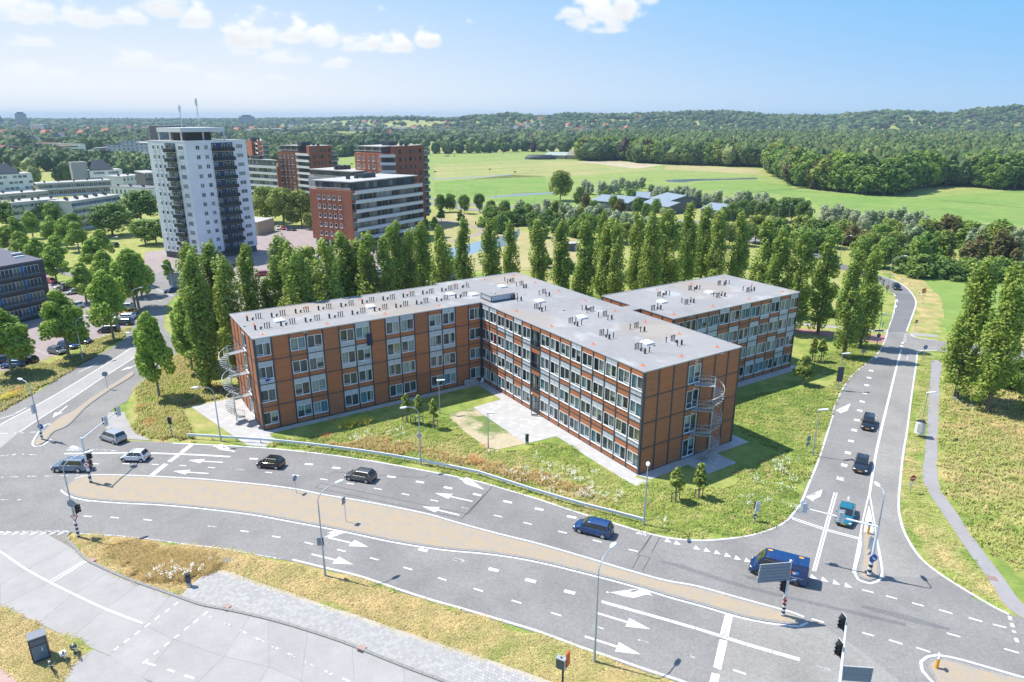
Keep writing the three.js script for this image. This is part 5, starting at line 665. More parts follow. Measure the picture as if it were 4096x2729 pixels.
{
  const [a, b, c] = [[-194.08,-297.32],[-179.29,-281.68],[-174.24,-307.49]]; const E = dir(b, c), [o] = lowBlock('apartment_block', 'pale four-storey flats with a blank white end wall behind the dark trees', b, c, 11, 11.5, paleM, flatM, 4, 12, 3.2, { vents: 10, gallery: true });
  const [e, f] = [[-200.17,-276.66],[-190.28,-291.29]]; lowBlock('apartment_block', 'pale flats with a flat roof left of the blank end wall', e, f, 11, 11.5, paleM, flatM, 4, 9, 2.4, { vents: 5 });
  const [g, h] = [[-244.14,-320.93],[-229.74,-344]]; lowBlock('apartment_block', 'grey three-storey flats with pink panels at the left edge', g, h, 10, 9.5, greyWallM, flatM, 3, 11, 2.6, { vents: 4 });
  const [i, j] = [[-275.76,-405.64],[-247.38,-430.39]]; lowBlock('gallery_flats', 'long two-storey gallery flats with white roof edge', i, j, 11, 7.5, mat([0.26, 0.24, 0.21], 0.9), flatM, 2, 16, 2.0, { trim: bandM, gallery: true, vents: 5, skip: 5 });
  for (const [p, q, l] of [[...[[-280.15,-465.05],[-265.94,-478.54]], 'white flats with a steep dark solar roof behind the gallery flats'], [...[[-320.87,-427.25],[-305.75,-445.9]], 'white flats with a steep dark solar roof at the left edge']]) {
    const [o, F, R] = lowBlock('solar_roof_flats', l, p, q, 14, 10.5, plasterM, flatM, 3, 9, 2.2, { end: 2, skip: 4 }), w = F.l * 0.74; part(o, 'solar_roof', slab([[0, 0], [w, 0], [w - 4, -9], [4, -9]], 0, 0.4).rotateX(0.72), slateM, F.at(0, 10.8, -0.5), F.rot); part(o, 'roof_gable', bx(w - 3, 5.6, 0.4, w / 2, 2.8, 0), slateM, F.at(0, 10.6, -7.4), F.rot); boxOn(o, 'stair_tower', F.at(-5, 0, -5).filter((_, k) => k !== 1), 0, 9, 16.5, 6, greyWallM, F.rot);
  }
  const [r1, r2] = [[-585.98,-784.78],[-567.74,-839.52]]; { const [o, F] = lowBlock('red_hall', 'dark red building with a low gabled roof at the left edge', r1, r2, 30, 8.5, mat([0.4, 0.06, 0.055], 0.8), mat([0.3, 0.05, 0.05], 0.8), 2, 14, 2.4, { cat: 'building' }); const g = new THREE.ExtrudeGeometry(new THREE.Shape([[-F.l / 2 - 1, 0], [F.l / 2 + 1, 0], [0, 5.4]].map((p) => new THREE.Vector2(...p))), { depth: 30, bevelEnabled: false }); part(o, 'gable_roof', g, mat([0.34, 0.05, 0.06], 0.8), F.at(F.l / 2, 8.8, -30), F.rot); part(o, 'gable_trim', merge([bar([-F.l / 2 - 1, 0, 30.1], [0, 5.5, 30.1], 0.3), bar([0, 5.5, 30.1], [F.l / 2 + 1, 0, 30.1], 0.3)]), frameM, F.at(F.l / 2, 8.8, -30), F.rot); }
  // terraced white flats stepping up to the right
  const st = [[-457.62,-714.67],[-425.92,-721.07],[-414.55,-726.28],[-400.15,-726.28],[-386.41,-726.28],[-364.84,-721.07]], ot = thing('terraced_flats', 'pale stepped terrace flats rising to a peak left of the white tower', 'flats'), hs = [10, 14, 18, 22, 20];
  for (let k = 0; k + 1 < st.length; k++) { const F = dir(st[k], st[k + 1]), A = F.at(0, 0, -14), B = F.at(F.l, 0, -14); walls(ot, [st[k], st[k + 1], [B[0], B[2]], [A[0], A[2]]], 0, hs[k], paleM, 'terrace_block'); part(ot, 'sloped_roof', slab([[0, 0], [F.l, 0], [F.l, -14], [0, -14]], 0, 0.5).rotateZ(k < 4 ? 0.06 : -0.1), flatM, F.at(0, hs[k] + 0.3, 0), F.rot); for (let f = 0; f < Math.floor(hs[k] / 3.2); f++) for (let s = 0; s < Math.max(3, Math.round(F.l / 5)); s++) cityWin(ot, F, (s + 0.5) * F.l / Math.max(3, Math.round(F.l / 5)), hs[k] - 1.8 - f * 3.2, 2, 1.5, undefined, false); for (let f = 1; f < 4; f++) part(ot, 'terrace_parapet', ubox(F.l, 1, 3), paleM, F.at(F.l / 2, f * 3.2, 1.5), F.rot); }
  const [m1, m2] = [[-223.93,-427.44],[-218.29,-432.55]]; lowBlock('dark_block', 'dark grey modern block just left of the white tower', m1, m2, 22, 12, darkWallM, flatM, 3, 3, 1.6, { cat: 'building', trim: bandM });
  const [n1, n2] = [[-250.32,-448.97],[-245.28,-467.06]]; lowBlock('white_block', 'low white modern flats with roof terraces beside the dark block', n1, n2, 14, 8, plasterM, flatM, 2, 6, 1.6, { vents: 5, trim: bandM });
  const [n3, n4] = [[-236.46,-409.55],[-207.85,-398.15]]; lowBlock('white_block', 'flat-roofed single row with white fronts before the dark block', n3, n4, 12, 5.5, plasterM, mat([0.2, 0.2, 0.21], 0.9), 1, 9, 1.6, { vents: 6, trim: bandM });
  const [s1, s2] = [[-99.72,-268.27],[-97.37,-280.43]]; lowBlock('service_building', 'windowless tan service building at the foot of the white tower', s1, s2, 9, 5, mat([0.42, 0.36, 0.28], 0.9), flatM, 1, 2, 0.6, { cat: 'building', skip: 1 });
  const [h1, h2] = [[-518.4,-1047.64],[-500.24,-1095.11]]; lowBlock('apartment_tower', 'brown apartment tower rising behind the white tower', h1, h2, 18, 33.5, mat([0.22, 0.15, 0.13], 0.9), flatM, 11, 7, 2.6, { cat: 'tower block', trim: bandM });
  const [k1, k2] = [[-1572.26,-2333.95],[-1426.82,-2179.03]]; lowBlock('apartment_tower', 'hazy square office block among trees on the far left', k1, k2, 20, 25, mat([0.22, 0.24, 0.28], 0.7), flatM, 7, 6, 4, { cat: 'tower block' });
  for (const [x, z, h, w, l] of [[-2120, -3100, 62, 34, 'tiny slab tower on the left horizon'], [-1330, -3600, 52, 60, 'tiny pale block on the horizon left of the white tower'], [-2250, -3150, 30, 22, 'tiny pointed church tower at the far left horizon']]) { const o2 = thing('distant_tower', l, 'tower', [x, 0, z]); part(o2, 'shaft', bx(w, h, w * 0.7, 0, h / 2, 0), mat([0.25, 0.26, 0.28], 0.9)); part(o2, 'top', l.includes('church') ? new THREE.ConeGeometry(w * 0.75, 40, 4).translate(0, h + 20, 0) : bx(w * 0.6, 6, w * 0.5, 0, h + 3, 0), slateM); }
}
// sheds with blue-grey roofs behind the poplars
function shed(label, a, b, depth, H, rise, roof, wall, cat = 'shed') {
  const F = dir(a, b), o = thing('long_shed', label, cat, [0, 0, 0], 0, 'long sheds'), A = F.at(0, 0, -depth), B = F.at(F.l, 0, -depth); walls(o, [a, b, [B[0], B[2]], [A[0], A[2]]], 0, H, wall);
  const sl = Math.hypot(depth / 2 + 0.5, rise), an = Math.atan2(rise, depth / 2); for (const s of [0, 1]) { const g = bx(F.l + 1, 0.18, sl, 0, 0, 0); part(o, 'roof_slope', g.rotateX(s ? -an : an), roof, F.at(F.l / 2, H + rise / 2, s ? -depth * 0.75 : -depth * 0.25), F.rot); }
  for (const e of [0, 1]) part(o, 'gable', new THREE.ExtrudeGeometry(new THREE.Shape([[0, 0], [depth, 0], [depth / 2, rise]].map((p) => new THREE.Vector2(...p))), { depth: 0.2, bevelEnabled: false }), wall, F.at(e ? F.l : 0.2, H, -depth), F.rot - Math.PI / 2);
  const n = Math.max(3, Math.round(F.l / 5)); for (let s = 0; s < n; s++) cityWin(o, F, (s + 0.5) * F.l / n, H * 0.6, 2.2, 1.1, undefined, false); return o;
}
{
  const rM = mat([0.24, 0.29, 0.34], 0.6), wM = mat([0.14, 0.15, 0.15], 0.8), farmR = mat([0.26, 0.22, 0.2], 0.8), farmG = mat([0.34, 0.4, 0.36], 0.7), farmW = mat([0.35, 0.26, 0.2], 0.9);
  const S = (l, q, d, h, r, rm, wm, c) => shed(l, q[0], q[1], d, h, r, rm, wm, c);
  S('blue-grey roofed shed with the highest ridge behind the willows', [[72,-362.85],[78.22,-348.19]], 22, 4, 2.5, rM, wM); S('long low blue-grey roofed shed left of the high-ridged one', [[40.46,-352.95],[56.87,-341.28]], 24, 4, 2, rM, wM); S('blue-grey roofed shed in the middle of the group', [[60.75,-365.41],[71.72,-362.85]], 20, 4, 2.2, rM, wM); S('blue-grey roofed shed in front of the high-ridged one', [[63.95,-344.7],[74.18,-329.41]], 16, 3.6, 1.6, rM, wM); S('blue-grey roofed shed half hidden by willows on the right', [[87.76,-320.05],[96.47,-310.36]], 18, 4, 2, rM, wM);
  S('farm shed with pale green roof and open front beside the meadow', [[37.11,-802.24],[59.8,-791.48]], 26, 4, 3, farmG, farmW, 'farm shed'); S('brown-roofed farm barn at the end of the sand track', [[61.02,-791.48],[78.7,-785.16]], 30, 4.2, 4, farmR, farmW, 'farm barn');
  const hp = [[31.74,-791.48]][0], o = solo('silage_heap', (() => { const g = new THREE.SphereGeometry(1, 20, 10, 0, 6.2832, 0, 1.5708), p = g.attributes.position; for (let i = 0; i < p.count; i++) { const k = 1 + 0.1 * fbm(p.getX(i) * 4, p.getY(i) * 4, p.getZ(i) * 4, 2); p.setXYZ(i, p.getX(i) * 18 * k, Math.min(p.getY(i) * 1.35, 0.95) * 5 * k, p.getZ(i) * 9 * k); } g.computeVertexNormals(); return g.translate(hp[0], 0, hp[1]); })(), mat([0.035, 0.045, 0.055], 0.6), 'black sheeted silage heap beside the farm shed', 'silage heap');
  const wv = [[313.45,-537.12]][0]; { const q = thing('white_villa', 'white modern building glimpsed between trunks in the wood', 'building', [wv[0], 0, wv[1]], -0.1); part(q, 'wall', bx(46, 11, 14, 0, 5.5, -4), plasterM); part(q, 'upper_storey', bx(30, 4, 10, -4, 13, -4), frameM); part(q, 'roof', bx(47, 0.4, 15, 0, 11.2, -4), flatM); for (let k = 0; k < 8; k++) for (const y of [3, 7]) { const w2 = part(q, 'window', bx(3, 2, 0.2, -19 + k * 5.4, y, 3.05), frameM); part(w2, 'pane', bx(2.7, 1.7, 0.1, -19 + k * 5.4, y, 3.12), winM[k % 4]); } }
}
// houses far off among the trees
{
  const r = rng(808), wallsM = [mat([0.62, 0.6, 0.57], 0.9), mat([0.36, 0.25, 0.2], 0.9), mat([0.5, 0.48, 0.46], 0.9)], roofs = [mat([0.46, 0.17, 0.1], 0.9), mat([0.2, 0.2, 0.22], 0.8), mat([0.26, 0.25, 0.26], 0.8)], gw = bx(11, 6.2, 9, 0, 3.1, 0), gr = new THREE.ExtrudeGeometry(new THREE.Shape([[-5, 0], [5, 0], [0, 4.6]].map((p) => new THREE.Vector2(...p))), { depth: 11.6, bevelEnabled: false }).translate(0, 6.2, -5.8).rotateY(Math.PI / 2), ch = bx(0.8, 2, 0.8, 3.6, 10.6, 0);
    const A = [[-514.43,-2260.28],[-409.53,-2330.04],[-206.7,-2073.86],[-107.46,-1991.65],[0.06,-2018.33],[20.71,-2260.28],[106.53,-2330.04]], line = smooth(A, 10), B = [[179.13,-2260.28],[157.7,-1845.25],[209.88,-1965.67],[398.55,-3156.74],[296.21,-2260.28],[470.73,-3223.91],[284.58,-2073.86],[295.98,-1940.36],[348.67,-2178.7],[416.75,-2443.1],[449.71,-2545.99],[641.19,-3293.99],[571.94,-2913.79],[27.6,-2260.28],[54.98,-2404.22],[100.84,-2545.99],[190.69,-2913.79],[192.37,-2102.78],[212.54,-2178.7],[-311.25,-2260.28],[-234.06,-2545.99],[-204.49,-2260.28],[-606.58,-2779.99],[-630.34,-3061.05],[-566.68,-2970.97],[-827.37,-2443.1],[-803.08,-2483.25],[-777.97,-2524.73],[-307.06,-1790.36]], C = [[-1553.27,-2483.25],[-1558.07,-2443.1],[-1675.8,-2970.97],[-1034.8,-2657.88],[-1102.86,-2913.79],[-948.83,-2545.99],[-874.32,-2404.22],[-1852.23,-4094.18],[-1688.03,-2913.79],[-1674.97,-2705.42],[-2752.3,-7742.01],[-2390.39,-6868.95],[-845.97,-2443.1],[-1314.16,-1845.25],[-1576.46,-2260.28],[-1507.59,-2260.28],[-1193.1,-1845.25],[-1310.25,-2102.78],[-865.23,-1411.61],[-1338.85,-2260.28],[-819.06,-1289.95],[-829.11,-1236.58],[-1076.26,-1643.57],[-1214.87,-2260.28],[-1172.42,-2102.78],[-1256.71,-2443.1],[-2007.21,-2913.79],[-2278.63,-3223.91],[-990.92,-1643.57],[-1532.87,-2913.79],[-989.34,-1738.63],[-757.76,-1965.67],[-677.88,-1845.25],[-915.27,-2260.28]];
  for (let i = 0; i < 36; i++) { const p = line[Math.floor((i + 0.5) * line.length / 36)]; farHouses.push(p); const o = thing('row_house', 'pale house with grey roof in the far row beyond the fields', 'house', [p[0], hill(...p), p[1]], 0.15 * (r() - 0.5), 'far row of houses beyond the fields'); o.scale.setScalar(1.25); part(o, 'wall', gw, wallsM[i % 3]); const rf = part(o, 'roof', gr, roofs[1 + i % 2]); part(rf, 'chimney', ch, wallsM[1]); }
  for (const p of [...B, ...C]) { farHouses.push(p); const o = thing('village_house', 'small house with red roof among the far trees', 'house', [p[0], hill(...p), p[1]], r() * 3, 'red-roofed houses among the far trees'); o.scale.setScalar(1.3 + r() * 0.5); part(o, 'wall', gw, wallsM[Math.floor(r() * 3)]); const rf = part(o, 'roof', gr, roofs[r() < 0.75 ? 0 : 1]); part(rf, 'chimney', ch, wallsM[1]); }
  // low town blocks with flat roofs on the far left
  const tb = [[-917.79,-1289.95],[-823.81,-1187.41],[-771.65,-1141.96],[-684.2,-1042.08],[-699.67,-1099.82],[-618.55,-990.02],[-597.54,-928.1],[-954.24,-1558.3],[-830.69,-1411.61],[-732.17,-1289.95],[-1001.65,-1845.25],[-1106.38,-1643.57],[-1085.19,-1558.3],[-1455.93,-2260.28],[-1311.3,-2260.28],[-1084.89,-1738.63],[-1459.59,-2657.88],[-1190.77,-2260.28],[-1359.51,-2260.28],[-1750.88,-2657.88],[-1444.87,-2102.78],[-1593.68,-2260.28],[-1807.98,-3223.91],[-863.61,-2260.28],[-765.35,-2102.78],[-1278.5,-3223.91],[-1179.96,-3156.74],[-1539.61,-3607.5],[-1684.29,-4094.18],[-970.41,-2779.99],[-1043.63,-3156.74],[-910.48,-2913.79],[-968.59,-3293.99],[-795.22,-2913.79],[-803.59,-3156.74],[-579.04,-2545.99],[-511.13,-2443.1],[-478.26,-2545.99],[-362.91,-2260.28],[-290.13,-2178.7],[-269.62,-2348.16],[-176.12,-2294.63],[-87.41,-2260.28]], cols = [paleM, plasterM, greyWallM, mat([0.36, 0.24, 0.19], 0.9)], blockG = bx(1, 1, 1, 0, 0.5, 0);
  tb.forEach((p, i) => { const w = 22 + 26 * r(), d = 10 + 5 * r(), h = 6.5 + 5 * r(); farHouses.push(p, [p[0] - w * 0.35, p[1]], [p[0] + w * 0.35, p[1]]); const o = thing('town_block', 'low flat-roofed town block among trees in the far distance', 'building', [p[0], hill(...p), p[1]], 0.5 * (r() - 0.5), 'low town blocks among far trees'); part(o, 'wall', blockG, cols[Math.floor(r() * 4)]).scale.set(w, h, d); const rf = part(o, 'roof', blockG, i % 3 ? flatM : roofs[0], [0, h, 0]); rf.scale.set(w + 1, 0.6, d + 1); for (let f = 0; f < 2; f++) part(o, 'window_band', blockG, winM[f], [0, h * (0.18 + 0.42 * f), d / 2 + 0.05]).scale.set(w * 0.9, h * 0.18, 0.12); });
  const bp = [[-782.89,-2348.16]][0], o = thing('long_hall', 'long white-roofed hall far behind the middle brick tower', 'hall', [bp[0], 0, bp[1]]); part(o, 'wall', bx(95, 9, 40, 0, 4.5, 0), mat([0.1, 0.13, 0.17], 0.8)); part(o, 'roof', bx(97, 2, 42, 0, 10, 0), frameM);
}

// ---------- trees, shrubs, woods ----------
function leaves(blobs, n, size, seed, o = {}) {
  const { inner = 0.22, flat = 0.35, droop = 0 } = o, r = rng(seed), wsum = [], P = new Float32Array(n * 12), Nn = new Float32Array(n * 12), C = new Float32Array(n * 12), I = new Uint32Array(n * 6); let t = 0;
  for (const b of blobs) { t += Math.pow(b[3] * b[4] * b[5], 0.66); wsum.push(t); }
  const v = V3(), nrm = V3(), a = V3(), b = V3(), g = () => (r() + r() + r()) * 2 / 3 - 1;
  for (let i = 0; i < n; i++) {
    const q = r() * t; let k = 0; while (wsum[k] < q) k++; const B = blobs[k];
    v.set(g(), g(), g()).normalize(); const rad = r() < inner ? Math.cbrt(r()) * 0.9 : 0.86 + 0.2 * r();
    const x = B[0] + v.x * B[3] * rad, y = B[1] + v.y * B[4] * rad, z = B[2] + v.z * B[5] * rad;
    nrm.set(v.x / B[3], v.y / B[4], v.z / B[5]).normalize(); const out = nrm.clone();
    nrm.lerp(V3(g(), g() + flat, g()), 0.72).normalize(); if (nrm.dot(out) < 0) nrm.negate();
    a.set(g(), g() - droop, g()).cross(nrm).normalize(); b.copy(nrm).cross(a); const s = size * (0.65 + 0.7 * r()), w = s * (0.7 + 0.3 * r());
    const cs = [[-1, -1], [1, -0.8], [0.8, 1], [-0.9, 0.9]], tone = 0.78 + 0.44 * r(), yl = (r() - 0.5) * 0.28, sn = out.lerp(nrm, 0.6).normalize();
    for (let c = 0; c < 4; c++) {
      const m = i * 12 + c * 3; P[m] = x + (a.x * cs[c][0] * w + b.x * cs[c][1] * s) * 0.5; P[m + 1] = y + (a.y * cs[c][0] * w + b.y * cs[c][1] * s) * 0.5; P[m + 2] = z + (a.z * cs[c][0] * w + b.z * cs[c][1] * s) * 0.5;
      Nn[m] = sn.x; Nn[m + 1] = sn.y; Nn[m + 2] = sn.z; C[m] = tone * (1 + yl); C[m + 1] = tone; C[m + 2] = tone * (1 - yl);
    }
    I.set([i * 4, i * 4 + 1, i * 4 + 2, i * 4, i * 4 + 2, i * 4 + 3], i * 6);
  }
  const G = new THREE.BufferGeometry(); G.setAttribute('position', new THREE.BufferAttribute(P, 3)); G.setAttribute('normal', new THREE.BufferAttribute(Nn, 3)); G.setAttribute('color', new THREE.BufferAttribute(C, 3)); G.setIndex(new THREE.BufferAttribute(I, 1)); return G;
}
const leafM = (c, tr = 0.45) => new THREE.MeshPhysicalMaterial({ color: lin(...c), roughness: 0.62, vertexColors: true, side: THREE.DoubleSide, transmission: tr, thickness: 0, specularIntensity: 0.3 });
const solidLeafM = (c) => new THREE.MeshStandardMaterial({ color: lin(...c), roughness: 0.8, vertexColors: true, side: THREE.DoubleSide });
const barkM = mat([0.16, 0.13, 0.1], 0.95), paleBarkM = mat([0.26, 0.23, 0.18], 0.95);
const POP = [[0.365, 0.465, 0.09], [0.33, 0.435, 0.088], [0.4, 0.49, 0.105]].map((c) => leafM(c)), STREET = [[0.4, 0.55, 0.09], [0.37, 0.51, 0.085], [0.45, 0.58, 0.12]].map((c) => leafM(c, 0.5)), DARKT = [[0.22, 0.34, 0.07], [0.27, 0.4, 0.075], [0.19, 0.3, 0.075], [0.34, 0.41, 0.09]].map((c) => leafM(c)), SILVER = [[0.5, 0.56, 0.36], [0.43, 0.51, 0.29], [0.56, 0.6, 0.42]].map((c) => leafM(c)), WARM = leafM([0.22, 0.2, 0.07]), PURPLE = leafM([0.1, 0.055, 0.06]);
const limb = (a, b, r0, r1) => bar(a, b, r0, 6, r1);
function poplarGeo(seed) {
  const r = rng(seed), H = 22, blobs = [], tr = [limb([0, 0, 0], [0, H * 0.55, 0], 0.34, 0.2), limb([0, H * 0.55, 0], [0.1, H * 0.93, 0], 0.2, 0.05)];
  const prof = (t) => (t < 0.1 ? 0.35 + 4 * t : 1) * Math.pow(Math.sin(Math.PI * clamp(0.17 + t * 0.8)), 0.55);
  const lean = (r() - 0.5) * 0.9, R = 2.2 + r() * 0.65, low = 0.07 + 0.07 * r();
  for (let i = 0; i < 74; i++) {
    const t = low + (0.97 - low) * Math.pow((i + r()) / 74, 0.95), p = prof(t), a = r() * 6.283, d = R * p * (0.25 + 0.55 * r()), w = 0.38 + 0.6 * p * (0.5 + 0.6 * r()), x = Math.cos(a) * d + lean * t, z = Math.sin(a) * d, y = t * H;
    blobs.push([x, y, z, w, w * (1.5 + r() * 1.1), w]); if (i % 4 === 0) tr.push(limb([lean * t * 0.6, Math.max(1.2, y - 3.4), 0], [x * 0.85, y, z * 0.85], 0.09, 0.02));
  }
  blobs.push([lean, H * 0.965, 0, 0.4, 1.0, 0.4]);
  return [leaves(blobs, 9000, 0.29, seed + 5, { droop: 0.2 }), merge(tr)];
}
function crownGeo(seed, H, R, base, n, size, shape = 'round') {
  const r = rng(seed), blobs = [], tr = [limb([0, 0, 0], [0, H * 0.62, 0], H * 0.018 + 0.05, H * 0.012)], nb = 46;
  for (let i = 0; i < nb; i++) {
    const t = Math.pow(r(), 0.85), a = r() * 6.283, prof = shape === 'cone' ? Math.pow(1 - t, 0.62) * (t < 0.12 ? 0.6 + 3.3 * t : 1) : shape === 'bush' ? Math.sqrt(1 - t * t) : Math.pow(Math.sin(Math.PI * clamp(0.16 + 0.8 * t)), 0.6);
    const d = R * prof * (0.35 + 0.5 * r()), w = R * (0.2 + 0.16 * r()) * (0.55 + 0.6 * prof), y = base + (H - base) * (0.05 + 0.88 * t), x = Math.cos(a) * d, z = Math.sin(a) * d;
    blobs.push([x, y, z, w, w * (0.75 + 0.3 * r()), w]); if (i % 5 === 0) tr.push(limb([0, base + (y - base) * 0.3, 0], [x * 0.8, y, z * 0.8], H * 0.008, 0.03));
  }
  return [leaves(blobs, n, size, seed + 9), merge(tr)];
}
function willowGeo(seed, H, R, n, size) {
  const r = rng(seed), blobs = [], tr = [limb([0, 0, 0], [0, H * 0.5, 0], 0.22, 0.1)];
  for (let i = 0; i < 34; i++) { const a = r() * 6.283, t = r(), d = R * (0.15 + 0.75 * r()) * (1 - 0.45 * t), w = R * (0.16 + 0.12 * r()), y = H * (0.1 + 0.8 * t), x = Math.cos(a) * d, z = Math.sin(a) * d; blobs.push([x, y, z, w, w * (1.3 + r()), w]); if (i % 6 === 0) tr.push(limb([0, y * 0.3, 0], [x, y, z], 0.07, 0.02)); }
  return [leaves(blobs, n, size, seed + 3), merge(tr)];
}
const protos = {};
function proto(kind, k) {
  const key = kind + k; if (protos[key]) return protos[key];
  const s = k * 101 + kind.length * 7;
  const g = kind === 'poplar' ? poplarGeo(s) : kind === 'street' ? crownGeo(s, 14, 5.0, 3.6, 9000, 0.4, 'cone') : kind === 'round' ? crownGeo(s, 13, 5.6, 2.6, 5200, 0.5) : kind === 'forest' ? crownGeo(s, 20, 7.4, 2, 2300, 1.15) : kind === 'bush' ? crownGeo(s, 6, 4.0, 0.1, 2600, 0.5, 'bush') : kind === 'sapling' ? crownGeo(s, 4.6, 0.95, 1.6, 520, 0.28, 'cone') : kind === 'young' ? crownGeo(s, 8.5, 2.8, 2.2, 2200, 0.42, 'cone') : willowGeo(s, 9, 3.6, 2600, 0.5);
  return (protos[key] = g);
}
const TREE = { poplar: ['poplar_tree', 'poplar'], street: ['street_tree', 'tree'], round: ['broadleaf_tree', 'tree'], forest: ['woodland_tree', 'tree'], bush: ['shrub', 'shrub'], sapling: ['staked_sapling', 'sapling'], young: ['young_tree', 'tree'], willow: ['willow_tree', 'willow'] };
const tr0 = rng(4242);
function plant(kind, [x, z], h, m, label, group, y = 0, wide = 1) {
  const k = Math.floor(tr0() * (kind === 'poplar' ? 6 : 4)), [cg, tg] = proto(kind, k), H0 = { poplar: 22, street: 14, round: 13, forest: 20, bush: 6, sapling: 4.6, young: 8.5, willow: 9 }[kind];
  const o = thing(TREE[kind][0], label, TREE[kind][1], [x, y, z], tr0() * 6.283, group); const s = h / H0; o.scale.set(s * wide, s, s * wide);
  part(o, 'trunk', tg, kind === 'poplar' || kind === 'round' ? barkM : paleBarkM); part(o, 'crown', cg, m); return o;
}
const pick = (l) => l[Math.floor(tr0() * l.length)];

// the row of poplars behind the building
{
  const rows = [...[[-57.72,-120.98],[-54.87,-121.65],[-47.1,-110.13],[-47.38,-119.68],[-45.34,-130.16],[-40.97,-122.99],[-36.28,-112.96],[-35.89,-118.4],[-34.44,-125.06],[-34.5,-135.67],[-28.97,-125.06],[-28.44,-132.47],[-24.84,-128.67],[-26.02,-148.14],[-20.44,-135.67],[-19.98,-148.14],[-15.01,-143.44],[-10.91,-153.13],[-4.61,-151.1],[-0.2,-149.01],[6.09,-151],[10.96,-149.01],[16.05,-149.01],[22.08,-166.43],[20.85,-149.01],[22.69,-146.13],[29.93,-162.87],[34.01,-164.04],[38.84,-170.13],[47.16,-182.27],[49.93,-176.68],[50.79,-167.64],[55.17,-164.04],[56.61,-152.01],[55.33,-139.8],[58.39,-135.59]]];
  const xs = rows.map((p, i) => [p, Math.atan2(p[0], -p[1])]).sort((a, b) => a[1] - b[1]);
  xs.forEach(([q], i) => { const h = 20.8 + 3.2 * tr0(), k = (44 - h) / 21.4, p = [q[0] * k, q[1] * k]; const o = plant('poplar', p, h, pick(POP), `tall slim poplar, ${ORD[i]} from the left in the row behind the apartment blocks`, 'poplars in a row behind the apartment blocks', 0, (i > xs.length - 9 ? 1.15 : 1.06) * (0.88 + 0.3 * tr0())); o.rotation.x = (tr0() - 0.5) * 0.06; o.rotation.z = (tr0() - 0.5) * 0.06; });
  for (const [p, h, l] of [[[[65.84,-140.15]][0], 21, 'poplar beside the red cycle path, closest to the rear apartment block'], [[[64.05,-124.37]][0], 21, 'left one of two poplars beside the junction of the branch road'], [[[70.23,-130.62]][0], 20.5, 'right one of two poplars beside the junction of the branch road'], [[[73.08,-103.96]][0], 23.6, 'broad poplar across the branch road, nearest to the east footpath'], [[[75.03,-98.92]][0], 23.4, 'second poplar across the branch road, in the rough field'], [[81.5, -97.5], 23, 'poplar cut by the right edge, in the rough field'], [[[-52.06,-108.98]][0], 23.2, 'poplar with a bushy foot next to the west spiral stair'], [[[-47.52,-127.88]][0], 14.8, 'short poplar half the height of its row, over the west roof end']]) plant('poplar', p, h, pick(POP), l, 'poplars around the apartment blocks', 0, 1.1);
}
// street trees on the left
for (const [p, h, l, w] of [[[[-58.44,-104.65]][0], 14.7, 'street tree on the dry corner lawn in front of the approach road', 0.68], [[[-58.4,-116.92]][0], 14, 'street tree against the western poplars', 0.75], [[[-85.36,-124.06]][0], 13.6, 'street tree on the verge between parked blue car and approach road', 1.05], [[[-90.14,-115.25]][0], 12.5, 'street tree at the left edge of the photo above two parked cars', 1.15], [[[-83.17,-135.6]][0], 14.8, 'street tree in front of a parked black hatchback on the verge', 0.9], [[[-90.63,-158.5]][0], 15, 'tall street tree next to the white parked cars', 1.0], [[[-90.87,-160.48]][0], 14.5, 'street tree overlapping its tall neighbour by the white parked cars', 1.0]])
  plant('street', p, h, pick(STREET), l, 'street trees by the car park', 0, w);
{
  const far = [[-179.56,-246.45],[-183.88,-261.51],[-167.79,-248.74],[-159,-242.25],[-149.89,-234.25],[-131,-216.3],[-103.23,-182.33],[-109.93,-180.74],[-127.78,-187.27],[-141.69,-201.37],[-106.12,-164.82],[-95.9,-171.72],[-167.47,-225.53],[-155.29,-214.1],[-138.68,-205.72],[-124.07,-199.84]], w = ['by the flat roof', 'second in the avenue', 'third in the avenue', 'fourth in the avenue', 'fifth in the avenue', 'before the dark round trees', 'at the side street mouth', 'beside the lamp post', 'near the flat-roofed block', 'behind the flat-roofed block', 'along the approach road bend', 'nearest to the white tower', 'at the far left edge', 'next to the far left edge', 'in the middle of the avenue', 'closest to the park lawn'];
  far.forEach((p, i) => plant('street', p, 10.5, pick(STREET), 'light green avenue tree ' + w[i], 'avenue trees beyond the car park', 0, 1.15));
}
plant('young', [[-95.32,-185.64]][0], 7, STREET[0], 'small young street tree beside the advertising board', 'young trees');
for (const [p, h, l, w] of [[[[-156.99,-268.04]][0], 13, 'large dark round tree left of the white tower', 1.5], [[[-161.21,-298.46]][0], 15, 'tallest dark tree behind the round ones left of the white tower', 1.4], [[[-129.88,-248.07]][0], 9.5, 'rounded tree at the foot of the white tower', 1.5], [[[-134.29,-248.85]][0], 9, 'rounded tree second from the white tower', 1.3], [[[-198.01,-286.27]][0], 12, 'dark tree in front of the pale flats', 1.3], [[[-188.22,-284.3]][0], 12, 'dark tree before the end wall of the pale flats', 1.1], [[[-204.69,-280.44]][0], 12, 'dark tree at the left edge in front of the pale flats', 1.4], [[[-175.76,-274.33]][0], 8, 'spindly tree beside the end wall of the pale flats', 1]])
  plant('round', p, h, pick(DARKT), l, 'dark round trees around the pale flats', 0, w);
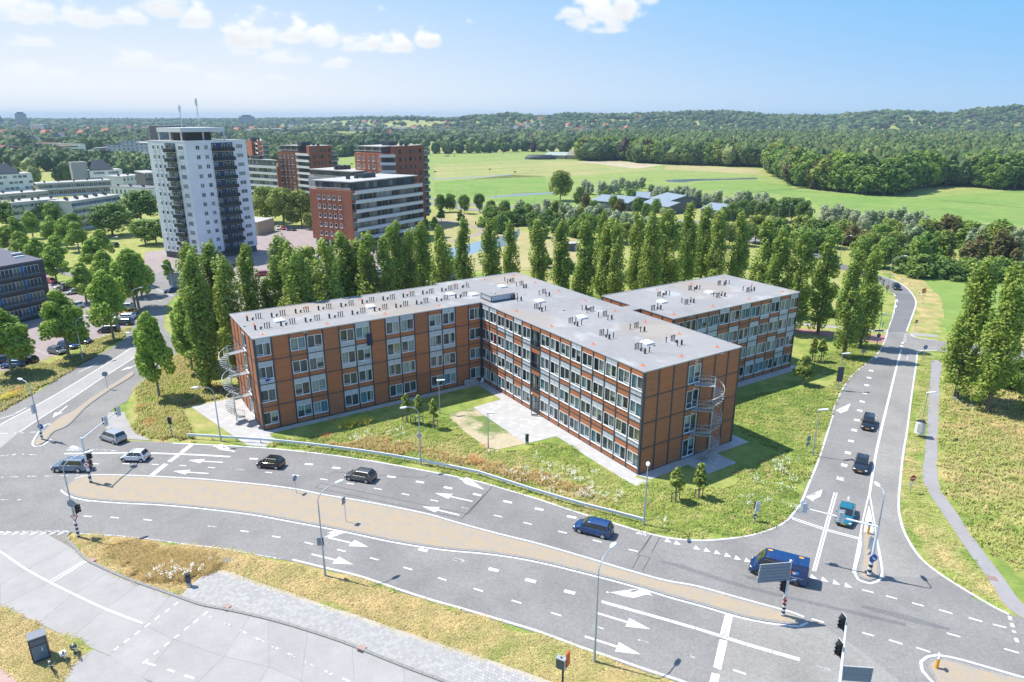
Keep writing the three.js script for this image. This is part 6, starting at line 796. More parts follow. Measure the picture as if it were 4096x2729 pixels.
for (const [p, h, l] of [[[[-108.21,-302.46]][0], 16, 'tall loose tree right beside the white tower'], [[[-97.54,-292.79]][0], 16, 'middle one of three tall loose trees between tower and brick block'], [[[-89.5,-291.56]][0], 15, 'tall loose tree nearest to the brick block'], [[[-83.9,-283.64]][0], 7, 'small round tree at the corner of the brick block'], [[[-53.9,-243.66]][0], 8, 'feathery light tree in front of the brick block balconies']])
  plant('round', p, h, l.includes('feathery') ? STREET[1] : DARKT[3], l, 'trees around the brick block', 0, 1.05);
for (const [p, i] of [[-61.54,-219.5],[-62.01,-208.69],[-33.88,-269.64],[-31.14,-275.87],[-22.27,-298.19],[-31.48,-305.76]].map((p, i) => [p, i])) plant('young', p, 6.5, pick(DARKT), 'young leafy tree ' + ['left of the brick block forecourt', 'on the forecourt of the brick block', 'beside the brick tower foot', 'second from the brick tower foot', 'on the lawn by the winding path', 'left of the lawn with the winding path'][i], 'young trees in the park');
[[-35.1,-337.8],[-30.43,-338.81],[-23.13,-332.86],[-16.06,-337.8],[-9.49,-311.81],[-3.09,-308.83]].forEach((p, i) => plant('round', p, 9, pick(DARKT.slice(0, 3)), `compact dark tree, ${ORD[i]} from the brick tower along the far road`, 'compact trees along the far road', 0, 0.8));
plant('round', [[26.95,-386.66]][0], 17, DARKT[3], 'big lone spreading tree standing in front of the meadow ditch', 'lone trees', 0, 1.0);
// belts of willow and shrub along the far road
{
  const put = (list, kind, h, ms, label, group, w = 1) => list.forEach((p, i) => plant(kind, p, h * (0.88 + 0.24 * tr0()), pick(ms), label, group, 0, w));
  put([[43.53,-423.75],[46.42,-419.99],[53.34,-412.66],[57.84,-412.66],[62.43,-422.24],[70.02,-446.06],[71.81,-431.46],[78.33,-446.06],[85.05,-456.34],[80.89,-405.58],[82.55,-392.11],[84.85,-385.69]], 'willow', 8, SILVER, 'silvery willow between the grey sheds and the meadow', 'willows behind the grey sheds', 1.15);
  put([[88.36,-382.56],[92.68,-385.69],[95.53,-382.56],[96.68,-375.24],[95.2,-358.07],[99.91,-354.82],[108.64,-365.89],[105.3,-335.97],[114,-348.49],[123.33,-363.62],[127.11,-358.07],[127.46,-349.53],[125.86,-338.4]], 'willow', 8, SILVER, 'silvery willow in the belt right of the grey sheds', 'willows right of the grey sheds', 1.25);
  put([[139.18,-305.56],[137.81,-296.05],[144.47,-305.56],[145.21,-297.9],[145.98,-291.68],[143.22,-278.62],[148.9,-284.66],[152.41,-283.64],[160.58,-290.6],[170.26,-301.69],[165,-285.35],[170.18,-288.13],[166.87,-275.37]], 'willow', 7.5, SILVER, 'pale willow at the near edge of the right-hand meadow', 'pale willows at the meadow edge', 1.25);
  put([[178.45,-255.83],[185.75,-259.98],[184.7,-253.13]], 'willow', 6, SILVER, 'small pale willow at the far right meadow corner', 'small pale willows at the corner');
  put([[4.22,-335.63],[7.36,-311.56],[11.42,-315.69],[16.92,-326.48],[21.12,-319.92],[24.32,-315.69],[26.61,-301.69],[30.41,-301.69],[33.4,-294.21],[38.01,-301.69],[40.1,-288.83],[43.24,-285.35],[45.7,-275.37],[49.5,-272.2],[53.22,-269.09],[56.85,-266.05],[-7.18,-296.05],[-1.56,-292.4]], 'willow', 7.5, [...SILVER, DARKT[3], DARKT[1]], 'grey-green willow shrub behind the middle poplars', 'willow shrubs behind the poplars', 1.35);
  put([[2.81,-296.05],[9.01,-285.35],[15.4,-296.05],[18.74,-269.09],[23.85,-269.09],[26.67,-263.07],[10.42,-263.07],[-9.4,-292.4],[-4.08,-275.37]], 'bush', 7.5, DARKT.slice(0, 3), 'dark thorny shrub behind the middle poplars', 'dark shrubs behind the poplars', 0.9);
  put([[50.11,-368.93],[49.14,-333.84],[49.81,-317.49],[62.86,-365.98],[58.17,-319.73],[59.74,-306.73],[65.62,-314.41],[34.89,-360.22],[36.07,-338.81],[38.11,-319.73]], 'round', 9, [DARKT[0], DARKT[1], WARM], 'dark tree in front of the grey shed roofs', 'dark trees before the grey sheds', 0.75);
  put([[98.92,-308.83],[102.61,-306.73],[111.06,-317.49],[112.76,-310.95],[90.85,-294.72]], 'round', 9, DARKT.slice(0, 3), 'dark tree behind the eastern poplars', 'dark trees behind the eastern poplars', 0.9);
  put([[119.04,-317.3],[117.61,-304.16],[120.96,-305.42],[126.35,-310.6],[131.05,-315.04],[126.54,-297.97]], 'round', 10, DARKT.slice(0, 3), 'dense dark tree behind the two tall lamp posts', 'dense trees behind the tall lamp posts', 0.9);
  put([[110.81,-261.6],[113.14,-257.3],[115.2,-254.51],[123.97,-259.58],[122.81,-251.77],[113.36,-241.37],[106.65,-236.47],[100.41,-234.09],[123.47,-246.47]], 'bush', 8, [...DARKT, WARM], 'mixed green shrub beside the branch road bend', 'shrubs at the branch road bend', 0.95);
  put([[130.31,-235.92],[122.81,-226.48],[124.97,-221.8],[115.29,-217.3],[114.6,-206.76],[108.34,-208.79]], 'round', 10, [DARKT[1], DARKT[3]], 'bright bushy tree at the embankment by the branch road', 'bushy trees at the embankment', 0.95);
  put([[133.24,-226.48],[142.57,-236.44],[155.25,-249.55],[156.87,-244.47],[159.88,-243.1],[152.66,-226.48],[152.83,-221.8],[153.33,-217.3],[165.34,-231.36],[165.61,-226.48],[165.52,-221.8],[129.52,-210.86],[138.46,-217.3],[140.68,-204.77],[148.85,-204.77],[120.5,-200.9]], 'willow', 11, [SILVER[1], DARKT[3], DARKT[1], WARM], 'tall willow in the thicket above the grass embankment', 'willow thicket above the embankment', 1.15);
  put([[118.58,-201.59],[118.71,-195.02],[126.02,-199.91],[125.6,-191.88],[131.23,-193.44],[133.88,-190.35],[139.54,-191.88],[143.1,-190.35]], 'bush', 6, DARKT.slice(0, 3), 'low dark shrub at the foot of the willow thicket', 'low shrubs below the willow thicket', 1.1);
  put([[80.42,-110.49],[82.99,-111.52],[84.8,-109.98],[84.96,-107.5],[90.58,-113.62]], 'bush', 3.2, DARKT.slice(0, 3), 'low green shrub between the poplars in the rough field', 'low shrubs between the right-hand poplars', 0.9);
  put([[73.77,-152.83],[75.59,-152.37],[77.31,-152.83]], 'bush', 2, DARKT.slice(1, 3), 'low shrub on the grass beyond the cycle path', 'low shrubs beyond the cycle path', 1.2);
  put([[-44.66,-184.31],[-38.02,-179.78],[-32.89,-182.78],[-28.55,-187.45],[-23.07,-190.69],[-17.07,-199.26]], 'bush', 4.5, [...DARKT, STREET[1]], 'leafy shrub at the feet of the western poplars', 'shrubs below the western poplars', 0.7);
}
// trees and undergrowth close behind the poplars
{
  const put = (list, kind, h, ms, label, group, w = 1) => list.forEach((p) => plant(kind, p, h * (0.85 + 0.3 * tr0()), pick(ms), label, group, 0, w));
  put([[28.82,-260.49],[34.15,-263.56],[37.46,-254.54],[41.78,-248.85],[46.01,-246.09],[50.16,-243.39],[54.79,-243.39],[60.05,-246.09],[64.05,-243.39],[67.97,-240.75],[73.31,-243.39],[78.76,-246.09],[83.44,-246.09],[90.03,-251.66],[95.36,-251.66],[96.46,-246.09]], 'round', 9, DARKT, 'dark green tree close behind the eastern half of the poplar row', 'trees close behind the poplar row', 1.0);
  put([[10.77,-207.51],[16.62,-200.06],[19.84,-193.1],[22.48,-189.79],[27.73,-185.01],[33.31,-188.17],[39.76,-193.1],[42.12,-193.1],[46.25,-191.43],[51.98,-196.53],[70.77,-207.51],[74.61,-200.06]], 'bush', 4, DARKT, 'leafy undergrowth shrub between the trunks of the poplar row', 'undergrowth of the poplar row', 0.9);
}
// staked saplings on the lawns
{
  const stake = merge([bx(0.07, 1.3, 0.07, -0.55, 0.65, 0), bx(0.07, 1.3, 0.07, 0.55, 0.65, 0), bx(1.2, 0.08, 0.05, 0, 1.15, 0)]), stM = mat([0.07, 0.05, 0.035], 0.9);
  for (const [p, l] of [[[[-15.96,-94.68]][0], 'staked sapling left of the curved court lamp'], [[[-14.02,-94.1]][0], 'staked sapling right behind the court lamp'], [[[-11.61,-92.58]][0], 'staked sapling next to the sand patch'], [[[19.71,-72.29]][0], 'left one of two staked saplings below the south corner'], [[[22.7,-73.03]][0], 'right one of two staked saplings below the south corner'], [[[56.93,-121.9]][0], 'left one of two staked saplings near the rear block'], [[[58.58,-121.9]][0], 'right one of two staked saplings near the rear block']]) { const o = plant('sapling', p, 4.9, DARKT[3], l, 'staked saplings'); part(o, 'stake_frame', stake, stM).rotation.y = -o.rotation.y + 0.4; }
  plant('young', [[50.35,-109.98]][0], 5.6, DARKT[3], 'young tree on a bare pole in front of the rear block', 'young trees');
}
// woods: the trees of the near edge one by one, the mass behind as one
const wood = [[75.13,-760.83],[93.44,-756.92],[118.58,-768.78],[132.46,-714.63],[151.29,-699.31],[179.51,-683.03],[206.48,-667.48],[238.76,-655.53],[215.44,-580],[200.46,-500],[191.25,-461.57],[199.8,-432.36],[210.85,-413.6],[227.4,-410.63],[248.07,-438.99],[255.98,-445.81],[288.51,-467.57],[310.4,-467.57],[310.32,-445.81],[335.66,-442.37],[337.47,-401.95]], woodBack = [[493.58,-3607.5],[4709.6,-4731.95]];
{
  const front = smooth(wood, 9); let n = 0;
  const FM = [...DARKT, DARKT[1], STREET[1], WARM, DARKT[0], DARKT[1]];
  for (let row = 0; row < 4; row++) for (let i = 0; i < front.length; i++) {
    if (n >= 270) break; const [x, z] = front[i], d = Math.hypot(x, z), k = 1 + (row * 10 + 4 + 5 * tr0()) / d, X = x * k + (tr0() - 0.5) * 6, Z = z * k; if (Math.atan2(X, -Z) > 0.72) continue; n++;
    plant('forest', [X, Z], (row === 0 ? 15 : 19) + 6 * tr0(), tr0() < 0.03 ? PURPLE : pick(FM), row === 0 ? 'leafy tree at the front edge of the wood beyond the meadow' : 'tall tree behind the front edge of the wood beyond the meadow', row === 0 ? 'front edge of the wood' : 'wood behind its front edge', 0, 0.9 + 0.25 * tr0());
  }
  for (const [p, h, w] of [[[[213.84,-419.68]][0], 17, 1.3], [[[206.57,-432.36]][0], 17, 1.2], [[[224.08,-416.62]][0], 16, 1.15], [[[200.96,-467.57]][0], 15, 1], [[[83.35,-760.83]][0], 13, 1]]) plant('forest', p, h, DARKT[1], ['broad bright tree bulging out of the wood into the meadow', 'broad bright tree bulging out of the wood into the meadow'][0], 'bulging trees of the wood', 0, w);
}
const farCrown = (() => { const g = new THREE.IcosahedronGeometry(1, 2), p = g.attributes.position, v = V3(); for (let i = 0; i < p.count; i++) { v.fromBufferAttribute(p, i); const n = 0.84 + 0.6 * fbm(v.x * 2.1 + 3, v.y * 2.1, v.z * 2.1, 3); p.setXYZ(i, v.x * n, v.y * n * 0.85 + 0.35, v.z * n); } g.computeVertexNormals(); const core = g, c = new Float32Array(core.attributes.position.count * 3).fill(0.8); core.setAttribute('color', new THREE.BufferAttribute(c, 3)); core.deleteAttribute('uv');
  const bl = []; const r = rng(99); for (let i = 0; i < 24; i++) { const a = r() * 6.28, t = r(), d = 0.8 * Math.sqrt(1 - t * t * 0.75), w = 0.2 + 0.16 * r(); bl.push([Math.cos(a) * d, -0.1 + t * 1.1, Math.sin(a) * d, w, w * 0.8, w]); } const lv = leaves(bl, 620, 0.17, 7); return mergeGeometries([core.index ? core.toNonIndexed() : core, lv.toNonIndexed()]); })();
function mass(name, label, list, category) { // far-off trees that read as one mass
  const m = new THREE.InstancedMesh(farCrown, solidLeafM([1, 1, 1]), list.length), M = new THREE.Matrix4(), q = new THREE.Quaternion(), c = new THREE.Color(); m.name = numbered(name); const r = rng(31);
  list.forEach(([x, y, z, h, w, t], i) => { q.setFromAxisAngle(V3(0, 1, 0), r() * 6.28); M.compose(V3(x, y, z), q, V3(w, h * 0.62, w)); m.setMatrixAt(i, M); const k = (0.7 + 0.6 * r()) ; const b = t ?? r(); const base = b < 0.5 ? [0.095, 0.155, 0.036] : b < 0.75 ? [0.15, 0.2, 0.048] : b < 0.92 ? [0.062, 0.115, 0.036] : b < 0.945 ? [0.08, 0.05, 0.045] : [0.24, 0.28, 0.08]; m.setColorAt(i, c.setRGB(base[0] * k, base[1] * k, base[2] * k)); });
  shade(m); scene.add(m); ud(m, label, category, undefined, 'stuff');
}
{
  const r = rng(2024), L = [], hillL = [], townL = [];
  // the wood behind its near edge
  const P = [...wood, ...woodBack.reverse()];
  for (let i = 0; i < 9000; i++) { const d = 560 + 1000 * r(), az = lerp(2, 44, r()) * Math.PI / 180, x = d * Math.sin(az), z = -d * Math.cos(az); if (!inPoly(x, z, wood.concat([[1400, -1500], [180, -1500]]))) continue; const fr = Math.abs(x) / d; L.push([x, hill(x, z) + 6 + 2 * r(), z, 14 + 10 * r(), 6 + 5 * r() * r()]); }
  const clear = (x, z, d) => farHouses.some(([hx, hz]) => { const hd = Math.hypot(hx, hz), dd = hd - d; return dd > -14 && dd < 60 && Math.abs(hx / hd - x / d) * hd < 11; });
  // dunes and the far plain
  for (let i = 0; i < 26000; i++) {
    const az = lerp(-46, 46, r()), d = 1150 + 5200 * Math.pow(r(), 1.7), a = az * Math.PI / 180, x = d * Math.sin(a), z = -d * Math.cos(a);
    const right = sstep(-10, 2, az), clump = fbm(x * 0.0028, z * 0.0045, 7.7, 3); if (clump < lerp(0.0, -0.32, right) && d < 3600) continue; if (d < 1750 && az < 12 && clump < 0.06) continue; if (clear(x, z, d)) continue;
    const big = 1 + d / 4500; hillL.push([x, hill(x, z) + 5, z, (9 + 11 * r() * r()) * Math.sqrt(big), (4 + 7 * r() * r()) * big]);
  }
  // hedges across the middle distance
  const hedge = (pts, n, h) => { const s = smooth(pts, 14); for (const [x, z] of s) for (let k = 0; k < n; k++) townL.push([x + (r() - 0.5) * 16, h * 0.25, z + (r() - 0.5) * 30, h * (0.7 + 0.6 * r()), h * (0.3 + 0.2 * r())]); };
  hedge([[-109.88,-899.92],[-78.54,-922.33],[-50.8,-933.95],[0.03,-964.3],[17.98,-973.79],[74.11,-964.3]], 2, 15); hedge([[-289.53,-1141.96],[-245.24,-1099.82],[-209.93,-1187.41],[-161.7,-1236.58]], 2, 14); hedge([[-449.01,-1289.95],[-385.82,-1289.95],[-313.22,-1236.58]], 2, 14); hedge([[-255.04,-1445.65],[-162.74,-1411.61],[-77.1,-1425.03],[0.04,-1466.87],[45.32,-1481.36],[100.95,-1466.87]], 2, 13); hedge([[-555.69,-1689.78],[-465.46,-1738.63],[-411.21,-1689.78]], 2, 13); hedge([[-138.97,-1141.96],[-93.42,-1099.82],[-44.43,-1141.96],[0.03,-1150.78]], 1, 12); hedge([[-205.27,-836.32],[-202.94,-848.33],[-202.62,-899.92]], 3, 14);
  hedge([[-388.09,-1481.36],[-326.02,-1466.87],[-275.06,-1379.11],[-271.29,-1289.95]], 1, 15); hedge([[0.03,-1099.82],[22.79,-1141.96],[78.15,-1060.65]], 2, 13); hedge([[112.07,-1141.96],[136.17,-1348.07],[155.47,-1411.61]], 2, 18);
  mass('woodland', 'dense wood of broadleaf trees stretching behind the meadow', L, 'woodland'); mass('distant_woods', 'bluish wooded dunes and plain along the horizon', hillL, 'woodland'); mass('field_hedges', 'hedgerows and tree belts across the far fields', townL, 'hedge');
  // the leafy town on the left
  const T = []; const tp = [[-2581.44,-3607.5],[-1915.84,-3223.91],[-1153.97,-3223.91],[-346.54,-958.08],[-931.27,-1845.25],[-666.61,-1141.96],[-347.15,-557.75],[-517.31,-760.83],[-693.11,-958.08]];
  for (let i = 0; i < 2600; i++) { const az = lerp(-45, -15, r()), d = 560 + 900 * r(), a = az * Math.PI / 180, x = d * Math.sin(a), z = -d * Math.cos(a); if (fbm(x * 0.008, z * 0.008, 1.2, 3) < -0.05) continue; if (inPoly(x, z, noTrees) || clear(x, z, d)) continue; T.push([x, 4.5, z, 10 + 6 * r(), 4 + 2.4 * r()]); }
  mass('town_trees', 'tree crowns filling the town behind the pale flats', T, 'trees');
}

// ---------- vehicles ----------
const paint = (c, r = 0.28) => new THREE.MeshPhysicalMaterial({ color: lin(...c), roughness: r, metalness: 0.15, clearcoat: 0.9, clearcoatRoughness: 0.06 });
const carGlass = new THREE.MeshPhysicalMaterial({ color: lin(0.018, 0.024, 0.028), roughness: 0.05, clearcoat: 1, clearcoatRoughness: 0.03 }), tyreM = mat([0.02, 0.02, 0.021], 0.9), rimM = mat([0.5, 0.51, 0.52], 0.35, { metalness: 0.7 }), lampW = mat([0.75, 0.77, 0.78], 0.15), lampR = mat([0.4, 0.015, 0.012], 0.25), plateY = mat([0.75, 0.42, 0.03], 0.5), trimD = mat([0.03, 0.03, 0.032], 0.7);
function loft(rings) { // rings of equal length, left to right over the top; closed at both ends
  const n = rings[0].length, P = [], I = []; for (const r of rings) for (const p of r) P.push(...p);
  for (let i = 0; i + 1 < rings.length; i++) for (let k = 0; k < n; k++) { const a = i * n + k, b = i * n + (k + 1) % n, c = a + n, d = b + n; I.push(a, b, c, b, d, c); }
  for (const [e, f] of [[0, 1], [rings.length - 1, 0]]) for (let k = 1; k + 1 < n; k++) I.push(...(f ? [e * n, e * n + k + 1, e * n + k] : [e * n, e * n + k, e * n + k + 1]));
  const g = new THREE.BufferGeometry(); g.setAttribute('position', new THREE.Float32BufferAttribute(P, 3)); g.setIndex(I); const q = g.toNonIndexed(); q.computeVertexNormals(); return q;
}
const TYPES = {
  hatch: { L: 3.95, W: 1.7, H: 1.47, belt: 0.93, hood: 0.82, nose: 0.62, cab: [1.0, 0.25, -1.4, -1.86], tail: 0.9, wb: 2.45, wr: 0.3, sw: 2 },
  small: { L: 3.5, W: 1.63, H: 1.46, belt: 0.92, hood: 0.84, nose: 0.64, cab: [1.0, 0.3, -1.15, -1.62], tail: 0.92, wb: 2.34, wr: 0.28, sw: 2 },
  mpv: { L: 4.35, W: 1.76, H: 1.64, belt: 0.99, hood: 0.9, nose: 0.66, cab: [1.35, 0.5, -1.75, -2.05], tail: 1.0, wb: 2.7, wr: 0.31, sw: 3 },
  suv: { L: 4.65, W: 1.82, H: 1.72, belt: 1.08, hood: 1.02, nose: 0.78, cab: [1.0, 0.35, -1.85, -2.2], tail: 1.08, wb: 2.68, wr: 0.35, sw: 3 },
  sedan: { L: 4.55, W: 1.78, H: 1.44, belt: 0.92, hood: 0.84, nose: 0.62, cab: [1.0, 0.2, -1.05, -1.85], tail: 0.95, wb: 2.68, wr: 0.31, sw: 2 },
  estate: { L: 4.6, W: 1.78, H: 1.47, belt: 0.93, hood: 0.84, nose: 0.62, cab: [0.95, 0.2, -1.75, -2.2], tail: 0.93, wb: 2.7, wr: 0.31, sw: 3 },
  van: { L: 5.5, W: 2.02, H: 2.42, belt: 1.3, hood: 1.16, nose: 0.8, cab: [2.15, 1.3, -2.6, -2.68], tail: 1.3, wb: 3.68, wr: 0.34, sw: 1 },
};
const carGeo = new Map();
function carParts(type) {
  if (carGeo.has(type)) return carGeo.get(type);
  const t = TYPES[type], h = t.L / 2, w = t.W / 2, yb = 0.2;
  const ring = (x, k, top, bot = yb) => [[x, bot, -w * k * 0.9], [x, bot + 0.14, -w * k], [x, lerp(bot, top, 0.62), -w * k * 1.0], [x, top - 0.04, -w * k * 0.955], [x, top, -w * k * 0.86], [x, top + 0.03, 0], [x, top, w * k * 0.86], [x, top - 0.04, w * k * 0.955], [x, lerp(bot, top, 0.62), w * k], [x, bot + 0.14, w * k], [x, bot, w * k * 0.9]];
  const [xf, xw, xr1, xr] = t.cab, body = loft([ring(h, 0.72, t.nose - 0.1, 0.28), ring(h - 0.12, 0.88, t.nose), ring(h - 0.45, 0.97, lerp(t.nose, t.hood, 0.7)), ring(xf + 0.1, 1, t.hood), ring(xf - 0.15, 1, t.belt - 0.01), ring(0, 1, t.belt), ring(-h + 0.9, 1, t.belt), ring(-h + 0.25, 0.97, t.tail), ring(-h + 0.06, 0.92, t.tail - 0.05), ring(-h, 0.84, t.tail - 0.14, 0.3)]);
  const wb = w * 0.94, wt = w * (type === 'van' ? 0.86 : 0.76), y0 = t.belt - 0.03, y1 = t.H, cr = (x, f, k = 1) => { const yt = lerp(y0, y1, f), wi = lerp(wb, wt, f) * k, we = wb * k; return [[x, y0 - 0.02, -we], [x, lerp(y0, yt, 0.5), -lerp(we, wi, 0.5)], [x, yt - 0.05 * f, -wi], [x, yt, -wi * 0.88], [x, yt + 0.035 * f, 0], [x, yt, wi * 0.88], [x, yt - 0.05 * f, wi], [x, lerp(y0, yt, 0.5), lerp(we, wi, 0.5)], [x, y0 - 0.02, we]]; };
  const cabin = loft([cr(xf, 0.02), cr(lerp(xf, xw, 0.5), 0.53), cr(xw, 0.96), cr(xw - 0.3, 1), cr(xr1, type === 'van' ? 1 : 0.965), cr(lerp(xr1, xr, 0.55), type === 'van' ? 1 : 0.5), cr(xr, type === 'van' ? 0.98 : 0.06)]);
  const quad = (p) => { const g = new THREE.BufferGeometry(); g.setAttribute('position', new THREE.Float32BufferAttribute([...p[0], ...p[1], ...p[2], ...p[0], ...p[2], ...p[3]], 3)); g.computeVertexNormals(); const n = g.attributes.normal; return g.translate(n.getX(0) * 0.02, n.getY(0) * 0.02, n.getZ(0) * 0.02); };
  const pt = (x, f, s) => [x, lerp(y0, y1, f), s * lerp(wb, wt, f)], out = (x, f, s) => { const q = pt(x, f, s); q[2] += s * 0.012; return q; };
  const ws = quad([pt(lerp(xf, xw, 0.1), 0.12, 0.9), pt(lerp(xf, xw, 0.92), 0.9, 0.9), pt(lerp(xf, xw, 0.92), 0.9, -0.9), pt(lerp(xf, xw, 0.1), 0.12, -0.9)].reverse()).translate(0.03, 0.03, 0);
  const rw = type === 'van' ? null : quad([pt(lerp(xr1, xr, 0.15), 0.86, 0.86), pt(lerp(xr1, xr, 0.82), 0.22, 0.86), pt(lerp(xr1, xr, 0.82), 0.22, -0.86), pt(lerp(xr1, xr, 0.15), 0.86, -0.86)].reverse()).translate(-0.03, 0.03, 0);
  const sides = [], a0 = lerp(xf, xw, 0.3), b0 = xr1 - (type === 'van' ? -2.9 : 0.05), nS = t.sw;
  for (const s of [-1, 1]) for (let k = 0; k < nS; k++) {
    const xa = lerp(a0, b0, k / nS) - (k ? 0.03 : 0), xb = lerp(a0, b0, (k + 1) / nS) + 0.03, topA = k === 0 ? lerp(xf, xw, 0.92) - 0.02 : xa, topB = k === nS - 1 ? xb + (type === 'van' ? 0 : 0.12) : xb, fTop = 0.86;
    const p = [out(xa, 0.1, s), out(topA, fTop, s), out(topB, fTop, s), out(xb - (k === nS - 1 && type !== 'van' ? 0.08 : 0), 0.1, s)]; sides.push(quad(s > 0 ? p.slice().reverse() : p).translate(0, 0, s * 0.02));
  }
  const wheel = new THREE.CylinderGeometry(t.wr, t.wr, 0.2, 18).rotateX(Math.PI / 2), rim = new THREE.CylinderGeometry(t.wr * 0.66, t.wr * 0.66, 0.215, 14).rotateX(Math.PI / 2), arch = new THREE.CylinderGeometry(t.wr * 1.22, t.wr * 1.22, t.W * 0.992, 18).rotateX(Math.PI / 2);
  const r = { t, body, cabin, ws, rw, sides, wheel, rim, arch, head: new THREE.SphereGeometry(1, 10, 8).scale(0.16, 0.075, 0.2), tail: bx(0.1, 0.24, 0.16), plate: bx(0.03, 0.11, 0.5), mirror: new THREE.SphereGeometry(1, 8, 6).scale(0.09, 0.08, 0.12), sill: bx(t.wb - 0.75, 0.14, t.W * 0.985, 0, 0.24, 0), bumper: bx(0.1, 0.2, t.W * 0.8, 0, 0.34, 0) };
  carGeo.set(type, r); return r;
}
function car(type, color, label, [f, r], near = 0, group = 'cars on the road', cat = 'car', rimMat = rimM) {
  const g = carParts(type), t = g.t, dx = f[0] - r[0], dz = f[1] - r[1], l = Math.hypot(dx, dz), ux = dx / l, uz = dz / l, cx = (f[0] + r[0]) / 2 - uz * near * t.W * 0.5, cz = (f[1] + r[1]) / 2 + ux * near * t.W * 0.5;
  const o = thing(type === 'van' ? 'delivery_van' : 'car', label, cat, [cx, 0.04, cz], Math.atan2(-uz, ux), group), m = Array.isArray(color) ? paint(color) : color;
  const b = part(o, 'body', g.body, m); part(b, 'sill', g.sill, trimD); part(b, 'bumper', g.bumper, trimD, [t.L / 2 - 0.03, 0, 0]); part(b, 'bumper', g.bumper, trimD, [-t.L / 2 + 0.03, 0, 0]);
  part(o, 'cabin', g.cabin, m); part(o, 'windscreen', g.ws, carGlass); if (g.rw) part(o, 'rear_window', g.rw, carGlass); for (const s of g.sides) part(o, 'side_window', s, carGlass);
  for (const x of [1, -1]) { part(o, 'wheel_arch', g.arch, trimD, [x * t.wb / 2 + (type === 'van' ? 0.1 : 0.02), t.wr + 0.02, 0]); for (const z of [1, -1]) { const w = part(o, 'wheel', g.wheel, tyreM, [x * t.wb / 2 + (type === 'van' ? 0.1 : 0.02), t.wr, z * (t.W / 2 - 0.08)]); part(w, 'rim', g.rim, rimMat); } }
  for (const z of [1, -1]) { part(o, 'headlight', g.head, lampW, [t.L / 2 - 0.22, t.nose - 0.04, z * t.W * 0.36]); part(o, 'tail_light', g.tail, lampR, [-t.L / 2 + 0.06, t.tail - 0.2, z * t.W * 0.4]); part(o, 'wing_mirror', g.mirror, m, [t.cab[0] - 0.3, t.belt + 0.06, z * (t.W / 2 + 0.07)]); }
  part(o, 'number_plate', g.plate, plateY, [t.L / 2 + 0.02, 0.42, 0]); part(o, 'number_plate', g.plate, plateY, [-t.L / 2 - 0.02, 0.55, 0]); return o;
}
const BLK = [0.012, 0.012, 0.014], GRY = [0.09, 0.095, 0.105], SLV = [0.42, 0.44, 0.46], WHT = [0.72, 0.74, 0.76], NAVY = [0.006, 0.028, 0.1], BLU = [0.004, 0.06, 0.2];
car('mpv', SLV, 'silver hatchback turning left beside the pale corner paving', [[-58.85,-88.57],[-56.46,-87.3]], 1);
{ const o = car('small', WHT, 'small white hatchback with a blue rear pillar at the stop line', [[-52.11,-82.05],[-49.75,-81.95]], 1); part(o, 'pillar_sticker', bx(0.5, 0.3, 1.42), mat([0.03, 0.12, 0.42], 0.4), [-1.1, 1.05, 0]); }
{ const o = car('suv', [0.13, 0.19, 0.27], 'slate blue off-road car with roof rails and spare wheel on its tail', [[-59.21,-79.18],[-56.44,-79.15]], 1); const sp = part(o, 'spare_wheel', new THREE.CylinderGeometry(0.36, 0.36, 0.22, 18).rotateZ(Math.PI / 2), trimD, [-2.42, 1.05, 0]); part(o, 'roof_rail', merge([bar([0.2, 1.76, 0.62], [-1.9, 1.74, 0.62], 0.025), bar([0.2, 1.76, -0.62], [-1.9, 1.74, -0.62], 0.025)]), galvM); }
car('small', BLK, 'small black hatchback on the curving carriageway', [[-33.29,-80.37],[-30.95,-79.96]], 1);
car('hatch', GRY, 'grey hatchback following the black one on the curve', [[-20.8,-77.14],[-18.4,-76.4]], 1);
car('mpv', BLU, 'bright blue people carrier beside the end of the guard rail', [[7.44,-65.56],[9.96,-64.42]], 1);
{
  const o = car('van', [0.004, 0.045, 0.17], 'dark blue delivery van with a red white and blue ball emblem', [[24.94,-58.06],[27.92,-56.58]], 1, 'cars on the road', 'van', mat([0.06, 0.06, 0.065], 0.5));
  const oz = [1, -1]; for (const z of oz) { part(o, 'emblem_red', new THREE.CircleGeometry(0.2, 14), mat([0.6, 0.02, 0.02], 0.5), [-1.15, 1.5, z * 1.005], z > 0 ? 0 : Math.PI); part(o, 'emblem_white', new THREE.CircleGeometry(0.17, 14), frameM, [-1.45, 1.42, z * 1.01], z > 0 ? 0 : Math.PI); part(o, 'emblem_blue', new THREE.CircleGeometry(0.2, 14), mat([0.08, 0.3, 0.7], 0.5), [-1.72, 1.5, z * 1.006], z > 0 ? 0 : Math.PI); part(o, 'side_stripe', bx(2.2, 0.04, 0.01), mat([0.45, 0.52, 0.62], 0.4), [-1.2, 0.95, z * 1.012]); }
  for (const x of [1.0, -1.9]) part(o, 'roof_mark', new THREE.CircleGeometry(1, 16).rotateX(-Math.PI / 2).scale(0.24, 1, 0.16), mat([0.8, 0.36, 0.03], 0.5), [x, 2.475, 0.35]); part(o, 'roof_crease', merge([0.5, -0.2, -0.9, -1.6].map((x) => bx(0.05, 0.03, 1.4, x, 2.44, 0))), paint([0.004, 0.045, 0.17]));
}
car('sedan', [0.015, 0.17, 0.25], 'teal car waiting under the signal arm at the stop line', [[37.36,-66.77],[39.68,-70.6]]);
car('sedan', [0.02, 0.025, 0.035], 'dark saloon second in line on the branch road', [[45.05,-78.76],[47.45,-82.75]]);
car('estate', BLK, 'black car third in line on the branch road', [[52.41,-91.68],[54.58,-95.49]]);
car('hatch', BLK, 'black car coming round the far bend of the branch road', [[103.29,-177.84],[104.65,-182.04]]);
